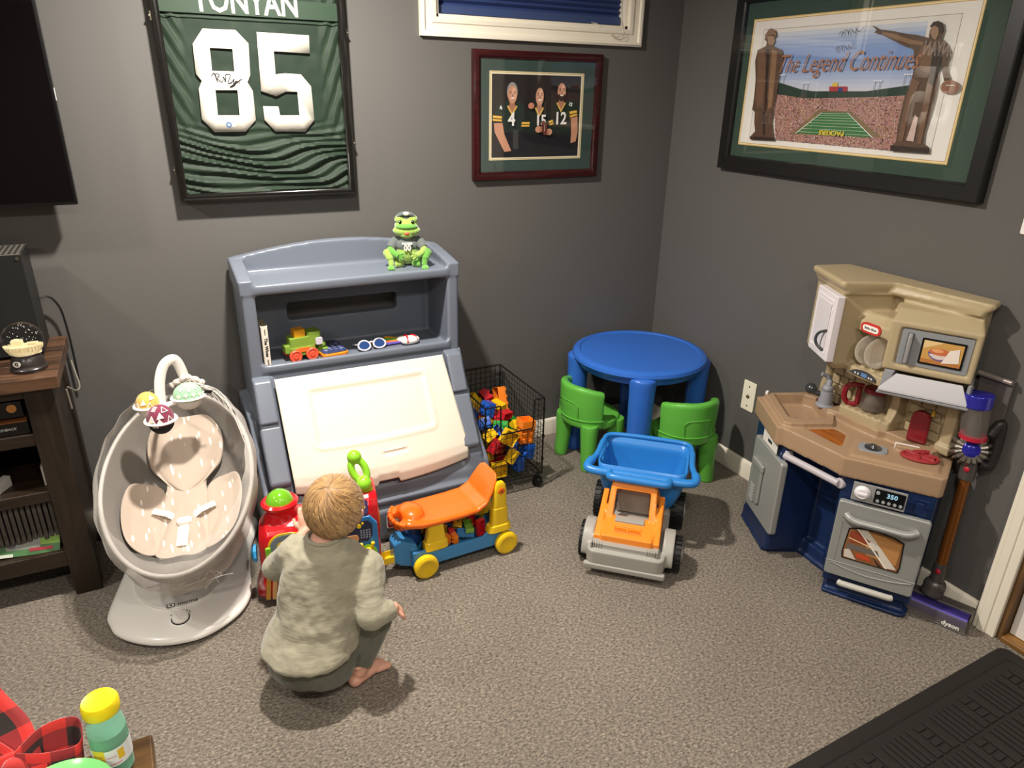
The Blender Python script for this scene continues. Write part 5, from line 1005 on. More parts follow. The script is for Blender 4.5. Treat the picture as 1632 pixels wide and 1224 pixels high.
HEAP = [["sq",[-0.9784,-0.3814,0.11],[0.4573,-0.4573,-0.5393,0.5394]],["roof",[-1.0452,-0.2514,0.1005],[0.9791,0.0,-0.0,-0.2032]],["sq",[-1.0735,-0.4025,0.11],[0.4999,-0.5001,0.4999,0.5001]],["sq",[-0.9982,-0.3182,0.1005],[0.0,-0.6048,-0.7964,0.0]],["sq",[-0.9275,-0.2803,0.11],[0.5,-0.5,0.5,-0.5]],["sq",[-0.939,-0.0835,0.11],[0.1539,0.6901,0.154,-0.6901]],["roof",[-1.0918,-0.3142,0.1005],[0.0,0.9986,-0.0526,-0.0]],["small",[-1.0998,-0.1947,0.1005],[0.8936,-0.0,0.0,0.4489]],["sq",[-0.9432,-0.1599,0.11],[0.2841,0.2841,0.6475,0.6475]],["sq",[-1.0784,-0.0741,0.11],[0.5382,0.4586,-0.5382,0.4586]],["sq",[-0.9328,-0.392,0.1708],[0.7664,-0.0113,-0.6422,0.0095]],["sq",[-1.0184,-0.2763,0.1455],[0.0,0.3105,0.9506,-0.0001]],["sq",[-1.0845,-0.1438,0.1138],[0.411,-0.1142,0.242,-0.8715]],["sq",[-1.0899,-0.2364,0.1455],[0.3448,-0.0,-0.0,0.9387]],["sq",[-1.0917,-0.2816,0.1905],[0.9949,-0.0,-0.0,0.1009]],["sq",[-1.103,-0.3228,0.1455],[0.0001,-1.0,0.0,-0.0]],["sq",[-1.0008,-0.1252,0.1082],[0.9062,-0.0545,0.1231,0.4008]],["sq",[-0.9728,-0.2241,0.11],[0.3475,-0.6158,-0.3475,-0.6158]],["small",[-1.0375,-0.1764,0.1189],[0.8203,0.3758,-0.412,-0.127]],["roof",[-1.0168,-0.393,0.1642],[0.0,-0.4723,0.0,0.8814]],["long",[-0.9754,-0.1956,0.1774],[0.0307,0.0535,-0.3099,-0.9488]],["sq",[-0.9275,-0.2646,0.174],[0.5001,0.5,-0.4999,-0.4999]],["sq",[-0.9657,-0.3325,0.1735],[0.4008,0.2424,-0.6441,-0.6047]],["long",[-0.9725,-0.1168,0.1777],[0.25,0.8636,-0.3993,0.1797]],["sq",[-0.9453,-0.0841,0.2137],[0.6581,-0.1671,-0.2586,-0.6871]],["sq",[-1.1027,-0.1716,0.1792],[0.3288,0.63,-0.6238,0.3254]],["small",[-0.9417,-0.061,0.2596],[0.7055,-0.048,-0.048,0.7055]],["long",[-1.0572,-0.3594,0.1973],[0.0806,-0.4561,0.7025,-0.5403]],["long",[-0.9275,-0.1257,0.292],[0.1421,0.6927,0.1421,0.6927]],["sq",[-1.103,-0.0706,0.2594],[0.4738,-0.5249,-0.5249,-0.4738]],["small",[-1.112,-0.0848,0.1585],[0.703,0.0195,-0.7104,-0.0281]],["sq",[-0.9821,-0.2562,0.2038],[0.6778,-0.2274,-0.2017,-0.6694]],["sq",[-0.9407,-0.3976,0.2376],[0.7161,0.6953,0.0431,-0.0444]],["sq",[-1.0249,-0.1504,0.1931],[0.8905,-0.311,0.0471,0.3287]],["sq",[-1.1106,-0.2184,0.2247],[0.6127,-0.3156,-0.6407,0.3382]],["small",[-1.0136,-0.061,0.2078],[0.5776,0.4079,0.4079,0.5776]],["sq",[-1.028,-0.0852,0.2622],[0.0642,0.1544,0.3916,-0.9048]],["sq",[-1.0135,-0.2978,0.2454],[0.4218,0.4331,0.2264,-0.7637]],["small",[-0.9413,-0.3404,0.2264],[0.6859,0.0103,0.115,0.7185]],["sq",[-1.0719,-0.0859,0.1886],[0.6784,0.309,0.3131,0.5885]],["small",[-1.0104,-0.1046,0.2113],[0.6492,0.3837,0.2803,-0.594]],["sq",[-1.0569,-0.2357,0.2424],[0.3649,-0.6141,0.4896,-0.5001]],["sq",[-1.0941,-0.3425,0.2374],[0.6727,-0.1134,-0.4407,-0.5834]],["sq",[-1.0269,-0.4025,0.2539],[0.6769,-0.6769,0.2045,0.2045]],["long",[-0.9823,-0.1867,0.2578],[0.6814,0.0867,-0.035,0.7259]],["small",[-1.036,-0.3415,0.2519],[0.3597,-0.8614,-0.1382,-0.3308]],["sq",[-0.9395,-0.3902,0.2922],[0.0541,0.705,-0.7063,-0.0333]],["small",[-0.9697,-0.1778,0.2975],[0.7014,0.217,-0.6732,0.0878]],["small",[-0.9257,-0.2453,0.2285],[0.0,0.0329,-0.9995,0.0]],["small",[-0.9758,-0.2596,0.2895],[0.3545,-0.5054,0.3892,0.6837]],["small",[-1.0561,-0.1664,0.2391],[0.0371,0.4508,0.0315,0.8913]],["sq",[-1.0895,-0.1421,0.2596],[0.216,-0.5797,0.7514,-0.2296]],["sq",[-1.0925,-0.2995,0.2771],[0.3195,0.7795,0.4985,-0.2043]],["roof",[-0.9397,-0.3249,0.2711],[0.995,-0.0755,0.0657,-0.005]],["sq",[-1.0857,-0.1255,0.3166],[0.0961,-0.8448,0.455,-0.2646]],["sq",[-0.9849,-0.0945,0.3038],[0.801,0.111,0.5682,0.1523]],["sq",[-1.0311,-0.1937,0.2984],[0.7944,0.0178,-0.604,0.0614]]]
LOAD = [["long",[-1.3257,-0.692,0.1014],[0.1516,-0.7818,-0.5676,-0.2088]],["sq",[-1.443,-0.6989,0.091],[0.6567,-0.2621,-0.6567,-0.2621]],["long",[-1.487,-0.7472,0.087],[0.0,-0.7255,-0.6883,-0.0]],["sq",[-1.36,-0.6727,0.1045],[0.4147,0.13,-0.573,0.6949]],["long",[-1.4876,-0.671,0.087],[0.0,0.0,0.0,1.0]],["long",[-1.3192,-0.7579,0.107],[0.5753,-0.4111,-0.5753,-0.4111]],["sq",[-1.4208,-0.7299,0.091],[0.7024,0.0814,0.7024,-0.0814]],["sq",[-1.4259,-0.7639,0.091],[0.5015,-0.5015,-0.4985,0.4985]],["sq",[-1.3928,-0.671,0.087],[0.0,0.707,0.7072,0.0]],["sq",[-1.3897,-0.7052,0.1035],[0.6955,-0.1272,0.4063,0.5788]],["long",[-1.3727,-0.7461,0.087],[0.0,-0.9798,0.1999,-0.0]],["sq",[-1.4775,-0.7013,0.1073],[0.6407,-0.2662,0.6651,-0.2763]],["long",[-1.3602,-0.7453,0.1111],[0.0007,0.7795,0.6265,0.0012]],["sq",[-1.4022,-0.6674,0.115],[0.7071,-0.7071,0.0079,-0.0079]],["sq",[-1.4503,-0.7564,0.091],[0.5005,0.5005,0.4995,0.4995]],["long",[-1.507,-0.7144,0.115],[0.5001,-0.5001,-0.4999,0.4999]]]
# a few nearest the eye get the colours the photo shows
rr_ = random.Random(21)
def place(L, box, zr, small, grp, cont):
    for i, (kd, loc, q_) in enumerate(L):
        cn, ch_ = rr_.choice(BC)
        if small: cn, ch_ = [('lime', '7aa83a'), ('red', 'c4222c'), ('skyblue', '4f8fc4'), ('orange', 'd98a3a'), ('yellow', 'e6b81a')][rr_.randrange(5)]
        o = get_block(kd, cn, ch_, small); o.location = loc; o.rotation_mode = 'QUATERNION'; o.rotation_quaternion = q_
        lv, dp = where(loc[0], loc[1], loc[2]-.08, box, zr)
        tag(o, '%s %s toy brick, %s, %s of the %s' % (cn, SHN[kd], lv, dp, cont), 'toy block', grp)
place(HEAP, (-1.135, -.905, -.425, -.045), .24, False, 'toy bricks in the wire basket', 'wire basket')
place(LOAD, (-1.52, -1.30, -.78, -.655), .05, True, 'toy bricks in the wagon', 'toy wagon')
# ---------------------------------------------------------------- wire basket on casters
WB = M('wire_black', '0e0e0e', .4, spec=.5)
bs_ = thing('wire_basket', 'black wire basket on casters full of coloured toy bricks', 'basket', (-1.02, -.235, 0))
bx0, bx1, by0, by1, bz0, bz1 = -1.155, -.885, -.447, -.022, .068, .425
FR = .0032
b = MB()
for x, y in ((bx0, by0), (bx1, by0), (bx0, by1), (bx1, by1)): b.rod((x, y, bz0), (x, y, bz1), FR+.0006, n=8)
for z in (bz0, bz1):
    b.rod((bx0, by1, z), (bx1, by1, z), FR, n=8); b.rod((bx0, by0, z), (bx0, by1, z), FR, n=8); b.rod((bx1, by0, z), (bx1, by1, z), FR, n=8)
b.rod((bx0, by0, bz0), (bx1, by0, bz0), FR, n=8)
zd = .295
b.tube([(bx1, by0, bz1), (bx1-.045, by0, bz1), (bx1-.047, by0, bz1-.005), (bx1-.05, by0, zd+.01), (bx1-.055, by0, zd), (bx0+.075, by0, zd), (bx0+.07, by0, zd+.01), (bx0+.068, by0, bz1-.005), (bx0+.066, by0, bz1), (bx0, by0, bz1)], FR, 8)
b.build('frame', WB, bs_)
def grid(name, P0, U, Vv, nu, nv, clip=None):
    b = MB()
    for i in range(1, nu):
        a = P0+U*(i/nu); c = a+Vv
        if clip and clip[0] < i/nu < clip[1]: c = a+Vv*clip[2]
        b.rod(a, c, .0011, n=5)
    for j in range(1, nv):
        a = P0+Vv*(j/nv)
        if clip and j/nv > clip[2]: b.rod(a, a+U*clip[0], .0011, n=5); b.rod(a+U*clip[1], a+U, .0011, n=5)
        else: b.rod(a, a+U, .0011, n=5)
    return b.build(name, WB, bs_)
H = V3(0, 0, bz1-bz0)
grid('wire_panel', V3(bx0, by1, bz0), V3(bx1-bx0, 0, 0), H, 11, 14); grid('wire_panel', V3(bx1, by1, bz0), V3(0, by0-by1, 0), H, 17, 14); grid('wire_panel', V3(bx0, by1, bz0), V3(0, by0-by1, 0), H, 17, 14)
grid('wire_panel', V3(bx0, by0, bz0), V3(bx1-bx0, 0, 0), H, 11, 14, (.24, .83, .635)); grid('wire_floor', V3(bx0, by0, bz0), V3(bx1-bx0, 0, 0), V3(0, by1-by0, 0), 11, 17)
for x, y in ((bx0, by0), (bx1, by0), (bx0, by1), (bx1, by1)):
    for z in (.14, .25, .375) if y == by0 else (.25, .375): MB().rod((x, y, z-.006), (x, y, z+.006), .0062, n=10).build('clip', WB, bs_)
for x, y in ((bx0+.012, by0+.014), (bx1-.012, by0+.014), (bx0+.012, by1-.02), (bx1-.012, by1-.02)):
    c = MB(); c.rod((x, y, .045), (x, y, .066), .008, n=10); c.box((x-.014, y-.012, .040), (x+.014, y+.012, .048)); co = c.build('caster', WB, bs_)
    MB(Matrix.Translation((x, y, .0235)) @ Matrix.Rotation(.5, 4, 'Z') @ Matrix.Rotation(math.pi/2, 4, 'Y')).lathe([(.001, -.013), (.020, -.013), (.023, -.009), (.023, .009), (.020, .013), (.001, .013)], 24).build('caster_wheel', WB, co)
# ================================================================ toddler squatting with his back to the room
SKIN = M('skin', 'd9a48c', .55, sss=.15, bump=.1, bs=300, bw=.0006)
def cloth(name, col, str_=(1, 1, 1), bump=.8, scale=60, var=.10):
    m = M(name, col, .92, sheen=.25); nt, b, tc = nodes(m); mp = nt.nodes.new('ShaderNodeMapping'); mp.inputs['Scale'].default_value = str_
    n = nt.nodes.new('ShaderNodeTexNoise'); n.inputs['Scale'].default_value = scale; n.inputs['Detail'].default_value = 5; r = nt.nodes.new('ShaderNodeValToRGB'); c = srgb(col)
    r.color_ramp.elements[0].position = .35; r.color_ramp.elements[1].position = .65; r.color_ramp.elements[0].color = (*[x*(1-var) for x in c], 1); r.color_ramp.elements[1].color = (*[min(1, x*(1+var)) for x in c], 1)
    bp = nt.nodes.new('ShaderNodeBump'); bp.inputs['Strength'].default_value = bump; bp.inputs['Distance'].default_value = .003
    L = nt.links.new; L(tc.outputs['Object'], mp.inputs[0]); L(mp.outputs[0], n.inputs[0]); L(n.outputs[0], r.inputs[0]); L(r.outputs[0], b.inputs['Base Color']); L(n.outputs[0], bp.inputs['Height']); L(bp.outputs[0], b.inputs['Normal']); return m
SHM = cloth('shirt_sage', '99947f', (.45, .45, 2.2), .45, 60, .07); PNM = cloth('pants_olive', '5e5f50', (1, 1, 1), .5, 90, .08)
td = thing('person', 'blond toddler squatting barefoot in a sage shirt and olive trousers, seen from behind', 'person', (-1.97, -1.13, 0))
SA = V3(.876, -.482, 0); FA = V3(.482, .876, 0)      # lateral (his right), facing
HIP = V3(-2.012, -1.122, .138); NK = V3(-1.942, -1.095, .445); HD = V3(-1.905, -1.078, .533)
def elr(c, w_, d_, n=28, tilt=0, p=1): return [c+SA*w_*math.cos(t)+FA*d_*math.sin(t)+V3(0, 0, tilt*math.sin(t)) for t in [2*math.pi*i/n for i in range(n)]]
def axl(b, a, c, r0, r1, n=16): b.tube([a, a.lerp(c, .5), c], [r0, (r0+r1)/2, r1], n); b.ell(a, r0*.99); b.ell(c, r1*.99)
LS, LE, LH = V3(-2.022, -1.040, .405), V3(-2.062, -.965, .305), V3(-1.960, -.900, .362)
RS, RE, RH = V3(-1.834, -1.150, .370), V3(-1.862, -1.232, .262), V3(-1.795, -1.222, .258)
RK, RA_ = V3(-1.838, -1.165, .185), V3(-1.898, -1.190, .045); LK, LA_ = V3(-2.010, -.985, .215), V3(-2.075, -1.030, .045)
# body: one continuous skin surface
b = MB()
b.ell(HD, (.072, .080, .078), R=Matrix.Rotation(-.5, 3, 'Z'), n=28, m=18)
b.ell(HD+FA*.030+V3(0, 0, -.030), (.056, .056, .050)); b.ell(HD+FA*.068+V3(0, 0, -.052), .022); b.ell(HD+FA*.052+SA*.032+V3(0, 0, -.036), .026); b.ell(HD+FA*.052-SA*.032+V3(0, 0, -.036), .026); b.ell(HD+FA*.086+V3(0, 0, -.018), (.008, .008, .009))
for s in (-1, 1): b.ell(HD+SA*s*.072+V3(0, 0, -.012)-FA*.004, (.010, .013, .018), R=Matrix.Rotation(-.5+s*.25, 3, 'Z')); b.ell(HD+SA*s*.080+V3(0, 0, -.006)-FA*.012, (.006, .008, .014))
b.tube([HD+V3(0, 0, -.05)-FA*.012, NK+V3(0, 0, .0), NK-V3(0, 0, .03)], [.040, .038, .05], 16)
b.loft([elr(NK+V3(0, 0, -.02), .06, .045), elr(V3(-1.94, -1.095, .40), .10, .065), elr(V3(-1.95, -1.10, .33), .095, .075), elr(V3(-1.985, -1.12, .22), .09, .075), elr(HIP+V3(0, 0, .02), .10, .08), elr(HIP-V3(0, 0, .03), .085, .07)])
axl(b, LS, LE, .030, .024); axl(b, LE, LH, .024, .017); axl(b, RS, RE, .030, .024); axl(b, RE, RH, .024, .017)
axl(b, HIP+SA*.05, RK, .052, .038); axl(b, RK, RA_, .036, .024); axl(b, HIP-SA*.05, LK, .052, .038); axl(b, LK, LA_, .036, .024)
def foot(b, ank, dirv, mir):
    d = dirv.normalized(); s = d.cross(V3(0, 0, 1)); h = V3(ank.x, ank.y, 0)
    b.ell(h-d*.014+V3(0, 0, .021), (.022, .022, .021)); b.tube([h-d*.012+V3(0, 0, .022), h+d*.03+V3(0, 0, .022), h+d*.066+V3(0, 0, .017)], [.021, .022, .020], 14, flat=.9); b.ell(h+d*.066+V3(0, 0, .0145), (.027, .027, .0145)); b.tube([ank+V3(0, 0, .03), h+d*.008+V3(0, 0, .03)], [.024, .022], 12)
    for i, (o, l, r) in enumerate(((-.021, .101, .0105), (-.008, .100, .0078), (.003, .097, .0074), (.013, .092, .0070), (.022, .086, .0066))):
        p = h+s*o*mir+d*(l-.012); b.tube([h+s*o*mir*.9+d*.070+V3(0, 0, .014), p+V3(0, 0, r+.001)], [r, r], 8); b.ell(p+V3(0, 0, r), r*1.08)
foot(b, RA_, V3(.092, .040, 0), -1); foot(b, LA_, V3(-.02, .10, 0), 1)
def hand(b, w_, fd, pn, sp, curl, mir, sc=1.0):
    """w_ wrist, fd finger direction, pn palm normal"""
    fd = fd.normalized(); sd = fd.cross(pn).normalized(); pn = sd.cross(fd).normalized()
    palm = w_+fd*.026*sc
    b.ell(palm, (.001, .001, .001))
    rings = []
    for t, w2, h2 in ((0, .013, .011), (.4, .018, .011), (.8, .021, .010), (1.1, .019, .008)):
        c = w_+fd*.04*t*sc; rings.append([c+sd*w2*sc*math.cos(a)+pn*h2*sc*math.sin(a) for a in [2*math.pi*i/14 for i in range(14)]])
    b.loft(rings)
    for i, (o, l) in enumerate(((-.0155, .026), (-.0055, .031), (.0048, .029), (.0145, .022))):
        p0 = w_+fd*.038*sc+sd*o*sc*mir; d1 = (fd+sd*o*mir*sp*14).normalized(); p1 = p0+d1*l*.5*sc-pn*curl*.004; p2 = p1+(d1-pn*curl).normalized()*l*.36*sc; p3 = p2+(d1-pn*curl*1.8).normalized()*l*.22*sc
        b.tube([p0, p1, p2, p3], [.0058*sc, .0054*sc, .005*sc, .0042*sc], 8); b.ell(p3, .0043*sc)
    q0 = w_+fd*.012*sc-sd*.014*sc*mir; q1 = q0+(fd*.6-sd*mir*.8).normalized()*.018*sc; q2 = q1+(fd*.9-sd*mir*.3-pn*.3).normalized()*.014*sc; b.tube([q0, q1, q2], [.0075*sc, .0065*sc, .005*sc], 8); b.ell(q2, .0052*sc)
hand(b, LH-V3(0, 0, .006), V3(.12, .40, .85), V3(-.4, -.85, .35), .35, .30, 1, 1.12)
hand(b, RH, V3(.55, .45, -.65), V3(.6, -.1, .8), .2, .7, -1)
b.build('body', SKIN, td, remesh=.0026, sm=4)
for s in (-1, 1): 
    MB().ell(HD+FA*.075+SA*s*.028+V3(0, 0, -.006), .0085, n=14).build('eye', M('eye_glint_white2', 'e9e6e2', .15), td); MB().ell(HD+FA*.0815+SA*s*.029+V3(0, 0, -.006), .0040, n=12).build('iris', M('iris', '3c5468', .1), td)
b = MB(); b.tube([HD+FA*.086+SA*.016+V3(0, 0, -.040), HD+FA*.092+V3(0, 0, -.043), HD+FA*.086-SA*.016+V3(0, 0, -.040)], .004, 8); b.build('mouth', M('lips', 'c0736a', .5), td)
# shirt
b = MB()
b.loft([elr(NK+V3(0, 0, .012), .050, .046), elr(NK+V3(0, 0, -.006), .068, .056, tilt=.004), elr(V3(-1.942, -1.100, .422), .098, .066), elr(V3(-1.945, -1.102, .388), .118, .080), elr(V3(-1.950, -1.108, .34), .128, .092), elr(V3(-1.965, -1.118, .27), .130, .100), elr(V3(-1.985, -1.126, .22), .130, .108), elr(V3(-2.002, -1.134, .190), .132, .118, tilt=.008), elr(V3(-2.014, -1.140, .166), .136, .126, tilt=.010), elr(V3(-2.016, -1.142, .156), .134, .124, tilt=.010)])
axl(b, LS+V3(.01, -.006, -.012), LE, .050, .042); b.tube([LE, LE.lerp(LH, .45), LE.lerp(LH, .80)], [.042, .034, .025], 16)
axl(b, RS+V3(-.012, .006, -.012), RE, .052, .042); b.tube([RE, RE.lerp(RH, .45), RE.lerp(RH, 1.02)], [.041, .035, .026], 16)
b.ell(RE.lerp(RH, .4)+V3(0, 0, .004), (.040, .036, .034))
b.v = [v+V3(0, 0, 0) for v in b.v]
neck_cut = MB(); neck_cut.tube([NK+V3(0, 0, .004), NK+V3(0, 0, .06)], [.043, .05], 20)
o = b.build('shirt', SHM, td, remesh=.004, sm=5)
tx = bpy.data.textures.new('folds', 'CLOUDS'); tx.noise_scale = .07; tx.noise_depth = 2
md = o.modifiers.new('d', 'DISPLACE'); md.texture = tx; md.strength = .016; md.mid_level = .5; md.texture_coords = 'LOCAL'
tx2 = bpy.data.textures.new('wr', 'WOOD'); tx2.wood_type = 'BANDNOISE'; tx2.noise_scale = .05; tx2.turbulence = 6
md = o.modifiers.new('d2', 'DISPLACE'); md.texture = tx2; md.strength = .002; md.mid_level = .5; md.texture_coords = 'LOCAL'
# armhole seam, shirt tail notch
b = MB(); b.tube([p for p in catmull([RS+V3(-.045, .01, .030), RS+V3(-.055, -.055, -.01), RS+V3(-.045, -.085, -.07), RS+V3(-.035, -.075, -.12)], 6)], .0016, 5); b.build('sleeve_seam', SHM, td) if False else None
b = MB(); hc = V3(-2.012, -1.142, .108); tail = []
for i in range(13):
    t = math.radians(-150+10.5*i); tail.append((t, .0))
rings = []
for z, k_ in ((.20, .985), (.175, 1.0), (.155, 1.005), (.142, 1.0)):
    rings.append([hc+V3(0, 0, z-.108)+SA*.146*k_*math.cos(t)+FA*.126*k_*math.sin(t)+V3(0, 0, .018*math.sin(t))+V3(0, 0, -.004*math.sin(t*9)) for t, _ in tail])
vs = [p for r in rings for p in r]; fs = []
for j in range(3):
    for i in range(12): a = j*13+i; fs.append((a, a+1, a+14, a+13))

b = MB(); b.tube([NK+V3(0, 0, .016)+SA*.047*math.cos(t)+FA*.043*math.sin(t) for t in [2*math.pi*i/28 for i in range(28)]], .0055, 8, closed=True); b.build('collar', SHM, td)
# trousers
b = MB(); b.ell(HIP+V3(-.006, -.018, -.030), (.124, .104, .090), R=Matrix.Rotation(-.5, 3, 'Z'), n=28, m=18); b.ell(HIP+SA*.03+V3(0, -.035, -.045), (.09, .08, .072)); b.ell(HIP-SA*.035+V3(0, -.02, -.035), (.08, .075, .068))
axl(b, HIP+SA*.060+V3(0, 0, -.01), RK, .070, .052, 20); b.tube([RK, RK.lerp(RA_, .5), RK.lerp(RA_, .86)], [.050, .043, .034], 18); b.ell(RK, .052)
axl(b, HIP-SA*.055+FA*.03, LK, .070, .052, 20); b.tube([LK, LK.lerp(LA_, .5), LK.lerp(LA_, .86)], [.050, .043, .034], 18)
o = b.build('trousers', PNM, td, remesh=.004, sm=5)
md = o.modifiers.new('d', 'DISPLACE'); md.texture = tx; md.strength = .010; md.mid_level = .5; md.texture_coords = 'LOCAL'
# hair: a cap and many fine locks flowing from the crown
HR = Matrix.Rotation(-.5, 3, 'Z'); rx, ry, rz_ = .078, .087, .084; HC = HD+V3(0, 0, .004)
UP = (V3(0, 0, 1)-FA*.45).normalized()      # crown whorl direction
def hs(d, k=1.0):
    l = HR.transposed() @ d; s = 1/math.sqrt((l.x/rx)**2+(l.y/ry)**2+(l.z/rz_)**2); return HC+d*s*k
H1_, H2_, H3_ = M('hair_a', 'b08c5e', .45, spec=.6, sheen=.2), M('hair_b', 'c8a570', .42, spec=.6, sheen=.2), M('hair_c', '8f6e48', .5, spec=.5, sheen=.2)
e1 = UP.orthogonal().normalized(); e2 = UP.cross(e1)
def dirv(th, ph): return (UP*math.cos(th)+(e1*math.cos(ph)+e2*math.sin(ph))*math.sin(th)).normalized()
def hairline(d):   # limit angle: less on the face side
    f = d.dot(FA); return 1.0 if f > .55 and d.z < .45 else 0
b = MB(); rings = []
for j in range(17):
    th = 1.95*j/16+.001; r_ = []
    for i in range(40):
        ph = 2*math.pi*i/40; d = dirv(th, ph); tt = th
        while (hairline(d) or d.z < -.76) and tt > .2: tt -= .04; d = dirv(tt, ph)
        r_.append(hs(d, 1.0))
    rings.append(r_)
b.loft(rings, cap=False); hc_ = b.build('hair', H3_, td, solid=.004)
b = MB(); rr_ = random.Random(9)
for k in range(2300):
    th0 = rr_.uniform(0, 1)**.6*1.9; ph0 = rr_.uniform(0, 2*math.pi); L_ = rr_.uniform(.45, .85); pts = []; rad = []
    lift = rr_.uniform(1.0, 1.05); cur = rr_.uniform(.05, .45); ok = True; n_ = 6
    for q in range(n_+1):
        f = q/n_; th = th0+L_*f; ph = ph0+cur*(f**1.2)+.25*max(0, .6-th0)*f; d = dirv(min(th, 2.45), ph)
        if (hairline(d) and q < 2) or d.z < -.90: ok = q >= 3; break
        pts.append(hs(d, 1.0+.045*math.sin(math.pi*min(1, f*1.1))*lift*.9+.02*(lift-1)*20*f*(.3+.7*(th > 1.5)))); rad.append(.0021*(1-f)**.6+.0003)
    if ok and len(pts) > 3: b.mat((H1_, H2_, H3_)[rr_.choice((0, 0, 1, 1, 2))]); b.tube(pts, rad, 3)
o = b.build('hair_locks', None, hc_); o['kind'] = 'stuff'
# ================================================================ blue table, green chairs, dump truck
TB_ = M('table_blue', '3167bf', .33, spec=.45, bump=.1, bs=150, bw=.001); CG = M('chair_green', '5fae42', .36, spec=.45, bump=.1, bs=150, bw=.001)
tb = thing('play_table', 'round blue plastic childrens table in the room corner', 'table', (-.32, -.32, 0))
MB(Matrix.Translation((-.32, -.32, 0))).lathe([(.001, .475), (.27, .475), (.298, .480), (.306, .492), (.302, .506), (.288, .514), (.274, .514), (.268, .508), (.001, .508)], 72).build('tabletop', TB_, tb)
MB(Matrix.Translation((-.32, -.32, 0))).loft([[(r*math.cos(2*math.pi*k/72), r*math.sin(2*math.pi*k/72), z) for k in range(72)] for r, z in ((.262, .450), (.275, .450), (.287, .478), (.262, .478))], closed=True).build('apron', TB_, tb)
for a in (-122, -32, 58, 148):
    X = Matrix.Translation((-.32, -.32, 0)) @ Matrix.Rotation(math.radians(a), 4, 'Z')
    b = MB(X)
    def lr(cx, rx, ry, z): return [(cx+rx*math.cos(t), ry*math.sin(t), z) for t in [2*math.pi*i/28 for i in range(28)]]
    b.loft([lr(.276, .040, .046, 0), lr(.276, .041, .048, .02), lr(.276, .044, .052, .25), lr(.276, .048, .056, .42), lr(.272, .054, .060, .465), lr(.270, .055, .062, .482), lr(.262, .040, .048, .492), lr(.25, .02, .03, .494)])
    b.loft([lr(.20, .012, .030, .46), lr(.20, .05, .11, .478)], True)
    b.build('leg', TB_, tb, remesh=.006, sm=4)
def chair(name, label, loc, rz):
    c = thing(name, label, 'chair', loc, rz, group='green plastic chairs at the blue table')
    b = MB(); b.prism([(.128*math.cos(t), .118*math.sin(t)+.022) for t in [2*math.pi*i/40 for i in range(40)]], .195, .238); b.build('seat', CG, c, bevel=.012, seg=3, world=False)
    b = MB(); A = [math.radians(x) for x in range(192, 350, 5)]
    def rg(t, r0, r1):
        top = .402-.022*abs(math.cos(t))**4; out = []
        for r, z in ((r0, .205), (r1-.004, .205), (r1, .22), (r1+.006, .31), (r1+.008, top-.012), (r1+.002, top), (r0+.006, top), (r0, top-.012), (r0-.002, .30)): out.append(((r)*math.cos(t), (r)*math.sin(t), z))
        return out
    b.loft([rg(t, .104, .132) for t in A]); b.build('backrest', CG, c, remesh=.005, sm=5, world=False)
    b = MB(); b.tube([(.136*math.cos(t), .136*math.sin(t), .246) for t in A], .0028, 6); b.build('seam_ridge', CG, c, world=False)
    b = MB(); b.tube([(.141*math.cos(t), .141*math.sin(t), z) for t, z in [(math.radians(243), .262), (math.radians(243), .31), (math.radians(250), .326), (math.radians(270), .329), (math.radians(290), .326), (math.radians(297), .31), (math.radians(297), .262)]], .002, 6); b.build('back_panel_ridge', CG, c, world=False)
    for x, y in ((-.090, -.072), (.090, -.072), (-.088, .085), (.088, .085)):
        b = MB(); sx = 1 if x > 0 else -1
        def l2(z, k, s): return [(x*k+.038*s*math.cos(t), y*k+.036*s*math.sin(t), z) for t in [2*math.pi*i/20 for i in range(20)]]
        b.loft([l2(0, 1.10, .80), l2(.012, 1.10, .86), l2(.1, 1.03, .95), l2(.20, 1.0, 1.12), l2(.225, .98, 1.1)]); b.build('leg', CG, c, bevel=.004, world=False)
    return c
chair('toy_chair', 'green plastic childrens chair left of the blue table, seen from its back', (-.555, -.296, 0), math.radians(-83))
chair('toy_chair', 'green plastic childrens chair right of the blue table, behind the truck', (-.262, -.607, 0), math.radians(-12.8))
# ---------------------------------------------------------------- dump truck
TBL = M('truck_blue', '2c7cc6', .3, spec=.5); TOR = M('truck_orange', 'ee8b2c', .32, spec=.5); TGR = M('truck_grey', '9b9890', .42); TBK = M('truck_tyre', '141414', .55)
tk = thing('toy_dump_truck', 'big toy dump truck, orange cab, blue bed and grey bumper', 'toy truck', (-.92, -1.125, 0), rz=math.atan2(-.675, .738))
def wheel(x, y, r, w_):
    X = Matrix.Translation((x, y, r)) @ Matrix.Rotation(math.pi/2, 4, 'Y')
    b = MB(X); b.lathe([(.001, -w_/2), (r*.6, -w_/2), (r*.9, -w_/2), (r*.94, -w_/2+.004), (r*.94, w_/2-.004), (r*.9, w_/2), (r*.6, w_/2), (.001, w_/2)], 40)
    for i in range(22):
        a = 2*math.pi*i/22
        for s in (-1, 1): b.box((r*.90, -.0055, .001 if s > 0 else -w_/2-.001), (r*.999, .0055, w_/2+.001 if s > 0 else -.001), Matrix.Rotation(a+(s*.07), 4, 'Z'))
    o = b.build('wheel', TBK, tk, world=False, smooth=True)
    MB(X).lathe([(.001, w_/2-.001), (r*.45, w_/2-.001), (r*.42, w_/2+.004), (.012, w_/2+.003), (.008, w_/2+.007), (.001, w_/2+.007)], 24).build('hub_cap', TGR, o, world=False)
for x in (-.146, .154):
    wheel(x*1.045, .108, .067, .050); wheel(x, .395, .073, .050)
b = MB(); b.box((-.122, .00, .045), (.130, .50, .105)); b.prism(rrect(.276, .12, .030), .048, .104, Matrix.Translation((-.004, .042, 0)))
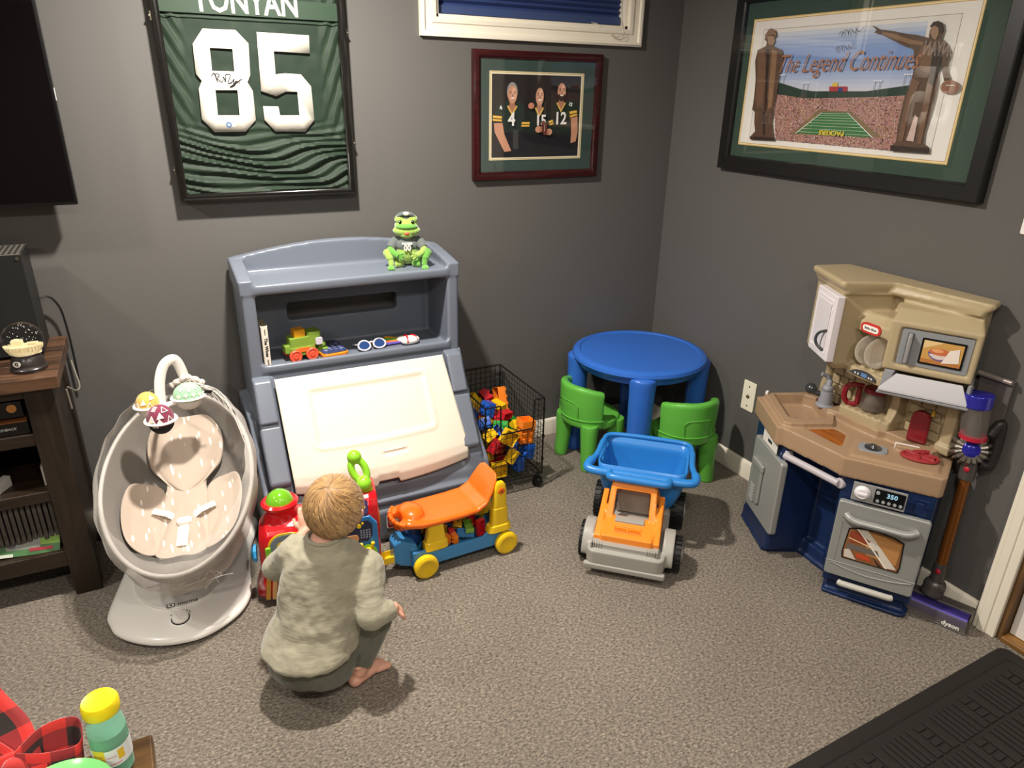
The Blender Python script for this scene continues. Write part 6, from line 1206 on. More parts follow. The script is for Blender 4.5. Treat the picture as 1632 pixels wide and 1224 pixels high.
b.prism(rrect(.235, .085, .02), .095, .126, Matrix.Translation((-.008, .042, 0)))
for x in (-.148, .142):
    pts = [(.110+.088*math.cos(t), .062+.086*math.sin(t)) for t in [math.radians(d) for d in range(-8, 190, 9)]]; inn = [(.110+.076*math.cos(t), .060+.073*math.sin(t)) for t in [math.radians(d) for d in range(189, -9, -9)]]
    b.prism(pts+inn, x-.022 if x > 0 else x-.018, x+.018 if x > 0 else x+.022, YZ())
b.box((-.115, .30, .09), (.122, .49, .135)); b.box((-.105, .02, .10), (.10, .28, .125))
b.build('chassis', TGR, tk, remesh=.0042, sm=3, world=False)
MB().prism(rrect(.288, .022, .008), .030, .052, Matrix.Translation((-.004, -.012, 0))).build('bumper', TGR, tk, bevel=.005, seg=3, world=False)
b = MB()
for s in (-1, 1):
    for k in range(5): b.box((-.008+s*.098-.022+.0088*k, -.0025, .098), (-.008+s*.098-.0175+.0088*k, .012, .128))
for k in range(3): b.box((-.070, -.0005, .100+.009*k), (.054, .012, .1045+.009*k))
b.build('grille', TGR, tk, bevel=.0012, world=False)
# orange cab: hood + open cabin frame
b = MB()
b.loft([[(-.098, .022, .112), (.082, .022, .112), (.082, .022, .150), (-.098, .022, .150)], [(-.105, .12, .112), (.089, .12, .112), (.086, .12, .165), (-.102, .12, .165)], [(-.105, .145, .112), (.089, .145, .112), (.086, .145, .165), (-.102, .145, .165)]])
for sx, x0 in ((-1, -.112), (1, .096)): b.loft([[(x0-.014, .030, .108), (x0+.014, .030, .108), (x0+.012, .030, .140), (x0-.012, .030, .140)], [(x0-.014, .15, .108), (x0+.014, .15, .108), (x0+.010, .14, .182), (x0-.010, .14, .182)], [(x0-.014, .26, .108), (x0+.014, .26, .108), (x0+.010, .24, .215), (x0-.010, .24, .215)]])
for x0, x1 in ((-.085, -.072), (.071, .074)):
    b.loft([[(x0-.013, .112, .150), (x0+.013, .112, .150), (x0+.013, .150, .150), (x0-.013, .150, .150)], [(x0*.93-.011, .196, .268), (x0*.93+.011, .196, .268), (x0*.93+.011, .225, .268), (x0*.93-.011, .225, .268)]])
b.loft([[(-.084, .182, .250), (.070, .182, .250), (.070, .21, .250), (-.084, .21, .250)], [(-.082, .198, .280), (.068, .198, .280), (.068, .285, .284), (-.082, .285, .284)]]); b.box((-.095, .10, .145), (.081, .135, .162))
for x0 in (-.082, .068): b.tube([(x0, .272, .27), (x0-.012 if x0 < 0 else x0+.012, .272, .16)], .013, 10)
b.build('cab', TOR, tk, remesh=.0038, sm=3, world=False)
MB().box((-.060, .10, .155), (.046, .135, .170)).build('dashboard', TGR, tk, bevel=.003, world=False)
MB().box((-.070, .225, .13), (.056, .262, .262)).build('cab_back', M('truck_grey_inner', '8c8378', .45), tk, bevel=.006, world=False)
b = MB(); 
for x0, x1 in ((-.050, -.010), (-.004, .036)): b.box((x0, .052, .1505), (x1, .076, .1575), Matrix.Rotation(0, 4, 'X'))
b.build('hood_vent', M('truck_orange_dark', 'c96a14', .4), tk, bevel=.002, world=False)
b = MB(); b.tube([(-.053, .048, .1545), (.039, .048, .1545), (.039, .080, .1595), (-.053, .080, .1595)], .0028, 6, closed=True); b.tube([(-.007, .048, .156), (-.007, .080, .159)], .0025, 6); b.build('vent_frame', TOR, tk, world=False)
# bed: tapered open box with rolled rim and front handle
def rr3(w0, d0, cy, z, r=.035, cx=.008): return [(x+cx, y+cy, z) for x, y in rrect(w0, d0, r, 6)]
b = MB(); b.loft([rr3(.25, .20, .385, .135), rr3(.265, .215, .385, .15), rr3(.300, .235, .383, .20), rr3(.325, .25, .380, .26), rr3(.335, .255, .380, .305)], cap=True)
b.f = b.f[:-1]; b.m = b.m[:-1]
b.keepn = False; o = b.build('dump_bed', TBL, tk, world=False, solid=.006)
o.modifiers['so'].offset = -1
RIM = catmull([(-.195, .262, .290), (-.172, .34, .300), (-.165, .44, .308), (-.150, .495, .312), (-.08, .510, .313), (.08, .512, .313), (.165, .500, .312), (.185, .44, .308), (.190, .34, .300), (.208, .270, .290), (.185, .240, .284), (.08, .236, .284), (-.07, .236, .284), (-.172, .238, .284)], 6, True)
b = MB(); b.tube(RIM, [.0165 if p.y < .30 else (.0115 if p.y < .45 else .0095) for p in RIM], 14, closed=True); b.build('bed_rim', TBL, tk, world=False)
b = MB(); b.tube(catmull([(-.105, .235, .286), (-.103, .205, .290), (-.085, .192, .292), (.0, .190, .292), (.095, .190, .292), (.112, .203, .290), (.114, .235, .286)], 8), .0150, 14); b.build('handle', TBL, tk, world=False)
b = MB(); b.box((-.10, .268, .150), (.115, .300, .262)); b.build('bed_bracket', TBL, tk, bevel=.014, seg=3, world=False)
for x, y in ((-.150, .45), (.170, .45), (-.150, .33), (.172, .33)): MB().ell((x, y, .285), (.008, .02, .012)).build('bed_lug', TBL, tk, world=False)
# ================================================================ play kitchen
KT = M('kitchen_tan', 'a08468', .36, spec=.45, bump=.1, bs=140, bw=.001); KB = M('kitchen_beige', 'ac9b7a', .40, spec=.4, bump=.1, bs=140, bw=.001); KN = M('kitchen_navy', '14284f', .38, spec=.45, bump=.1, bs=140, bw=.001)
KS = M('kitchen_silver', '9b9c98', .34, metal=.25); KG = M('kitchen_grey', '8b8d8f', .4); KW = M('kitchen_white', 'e6e2e4', .35)
k = thing('play_kitchen', 'beige and navy toy kitchen with oven, sink and microwave', 'toy kitchen', (-.2, -1.33, 0))
b = MB(); b.prism([(-.247, -.978), (-.380, -1.212), (-.366, -1.236), (-.352, -1.452), (-.356, -1.470), (-.192, -1.702), (-.175, -1.702), (-.015, -1.618), (-.015, -1.10), (-.055, -1.05)], .462, .530)
b.prism([(-.222, -.990), (-.356, -1.214), (-.342, -1.236), (-.213, -1.305), (-.150, -1.255), (-.045, -1.12), (-.06, -1.055)], .52, .546)
b.prism([(-.155, -1.215), (-.02, -1.215), (-.02, -1.60), (-.05, -1.60), (-.075, -1.545), (-.118, -1.50), (-.118, -1.44), (-.14, -1.42), (-.145, -1.33), (-.14, -1.26)], .52, .560)
b.prism([(-.268, -1.435), (-.20, -1.405), (-.135, -1.47), (-.14, -1.50), (-.075, -1.60), (-.09, -1.625), (-.175, -1.672), (-.20, -1.665), (-.325, -1.47)], .52, .5365)
b.prism([(-.09, -1.54), (-.155, -1.50), (-.17, -1.52), (-.11, -1.60), (-.05, -1.60)], .52, .556)
cut = MB(); cut.prism([(-.195, -1.018), (-.300, -1.186), (-.288, -1.205), (-.195, -1.252), (-.175, -1.245), (-.085, -1.11), (-.095, -1.07)], .500, .60, top=[(-.195, -1.010), (-.308, -1.190), (-.290, -1.215), (-.195, -1.260), (-.168, -1.250), (-.075, -1.11), (-.088, -1.06)])
cut2 = MB(); cut2.prism([(-.298, -1.258), (-.200, -1.300), (-.203, -1.360), (-.285, -1.412), (-.300, -1.405)], .5265, .60)
b.build('countertop', KT, k, cuts=[cut, cut2], remesh=.0042, sm=3)
MB().prism([(-.296, -1.262), (-.204, -1.303), (-.206, -1.357), (-.285, -1.407), (-.297, -1.401)], .5245, .5272).build('cutting_board', wood('board_wood', 'a35c1f', '7a3f12', 11, 'Y', .25), k, smooth=False)
b = MB(); 
for r_ in (.012, .02, .028): b.tube([(-.205+r_*math.cos(t)*1.2, -1.165+r_*math.sin(t), .5005) for t in [2*math.pi*i/20 for i in range(20)]], .0016, 5, closed=True)
b.build('drain_ring', KT, k)
# navy body
b = MB(); b.prism([(-.02, -1.10), (-.235, -1.003), (-.250, -1.010), (-.358, -1.235), (-.350, -1.243), (-.225, -1.285), (-.02, -1.285)], .02, .465)
b.prism([(-.02, -1.25), (-.195, -1.262), (-.200, -1.42), (-.02, -1.42)], .02, .465)
b.prism([(-.02, -1.40), (-.215, -1.40), (-.338, -1.470), (-.190, -1.698), (-.02, -1.62)], .085, .465)
b.prism([(-.02, -1.08), (-.235, -1.000), (-.250, -1.005), (-.338, -1.205), (-.330, -1.215), (-.222, -1.272), (-.232, -1.41), (-.02, -1.41)], .0, .062)
b.prism([(-.02, -1.07), (-.235, -.995), (-.252, -1.000), (-.350, -1.212), (-.338, -1.228), (-.234, -1.282), (-.244, -1.42), (-.02, -1.42)], .0, .014)
b.prism([(-.02, -1.38), (-.21, -1.38), (-.335, -1.475), (-.190, -1.700), (-.02, -1.62)], .052, .095)
b.prism([(-.02, -1.38), (-.20, -1.39), (-.315, -1.480), (-.185, -1.682), (-.02, -1.62)], .0, .06)
b.prism([(-.02, -1.38), (-.20, -1.39), (-.336, -1.482), (-.326, -1.500), (-.208, -1.697), (-.185, -1.700), (-.02, -1.62)], .0, .014)
b.build('body', KN, k, remesh=.0055, sm=2)
XO = frame((-.348, -1.486, 0), (.151, -.23, 0), (0, 0, 1)); XD = frame((-.262, -1.0, 0), (-.103, -.235, 0), (0, 0, 1)); XC = frame((-.154, -1.06, 0), (-.116, -.215, 0), (0, 0, 1)); XG = frame((-.235, -1.45, 0), (.110, -.202, 0), (0, 0, 1))
def panel(X, s0, s1, z0, z1, d0, d1, r=.008): return MB(X).prism(rrect(s1-s0, z1-z0, r), d0, d1, Matrix.Translation(((s0+s1)/2, (z0+z1)/2, 0)))
# dishwasher door
dd = panel(XD, .045, .290, .106, .406, -.020, .006, .014).build('dishwasher_door', KS, k, bevel=.006, seg=3)
panel(XD, .075, .150, .150, .335, .0065, .0095, .010).build('water_niche', M('niche_grey', '83867f', .4), dd, bevel=.002)
b = MB(XD); b.box((.078, .30, .006), (.172, .330, .020)); b.box((.150, .165, .006), (.168, .33, .018)); b.build('handle', KS, dd, bevel=.006, seg=3)
b = MB(XD)
for i in range(6): b.tube([(.082, .155+.012*i, .0105), (.118, .150+.012*i, .0105)], .003, 6)
b.build('ice_grille', KS, dd)
panel(XD, .095, .112, .30, .322, .0098, .0115, .003).build('buttons', M('print_dark', '35383a', .4), dd)
o = panel(XD, .106, .232, .413, .457, .003, .0045, .001).build('white_sticker', M('sticker', 'ddd8cf', .5), k, smooth=False)
panel(XD, .150, .185, .428, .440, .0046, .0050, .001).build('sticker_print', M('print_dark'), o, smooth=False) if False else panel(XD, .150, .185, .428, .440, .0046, .0050, .001).build('sticker_print', MATS['print_dark'], o, smooth=False)
# towel bar
b = MB(); T0, T1 = V3(-.352, -1.243, .425), V3(-.340, -1.462, .425); b.rod(T0, T1, .0125, n=18); KL = M('bar_lilac', 'b3adb2', .35); b.build('towel_bar', KL, k)
for T, dv in ((T0, V3(.02, .004, 0)), (T1, V3(.03, -.004, 0))):
    MB().rod(T-(T1-T0).normalized()*-.000, T+dv*1.2, .018, .020, n=18).build('bar_mount', KL, k, bevel=.003)
# oven
od = panel(XO, -.002, .266, .096, .383, -.012, .010, .010).build('oven_door', KS, k, bevel=.005, seg=3)
b = MB(XO); ws = [(.046, .178), (.207, .178), (.210, .200), (.205, .285), (.175, .296), (.126, .302), (.078, .298), (.048, .288), (.042, .2)]
b.prism([(x+(-.004 if x < .126 else .004), z+(-.004 if z < .24 else .004)) for x, z in ws], .0102, .0125); b.build('window_border', M('border_black', '0d0d0d', .3), od, bevel=.001)
b = MB(XO); ph = [(pm('8a5a34'), ws), (pm('b9844e'), [(.11, .21), (.20, .20), (.203, .28), (.15, .292), (.10, .295)]), (pm('d8cfc0'), [(.075, .297), (.10, .30), (.205, .185), (.17, .18)]), (pm('8e3f26'), [(.055, .24), (.10, .245), (.115, .262), (.07, .285), (.052, .28)]), (pm('6b625a'), [(.048, .215), (.15, .215), (.14, .235), (.05, .236)]), (pm('cfc6b8'), [(.048, .182), (.085, .18), (.06, .215), (.045, .21)]), (pm('c04a28'), [(.085, .19), (.13, .188), (.12, .205), (.08, .207)]), (pm('e8c490'), [(.05, .255), (.12, .24), (.12, .244), (.05, .259)]), (pm('40302a'), [(.15, .18), (.165, .18), (.13, .21)]), (pm('f0e8dc'), [(.068, .297), (.074, .297), (.18, .18), (.174, .18)])]
for i, (m, q_) in enumerate(ph): b.mat(m); b.flat(q_, .0127+.0002*i)
b.keepn = True; b.build('oven_picture', None, od, smooth=False)
b = MB(XO); b.tube(catmull([(.028, .338, .012), (.045, .331, .024), (.07, .328, .028), (.126, .330, .030), (.185, .328, .028), (.215, .331, .024), (.236, .338, .012)], 6), [.013, .0135]+[.0125]*33+[.0135, .013], 12); b.build('oven_handle', KS, od)
panel(XO, .075, .190, .324, .329, .038, .0425, .002).build('handle_slot', M('slot', '5a5a58', .5), od)
b = MB(XO); b.tube(catmull([(.012, .146, .0108), (.06, .135, .0108), (.126, .128, .0108), (.20, .135, .0108), (.256, .148, .0108)], 6), .0022, 6); b.tube([(-.002, .150, .0104), (.266, .154, .0104)], .0016, 6); b.tube([(.022, .15, .0104), (.022, .31, .0104)], .0012, 6); b.build('drawer_ridge', KS, od)
b = MB(XO); b.tube([(.050, .076, .012), (.058, .076, .016), (.205, .076, .016), (.213, .076, .012)], .0105, 14); b.build('drawer_bar', KW if False else M('bar_silver', 'b9b6ac', .35), k)
cp = panel(XO, .028, .184, .394, .459, .001, .0055, .003).build('control_panel', M('panel_silver', 'a4a3a1', .3, .3), k, bevel=.001)
b = MB(XO @ Matrix.Translation((.058, .427, .0055))); b.lathe([(.001, 0), (.024, 0), (.024, .003), (.021, .004), (.019, .012), (.017, .014), (.001, .014)], 28); b.box((-.014, -.004, .012), (.014, .004, .0175)); b.build('knob', KW, cp, bevel=.001)
panel(XO, .093, .180, .402, .453, .0056, .0068, .005).build('display', M('display_black', '101214', .2), cp)
b = MB(XO @ Matrix.Translation((.143, .436, .0072))); b.text('350', .021, None, .0003, .0005); b.build('digits', M('digit_blue', '9fd0ea', .4, emit='9fd0ea', es=.15), cp)
b = MB(XO); b.rod((.102, .441, .0066), (.102, .441, .0095), .006)
for i in range(5): b.rod((.105+.0165*i, .412, .0066), (.105+.0165*i, .412, .0090), .0052)
b.build('buttons', M('button_grey', 'a2a5a6', .35), cp)
panel(XO, .212, .232, .400, .438, .0, .004, .003).build('outlet_relief', KN, k, bevel=.002)
panel(XO, .205, .245, .446, .450, .0, .004, .001).build('vent_relief', KN, k, bevel=.001)
# upper unit
def ins(poly, d):
    cx = sum(p[0] for p in poly)/len(poly); cy = sum(p[1] for p in poly)/len(poly); out = []
    for x, y in poly:
        v = V3(x-cx, y-cy, 0); v = v*(1-d/v.length) if v.length > d else v; out.append((min(cx+v.x, -.018), cy+v.y))
    return out
CRW = [(-.156, -1.060), (-.168, -1.066), (-.272, -1.268), (-.266, -1.280), (-.112, -1.362), (-.118, -1.66), (-.105, -1.668), (-.020, -1.628), (-.022, -1.09)]
CRW = [(-.156, -1.056), (-.166, -1.062), (-.272, -1.268), (-.268, -1.280), (-.118, -1.352), (-.092, -1.640), (-.080, -1.648), (-.018, -1.628), (-.022, -1.09)]
b = MB()
def pz(p, z): return [(x, y, z) for x, y in p]
b.loft([pz(ins(CRW, .022), 1.010), pz(ins(CRW, .018), 1.022), pz(ins(CRW, .004), 1.034), pz(CRW, 1.040), pz(CRW, 1.050), pz(ins(CRW, .008), 1.054)])
CB = [(-.150, -1.078), (-.250, -1.266), (-.244, -1.278), (-.105, -1.345), (-.020, -1.345), (-.022, -1.10)]
b.loft([pz([(-.05, -1.12), (-.09, -1.18), (-.09, -1.19), (-.06, -1.25), (-.02, -1.25), (-.02, -1.12)], .700), pz([(-.13, -1.092), (-.225, -1.262), (-.220, -1.272), (-.085, -1.325), (-.02, -1.325), (-.022, -1.10)], .745), pz(CB, .768), pz(CB, 1.02)])
b.prism([(-.018, -1.30), (-.090, -1.335), (-.078, -1.625), (-.018, -1.612)], .74, 1.02)       # back panel under crown
b.prism([(-.018, -1.10), (-.045, -1.10), (-.050, -1.625), (-.018, -1.618)], .545, .76)
# canopy with badge, plate rack, coffee niche
CNP = [(-.03, -1.30), (-.190, -1.285), (-.200, -1.297), (-.212, -1.440), (-.19, -1.46), (-.03, -1.46)]
b.loft([pz(CNP, .893), pz(CNP, .928), pz([(-.03, -1.31), (-.165, -1.29), (-.175, -1.30), (-.17, -1.440), (-.16, -1.46), (-.03, -1.46)], .955)])
b.prism([(-.03, -1.30), (-.190, -1.290), (-.202, -1.303), (-.212, -1.446), (-.19, -1.46), (-.03, -1.46)], .738, .770)
b.prism([(-.03, -1.30), (-.110, -1.330), (-.125, -1.46), (-.03, -1.46)], .72, .95)
for i in range(4): b.box((-.19, -1.318-.036*i, .767), (-.09, -1.305-.036*i, .782))
b.prism([(-.02, -1.245), (-.128, -1.250), (-.140, -1.262), (-.135, -1.405), (-.118, -1.440), (-.02, -1.44)], .545, .590)
for i in range(6): b.rod((-.05, -1.278-.026*i, .590), (-.132, -1.282-.026*i, .590), .006, n=8)
b.loft([pz([(-.02, -1.402), (-.105, -1.408), (-.115, -1.440), (-.02, -1.45)], .585), pz([(-.02, -1.402), (-.082, -1.406), (-.090, -1.44), (-.02, -1.45)], .64), pz([(-.02, -1.402), (-.082, -1.406), (-.092, -1.44), (-.02, -1.45)], .68), pz([(-.02, -1.380), (-.13, -1.386), (-.14, -1.44), (-.02, -1.45)], .715)])
b.tube(catmull([(-.05, -1.115, .545), (-.06, -1.12, .60), (-.05, -1.125, .66), (-.075, -1.135, .72)], 5), .016, 10)
# right column
b.prism([(-.02, -1.585), (-.068, -1.583), (-.068, -1.622), (-.02, -1.622)], .545, .78); b.prism([(-.02, -1.580), (-.078, -1.578), (-.078, -1.628), (-.02, -1.628)], .545, .575)
# microwave housing
b.loft([[XG @ V3(s, z, d) for s, z, d in ((-.004, .812, 0), (.241, .812, 0), (.241, .812, -.085), (-.004, .812, -.15))], [XG @ V3(s, z, d) for s, z, d in ((-.004, .970, 0), (.241, .970, 0), (.241, .970, -.085), (-.004, .970, -.15))], [XG @ V3(s, z, d) for s, z, d in ((.002, .985, -.03), (.235, .985, -.03), (.235, .985, -.085), (.002, .985, -.15))], [XG @ V3(s, z, d) for s, z, d in ((.004, 1.000, -.06), (.230, 1.000, -.06), (.235, 1.000, -.085), (.002, 1.000, -.15))]])
cutm = panel(XG, .026, .226, .832, .954, -.012, .03, .006)
o = b.build('upper_unit', KB, k, cuts=[cutm], remesh=.0048, sm=2)
for z in (.600, .645, .690, .735):
    b = MB(); zz_ = z
b = MB(); rr_ = random.Random(4)
for i, z in enumerate((.578, .612, .646, .680, .714)):
    y = -1.455-.0*i; y1 = -1.582
    yy = y
    while yy > y1+.01:
        w_ = rr_.uniform(.035, .06); w_ = min(w_, yy-y1); b.box((-.0565, yy-w_+.003, z-.014), (-.045, yy, z+.016)); yy -= w_
b.build('stone_backsplash', KB, k, bevel=.004, seg=3); b = MB()
for i, z in enumerate((.562, .600, .638, .676)):
    yy = -1.145
    while yy > -1.235: w_ = rr_.uniform(.03, .05); w_ = min(w_, yy+1.24); b.box((-.0565, yy-w_+.003, z-.016), (-.045, yy, z+.018)); yy -= w_
b.build('stone_backsplash', KB, k, bevel=.004, seg=3)
# cabinet door
cdr = panel(XC, .098, .262, .783, 1.008, -.010, .016, .004); cdr = cdr.build('cabinet_door', M('door_white_plastic', 'dcd6d8', .35), k, bevel=.003)
def ringframe(X, s0, s1, z0, z1, wd, d): 
    b = MB(X); b.tube([(s0, z0, d), (s1, z0, d), (s1, z1, d), (s0, z1, d)], wd, 6, closed=True); return b
panel(XC, .130, .232, .820, .975, .0165, .0195, .003).build('door_panel', M('door_white_plastic2', 'd3ced0', .4), cdr, bevel=.002)
ringframe(XC, .120, .242, .808, .987, .0035, .0165).build('door_moulding', MATS['door_white_plastic'], cdr)
b = MB(XC); b.tube(catmull([(.232, .885, .016), (.215, .872, .034), (.208, .850, .040), (.212, .828, .034), (.226, .812, .016)], 6), .0048, 8); b.build('door_handle', M('handle_dark', '3a3d40', .35), cdr)
# badge
XLg = frame((-.2055, -1.362, .912), (-.012, -.143, 0), (0, 0, 1)); XLg = XLg @ Matrix.Translation((0, 0, .003))
b = MB(XLg); b.mat(M('badge_red', 'c0342c', .35)); b.prism(rrect(.078, .034, .0165), -.008, .0012); b.mat(M('badge_white', 'ece8e0', .4)); b.prism(rrect(.062, .020, .0098), .0012, .0018); b.mat(MATS['print_dark']); b.text('little tikes', .0125, Matrix.Translation((0, 0, .002)), .0002, .0003, .95)
b.build('badge', None, k)
b = MB(XLg @ Matrix.Translation((.010, -.155, .003))); b.mat(M('dial_dark', '3c3f42', .4)); b.prism([(.052*math.cos(t), .020*math.sin(t)-.008) for t in [math.pi*i/16 for i in range(17)]], -.008, .001); b.mat(M('dial_blue', '5a82b4', .4)); b.prism(rrect(.022, .012, .002), .001, .0015, Matrix.Translation((.006, .0, 0))); b.mat(KW)
for x in (-.03, -.018, .026, .036): b.prism(rrect(.005, .006, .001), .001, .0015, Matrix.Translation((x, -.002, 0)))
b.build('coffee_controls', None, k)
# microwave door
md_ = panel(XG, .030, .222, .836, .950, -.013, -.006, .004).build('microwave_door', KG, k, bevel=.002)
b = MB(XG); b.tube([(.056, .846, -.004), (.056, .850, .010), (.056, .930, .010), (.056, .934, -.004)], .006, 10); b.build('microwave_handle', M('handle_silver', 'b8b8ba', .25, .5), md_)
panel(XG, .047, .065, .842, .940, -.006, -.004, .004).build('handle_recess', M('recess_dark', '56585a', .4), md_)
panel(XG, .088, .206, .850, .932, -.006, -.0035, .003).build('window_border', MATS['border_black'], md_)
b = MB(XG)
for i, (c_, q_) in enumerate((('c89a52', rc(.094, .856, .200, .926)), ('e0c08a', [(.094, .90), (.15, .926), (.094, .926)]), ('b4753c', rc(.094, .856, .200, .868)), ('6a5a8c', arc2((.140, .893), .030, .026, 180, 360)), ('d8c8c0', arc2((.140, .894), .028, .022, 200, 340)), ('c46a42', ell2((.140, .896), .028, .011)), ('e2a06a', ell2((.134, .899), .016, .006)), ('e8dcd0', [(.150, .862), (.195, .870), (.190, .915), (.165, .905)]))): b.mat(pm(c_)); b.flat(q_, -.0032+.0002*i)
b.keepn = True; b.build('microwave_picture', None, md_, smooth=False)
# hood shelf
b = MB(); HB = [V3(-.205, -1.462, .806), V3(-.105, -1.612, .806), V3(-.13, -1.668, .752), V3(-.252, -1.462, .752)]
HB = [V3(-.215, -1.485, .806), V3(-.120, -1.640, .806), V3(-.128, -1.672, .754), V3(-.254, -1.460, .754)]
dn = V3(0, 0, -.010)
b.add([tuple(p) for p in HB]+[tuple(p+dn) for p in HB], [(0, 1, 2, 3), (7, 6, 5, 4), (0, 4, 5, 1), (1, 5, 6, 2), (2, 6, 7, 3), (3, 7, 4, 0)])
b.build('hood_panel', M('hood_white', 'b9b7bb', .35, 0), k, bevel=.003)
b = MB(); nrm = V3(-.878, -.478, 0)
HL = [V3(-.03, -1.42, .0), V3(-.252, -1.455, 0), V3(-.126, -1.676, 0), V3(-.03, -1.62, 0)]
b.prism([(p.x, p.y) for p in HL], .734, .744); b.loft([pz([(-.03, -1.42), (-.235, -1.452), (-.250, -1.460), (-.240, -1.475)], .744), pz([(-.03, -1.42), (-.225, -1.452), (-.232, -1.456), (-.215, -1.480)], .812)]); b.loft([pz([(-.03, -1.62), (-.112, -1.668), (-.128, -1.670), (-.124, -1.655)], .744), pz([(-.03, -1.62), (-.112, -1.664), (-.118, -1.660), (-.114, -1.650)], .812)])
b.build('hood_body', M('hood_grey', '8e8f93', .35, .2), k, bevel=.003)
# faucet
b = MB(Matrix.Translation((-.105, -1.172, .545))); b.lathe([(.001, 0), (.033, 0), (.033, .004), (.026, .010), (.023, .045), (.021, .058), (.001, .062)], 28); b.ell((0, 0, .068), (.0205, .0205, .016)); b.tube(catmull([(0, 0, .075), (.006, .004, .095), (.0, .012, .112), (-.018, .022, .120)], 5), [.012]*6+[.009]*5+[.008]*5, 10)
b.build('faucet', M('faucet_grey', '8d8f96', .35), k)
b = MB(); b.ell((-.135, -1.125, .600), .0215); b.tube([(-.132, -1.135, .592), (-.118, -1.155, .585)], .011, 12); b.build('faucet_knob', M('knob_dark', '34373a', .2, coat=.4), k)
# burner and phone cradle
MB(rotz(-.95, (-.229, -1.477, .5365))).prism(rrect(.088, .064, .02), -.004, .0035).build('burner_plate', M('burner_grey', '8b8f92', .35), k, bevel=.002)
b = MB(rotz(-.95, (-.229, -1.477, .5400))); b.lathe([(.001, 0), (.026, 0), (.026, .003), (.014, .004), (.009, .012), (.001, .014)], 20); b.build('burner_knob', MATS['knob_dark'], k)
XPn = frame((-.137, -1.531, .548), (.062, -.088, 0), (0, .0, 1))
b = MB(XPn @ Matrix.Translation((0, 0, .004))); b.mat(MATS['badge_white']); b.prism(rrect(.072, .018, .002), -.008, .001)
for i, ch_ in enumerate('2OL'): b.mat(MATS['border_black']); b.prism(rrect(.012, .012, .002), .001, .0015, Matrix.Translation((-.022+.02*i, 0, 0)))
b.mat(MATS['badge_white']); b.text('ROK', .010, Matrix.Translation((0, 0, .0018)), .0002, .0005, 1.8)
b.build('keypad', None, k)
# loose things on the kitchen
def kt(name, lbl, cat, loc, grp=None): return thing(name, lbl, cat, loc, group=grp)
ph_ = kt('toy_phone', 'dark red toy handset standing upright on the kitchen counter', 'toy phone', (-.098, -1.525, .556))
RD = M('toy_dark_red', '7c1420', .22, coat=.3)
MB(frame((-.092, -1.528, .616), (.03, -.068, 0), (.0, .012, 1))).prism([(-.030, -.058), (.030, -.058), (.028, .030), (.020, .046), (.004, .054), (-.012, .052), (-.024, .042), (-.029, .028)], -.013, .013).build('handset', RD, ph_, bevel=.007, seg=3)
MB().rod((-.083, -1.556, .660), (-.083, -1.556, .678), .0055, .004).build('antenna', M('toy_ochre', 'c99a2c', .4), ph_)
pot = kt('toy_coffee_pot', 'clear toy coffee pot with a dark red handle and lid', 'toy coffee pot', (-.085, -1.335, .596))
b = MB(Matrix.Translation((-.085, -1.345, .597))); b.lathe([(.001, 0), (.036, 0), (.040, .006), (.040, .045), (.030, .062), (.029, .066), (.027, .066), (.028, .06), (.037, .044), (.037, .006), (.001, .003)], 32); b.build('jug', M('clear_plastic', 'd8cfc6', .08, trans=.85, ior=1.2, alpha=.75), pot)
b = MB(Matrix.Translation((-.085, -1.345, .597))); b.lathe([(.001, .064), (.035, .064), (.037, .070), (.034, .080), (.001, .084)], 28); b.build('lid', RD, pot)
b = MB(); b.tube(catmull([(-.098, -1.308, .672), (-.118, -1.280, .672), (-.128, -1.262, .655), (-.130, -1.262, .62), (-.120, -1.276, .600), (-.108, -1.298, .602)], 6), .0075, 10, flat=1.3); b.tube([(-.108, -1.300, .668), (-.108, -1.300, .602)], .009, 10); b.build('handle', RD, pot)
PLT = M('plate_cream', 'd9cfc0', .4)
for i, (y, lb) in enumerate(((-1.292, 'cream toy plate in the kitchen rack, the farther left one'), (-1.330, 'cream toy plate in the kitchen rack, the nearer right one'))):
    X = Matrix.Translation((-.112-.008*i, y, .8015)) @ Vector((0, -1, .12)).to_track_quat('Z', 'Y').to_matrix().to_4x4() @ Matrix.Rotation(0, 4, 'Z')
    X = Matrix.Translation((-.172-.004*i, y-.055, .8325)) @ Vector((-.38, -.92, .03)).to_track_quat('Z', 'Y').to_matrix().to_4x4()
    o = MB(X).lathe([(.001, -.003), (.030, -.003), (.034, -.001), (.052, .004), (.053, .0055), (.051, .006), (.034, .002), (.031, .0005), (.001, .0)], 36).build('toy_plate', PLT); tag(o, lb, 'toy plate', 'toy plates in the kitchen rack')
o = MB(frame((-.225, -1.150, .504), (-.45, .2, .18), (.25, .9, 0))).prism([(-.040, -.004), (-.018, -.0035), (-.010, -.010), (.020, -.010), (.036, -.006), (.040, 0), (.036, .006), (.02, .009), (-.012, .008), (-.02, .0035), (-.042, .004)], 0, .003).build('toy_knife', M('knife_silver', 'a9a79a', .25, .4), bevel=.001); tag(o, 'silver toy knife lying in the kitchen sink', 'toy knife')
rs = kt('toy_burner_rack', 'red ribbed toy food lying on the right hob ring', 'toy food', (-.150, -1.592, .538))
RM = M('toy_meat', '9c3034', .4, bump=.6, bs=90, bw=.003); b = MB(rotz(-.95, (-.150, -1.588, .5365)))
for r0, r1 in ((.052, .026), (.036, .016), (.020, .006)): b.tube([(r0*math.cos(t), r0*.62*math.sin(t), .006) for t in [2*math.pi*i/28 for i in range(28)]], .0055, 8, closed=True)
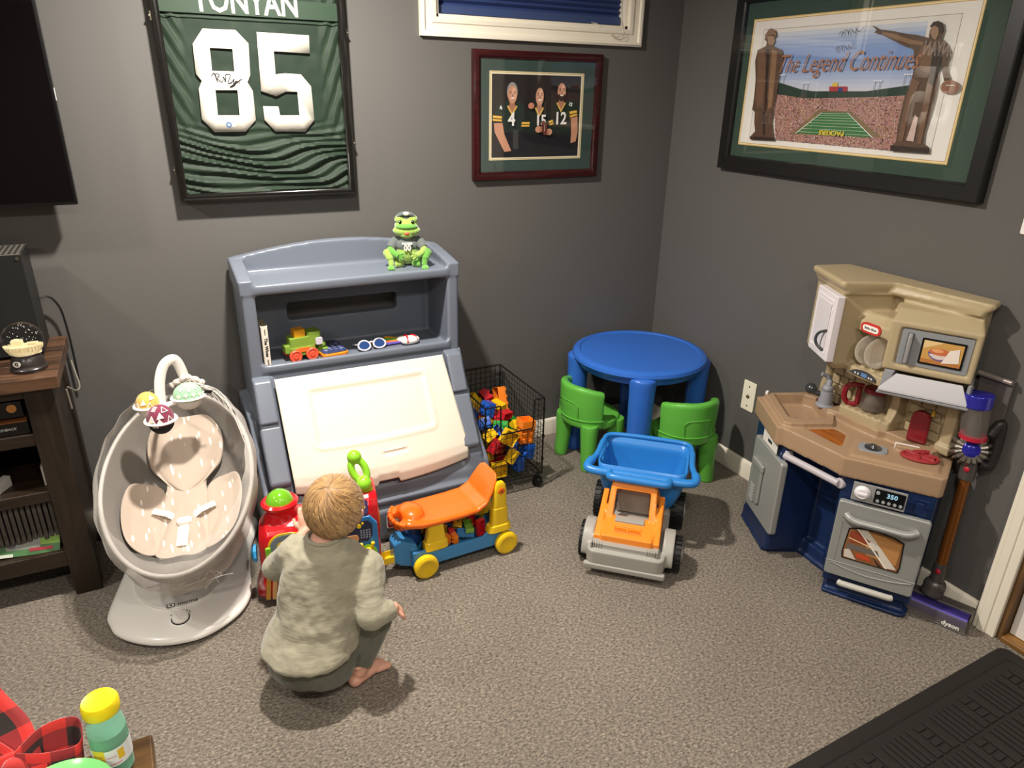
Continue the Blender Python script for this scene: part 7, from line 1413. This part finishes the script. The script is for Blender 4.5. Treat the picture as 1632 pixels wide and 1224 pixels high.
for a in (20, 75, 140, 200, 265, 320): b.tube([(.004*math.cos(math.radians(a)), .004*math.sin(math.radians(a)), .009), (.052*math.cos(math.radians(a)), .032*math.sin(math.radians(a)), .010)], .0050, 8)
b.tube([(-.02, .018, .012), (.012, .026, .016), (.03, .034, .012)], .007, 8)
b.build('coil', RM, rs)
bpy.data.objects['toy_burner_rack'].name = 'toy_steak'
o = MB(rotz(.3, (-.222, -1.003, .552))).box((-.006, -.004, -.0055), (.006, .004, .005)).build('paper_scrap', M('paper2', 'eee9e0', .6)); tag(o, 'tiny white scrap at the back rim of the toy sink', 'paper')
# ================================================================ cordless vacuum
v = thing('cordless_vacuum', 'cordless stick vacuum leaning on the wall right of the toy kitchen', 'vacuum cleaner', (-.10, -1.74, 0))
VG = M('vac_grey', '5a5552', .35, .4); VP = M('vac_purple', '3a2f7a', .3, .5, coat=.3); VC = M('vac_clear', 'bdb4ac', .05, trans=.7, ior=1.1, alpha=.55)
HX = frame((-.098, -1.735, 0), (.20, -.245, 0), (0, 0, 1))   # along the head
HX = frame((-.105, -1.720, 0), (.36, -.93, 0), (0, 0, 1))
b = MB(HX); b.rod((-.115, .032, .002), (.115, .032, .002), .029, n=20); b.build('roller', VP, v)
b = MB(HX); b.box((-.124, .004, -.052), (.124, .060, -.018)); b.box((-.124, .050, -.052), (.124, .062, -.012)); b.box((-.124, .003, -.03), (-.118, .06, .03)); b.box((.118, .003, -.03), (.124, .06, .03)); b.box((-.124, .002, .024), (.124, .007, .034)); b.build('head_housing', VG, v, bevel=.004)
b = MB(HX); b.box((-.118, .004, .028), (.118, .05, .031)); b.build('clear_cover', VC, v, smooth=False)
b = MB(HX @ Matrix.Translation((.075, .018, .0345))); b.text('dyson', .022, None, .0003, .0008); b.build('lettering', MATS['badge_white'], v)
N0 = V3(-.085, -1.705, .062)
b = MB(); b.tube(catmull([N0, N0+V3(.008, .0, .03), N0+V3(.012, .0, .055)], 4), [.030, .034, .034, .032, .034, .034, .033, .030, .026], 16); b.build('swivel_neck', VG, v)
W0, W1 = V3(-.072, -1.705, .118), V3(-.058, -1.690, .60)
b = MB(); b.rod(W0, W0.lerp(W1, .14), .022, .021, n=20); b.build('wand_cuff', VG, v)
b = MB(); b.rod(W0.lerp(W1, .12), W0.lerp(W1, .80), .0165, n=20); b.build('wand', M('vac_copper', '8a5220', .3, .5, coat=.3), v)
b = MB(); b.rod(W0.lerp(W1, .79), W0.lerp(W1, .94), .023, .024, n=20); b.build('wand_socket', VG, v)
for t in (.09, .87): 
    c = W0.lerp(W1, t)+V3(-.021, -.006, 0); MB().ell(c, (.005, .009, .010)).build('release_button', M('vac_red', 'b01f35', .35), v)
cyc = V3(-.075, -1.690, .605)
b = MB()
vd = V3(-.80, -.52, .25).normalized(); vs_ = vd.cross(V3(0, 0, 1)).normalized(); vu = vs_.cross(vd)
for i in range(16):
    a = 2*math.pi*i/16; d_ = vs_*math.cos(a)+vu*math.sin(a); b.tube([cyc+d_*.024+vd*.012, cyc+d_*.040+vd*.010, cyc+d_*.056-vd*.012], [.0065, .0075, .004], 8)
b.build('cyclones', M('vac_nickel', '9b958c', .25, .8), v)
b = MB(); b.rod(cyc-vd*.03, cyc+vd*.008, .034, .030, n=24); b.build('motor_body', VG, v)
b = MB(); X = Matrix.Translation(cyc+vd*.008) @ vd.to_track_quat('Z', 'Y').to_matrix().to_4x4(); b = MB(X); b.lathe([(.001, 0), (.025, 0), (.025, .008), (.018, .013), (.001, .014)], 28); b.build('motor_cap', M('vac_blue', '2b2aa0', .2, .3, coat=.5), v)
B0, B1 = V3(-.085, -1.690, .648), V3(-.088, -1.678, .745)
b = MB(); b.rod(B0, B1, .036, .038, n=28); b.build('dust_bin', VC, v)
b = MB(); b.rod(B0.lerp(B1, .05), B0.lerp(B1, .95), .020, n=20); b.build('bin_core', VG, v)
MB().rod(B0-V3(0, 0, .004), B0+V3(0, 0, .008), .0375, n=28).build('red_ring', MATS['vac_red'], v)
b = MB(); b.rod(B1, B1+V3(0, .003, .042), .0405, .0415, n=28); b.build('bin_cap', MATS['vac_blue'], v, bevel=.004, seg=3)
b = MB(); b.tube(catmull([(-.050, -1.72, .66), (-.030, -1.73, .70), (-.025, -1.735, .64), (-.035, -1.735, .56), (-.05, -1.715, .56)], 5), .014, 10); b.build('trigger_handle', M('vac_dark', '2a2726', .4), v)
o = MB().box((-.020, -1.725, .655), (-.0005, -1.625, .83)); o = o.build('wall_dock', M('dock_grey', '5b5552', .45), bevel=.004); tag(o, 'grey wall dock mounted behind the vacuum bin', 'wall dock')
b = MB(); b.rod((-.028, -1.725, .828), (-.028, -1.625, .828), .008, n=12); b.build('dock_bar', M('dock_bar', '8d827c', .35, .3), o, world=False)
# ================================================================ foreground: rubber mat, end table, bow, bubble bottle, bowl
MT = M('rubber', '1a1613', .66, bump=.35, bs=220, bw=.0015)
mt = thing('door_mat', 'black rubber door mat with a basket weave pattern', 'mat', (-.5, -2.35, 0))
XM = frame((-.034, -1.918, 0), (-.9975, -.07, 0), (.07, -.9975, 0))
XM = rotz(math.atan2(-.022, -.944)+0, (-.030, -1.925, 0)); 
b = MB(XM); MW_, ML_ = 1.25, .80      # local x away from the door along the edge, y = into the room (negated below)
b.prism([(p[0]+MW_/2, p[1]+ML_/2) for p in rrect(MW_, ML_, .03)], .0, .006); b.build('base', MT, mt, bevel=.003)
b = MB(XM); b.tube([(x+MW_/2, y+ML_/2, .006) for x, y in rrect(MW_-.08, ML_-.08, .02)], .003, 6, closed=True); b.build('border_ridge', MT, mt)
b = MB(XM); u = .105
nxx, nyy = int((MW_-.12)/u), int((ML_-.12)/u)
for i in range(nxx):
    for j in range(nyy):
        x0, y0 = .065+u*i, .065+u*j
        if (i+j) % 2:
            for q in range(5): b.box((x0+.006+q*.0195, y0+.005, .005), (x0+.006+q*.0195+.014, y0+u-.005, .0105))
        else:
            b.box((x0+.005, y0+.006, .005), (x0+u*.30, y0+u-.006, .0105))
            for q in range(4): b.box((x0+u*.36, y0+.006+q*.0245, .005), (x0+u*.66, y0+.006+q*.0245+.019, .0105))
            b.box((x0+u*.72, y0+.006, .005), (x0+u-.005, y0+u-.006, .0105))
b.build('tread_pattern', MT, mt, bevel=.0012, seg=1)
ET = wood('table_walnut', '6b4e2e', '3f2c1a', 5, 'X', .22)
et = thing('end_table', 'glossy dark wood end table at the lower left corner', 'end table', (-2.6, -1.95, 0))
XE = rotz(math.radians(2), (-2.357, -1.795, 0))
MB(XE).box((-.50, -.45, .622), (0, 0, .65)).build('tabletop', ET, et, bevel=.004, seg=3)
for x, y in ((-.045, -.045), (-.475, -.045), (-.045, -.43), (-.475, -.43)): MB(XE).box((x-.02, y-.02, 0), (x+.025, y+.025, .622)).build('leg', ET, et, bevel=.003)
b = MB(XE); b.box((-.45, -.03, .55), (-.05, -.012, .622)); b.build('apron', ET, et); b = MB(XE); b.box((-.03, -.41, .55), (-.012, -.05, .622)); b.build('apron', ET, et)
# bubble bottle
bt = thing('bubble_bottle', 'clear green bubble solution bottle with a yellow cap', 'bottle', (-2.405, -1.842, .6505))
X = Matrix.Translation((-2.405, -1.842, .6505))
CLR = M('bottle_clear', 'e8f6ee', .02, trans=1, ior=1.15, spec=.5); LIQ = M('bubble_liquid', 'b4ecd6', .08, trans=.45, ior=1.2, coat=.3)
MB(X).lathe([(.001, .0015), (.019, .0015), (.0245, .006), (.0255, .03), (.0255, .085), (.0235, .098), (.0195, .108), (.019, .125), (.001, .125)], 40).build('bottle_body', CLR, bt)
MB(X).lathe([(.001, .003), (.018, .003), (.0232, .008), (.0242, .03), (.0242, .082), (.001, .082)], 40).build('liquid', LIQ, bt)
lb = MB(X); lb.mat(M('label_white', 'e8ecea', .45)); n_ = 26
def arcq(b, a0, a1, z0, z1, r, n=16):
    vs = []; fs = []
    for i in range(n+1):
        a = math.radians(a0+(a1-a0)*i/n); vs += [(r*math.cos(a), r*math.sin(a), z0), (r*math.cos(a), r*math.sin(a), z1)]
    for i in range(n): fs.append((2*i, 2*i+2, 2*i+3, 2*i+1))
    b.add(vs, fs)
arcq(lb, 190, 400, .030, .062, .0259, 30); lb.mat(M('label_yellow', 'e8c030', .45)); arcq(lb, 215, 255, .026, .064, .0261); arcq(lb, 292, 312, .040, .058, .0261); lb.mat(M('label_pink', 'd89088', .5)); arcq(lb, 262, 300, .034, .036, .0261); arcq(lb, 258, 288, .048, .0495, .0261); lb.mat(pm('a06a28')); 
for z in (.034, .040, .046, .052): arcq(lb, 222, 248, z, z+.0016, .0263)
lb.keepn = True; lb.build('label', None, bt)
MB(X).lathe([(.001, .116), (.0238, .116), (.0246, .119), (.0246, .133), (.0225, .137), (.0215, .1365), (.001, .1368)], 44).build('cap', M('cap_yellow', 'f2d81c', .35), bt)
# green bowl
bw = MB(rotz(0, (-2.468, -1.918, .6505))); bw.lathe([(.001, .0), (.035, .0), (.040, .004), (.066, .045), (.072, .050), (.070, .053), (.062, .047), (.036, .008), (.001, .006)], 56); tag(bw.build('green_bowl', M('bowl_green', '8fe08a', .25, coat=.3)), 'pale green bowl rim at the bottom edge beside the bubble bottle', 'bowl')
# buffalo plaid bow
def plaid():
    m = M('buffalo_plaid', 'c22a26', .8, sheen=.4); nt, b, tc = nodes(m); u = nt.nodes.new('ShaderNodeUVMap'); sp = nt.nodes.new('ShaderNodeSeparateXYZ'); L = nt.links.new
    L(u.outputs[0], sp.inputs[0]); outs = []
    for ax in (0, 1):
        f = nt.nodes.new('ShaderNodeMath'); f.operation = 'FRACT'; g = nt.nodes.new('ShaderNodeMath'); g.operation = 'GREATER_THAN'; g.inputs[1].default_value = .5; L(sp.outputs[ax], f.inputs[0]); L(f.outputs[0], g.inputs[0]); outs.append(g)
    ad = nt.nodes.new('ShaderNodeMath'); ad.operation = 'ADD'; L(outs[0].outputs[0], ad.inputs[0]); L(outs[1].outputs[0], ad.inputs[1])
    dv = nt.nodes.new('ShaderNodeMath'); dv.operation = 'MULTIPLY'; dv.inputs[1].default_value = .5; L(ad.outputs[0], dv.inputs[0])
    r = nt.nodes.new('ShaderNodeValToRGB'); r.color_ramp.interpolation = 'CONSTANT'; e = r.color_ramp.elements; e[0].color = (*srgb('d8322c'), 1); e[1].position = .75; e[1].color = (*srgb('2c2220'), 1); x = e.new(.25); x.color = (*srgb('98282a'), 1)
    L(dv.outputs[0], r.inputs[0]); L(r.outputs[0], b.inputs['Base Color']); return m
PLD = plaid()
def ribbon(name, path, wdir, wid, root, uo=0):
    P = catmull(path, 8); n = len(P); me = bpy.data.meshes.new(name); vs = []; fs = []; uv = []; K = 6; ln = 0; Ls = [0]
    for i in range(1, n): ln += (P[i]-P[i-1]).length; Ls.append(ln)
    W_ = [Vector(wd) for wd in catmull(wdir, 8)]
    for i in range(n):
        for k_ in range(K+1): vs.append(P[i]+W_[i].normalized()*wid*(k_/K-.5)-root.location)
    for i in range(n-1):
        for k_ in range(K): a = i*(K+1)+k_; fs.append((a, a+1, a+K+2, a+K+1))
    me.from_pydata([tuple(v) for v in vs], [], fs); ul = me.uv_layers.new(name='UVMap')
    for pl in me.polygons:
        for li in pl.loop_indices: vi = me.loops[li].vertex_index; ul.data[li].uv = (Ls[vi//(K+1)]/.062+uo, (vi % (K+1))/K*1.0+.25)
        pl.use_smooth = True
    me.materials.append(PLD); o = bpy.data.objects.new(name, me); COL.objects.link(o); o.parent = root; md = o.modifiers.new('s', 'SOLIDIFY'); md.thickness = .0012; return o
kn = V3(-2.530, -1.818, .682)
bo = thing('plaid_bow', 'red and black buffalo plaid fabric bow at the lower left corner', 'bow', (kn.x, kn.y, .651))
ribbon('bow_loop', [kn, kn+V3(.035, .020, .014), kn+V3(.075, .022, .014), kn+V3(.086, .008, .004), kn+V3(.078, -.008, -.014), kn+V3(.035, -.006, -.012), kn], [(.1, .2, 1)]*7, .062, bo, .3)
ribbon('bow_loop', [kn, kn+V3(-.04, .03, .03), kn+V3(-.085, .05, .05), kn+V3(-.095, .03, .03), kn+V3(-.06, .0, -.0), kn], [(.1, .4, 1)]*6, .062, bo, .1)
ribbon('bow_tail', [kn, kn+V3(-.01, .035, .045), kn+V3(-.035, .06, .085), kn+V3(-.06, .09, .13)], [(1, .2, .1)]*4, .07, bo, .6)
ribbon('bow_tail', [kn, kn+V3(.0, -.03, -.01), kn+V3(-.01, -.07, -.025), kn+V3(-.01, -.12, -.034)], [(1, .1, .1)]*4, .08, bo)
MB().ell(kn, (.018, .016, .026)).build('knot', M('plaid_red', 'b82824', .8, sheen=.4), bo)
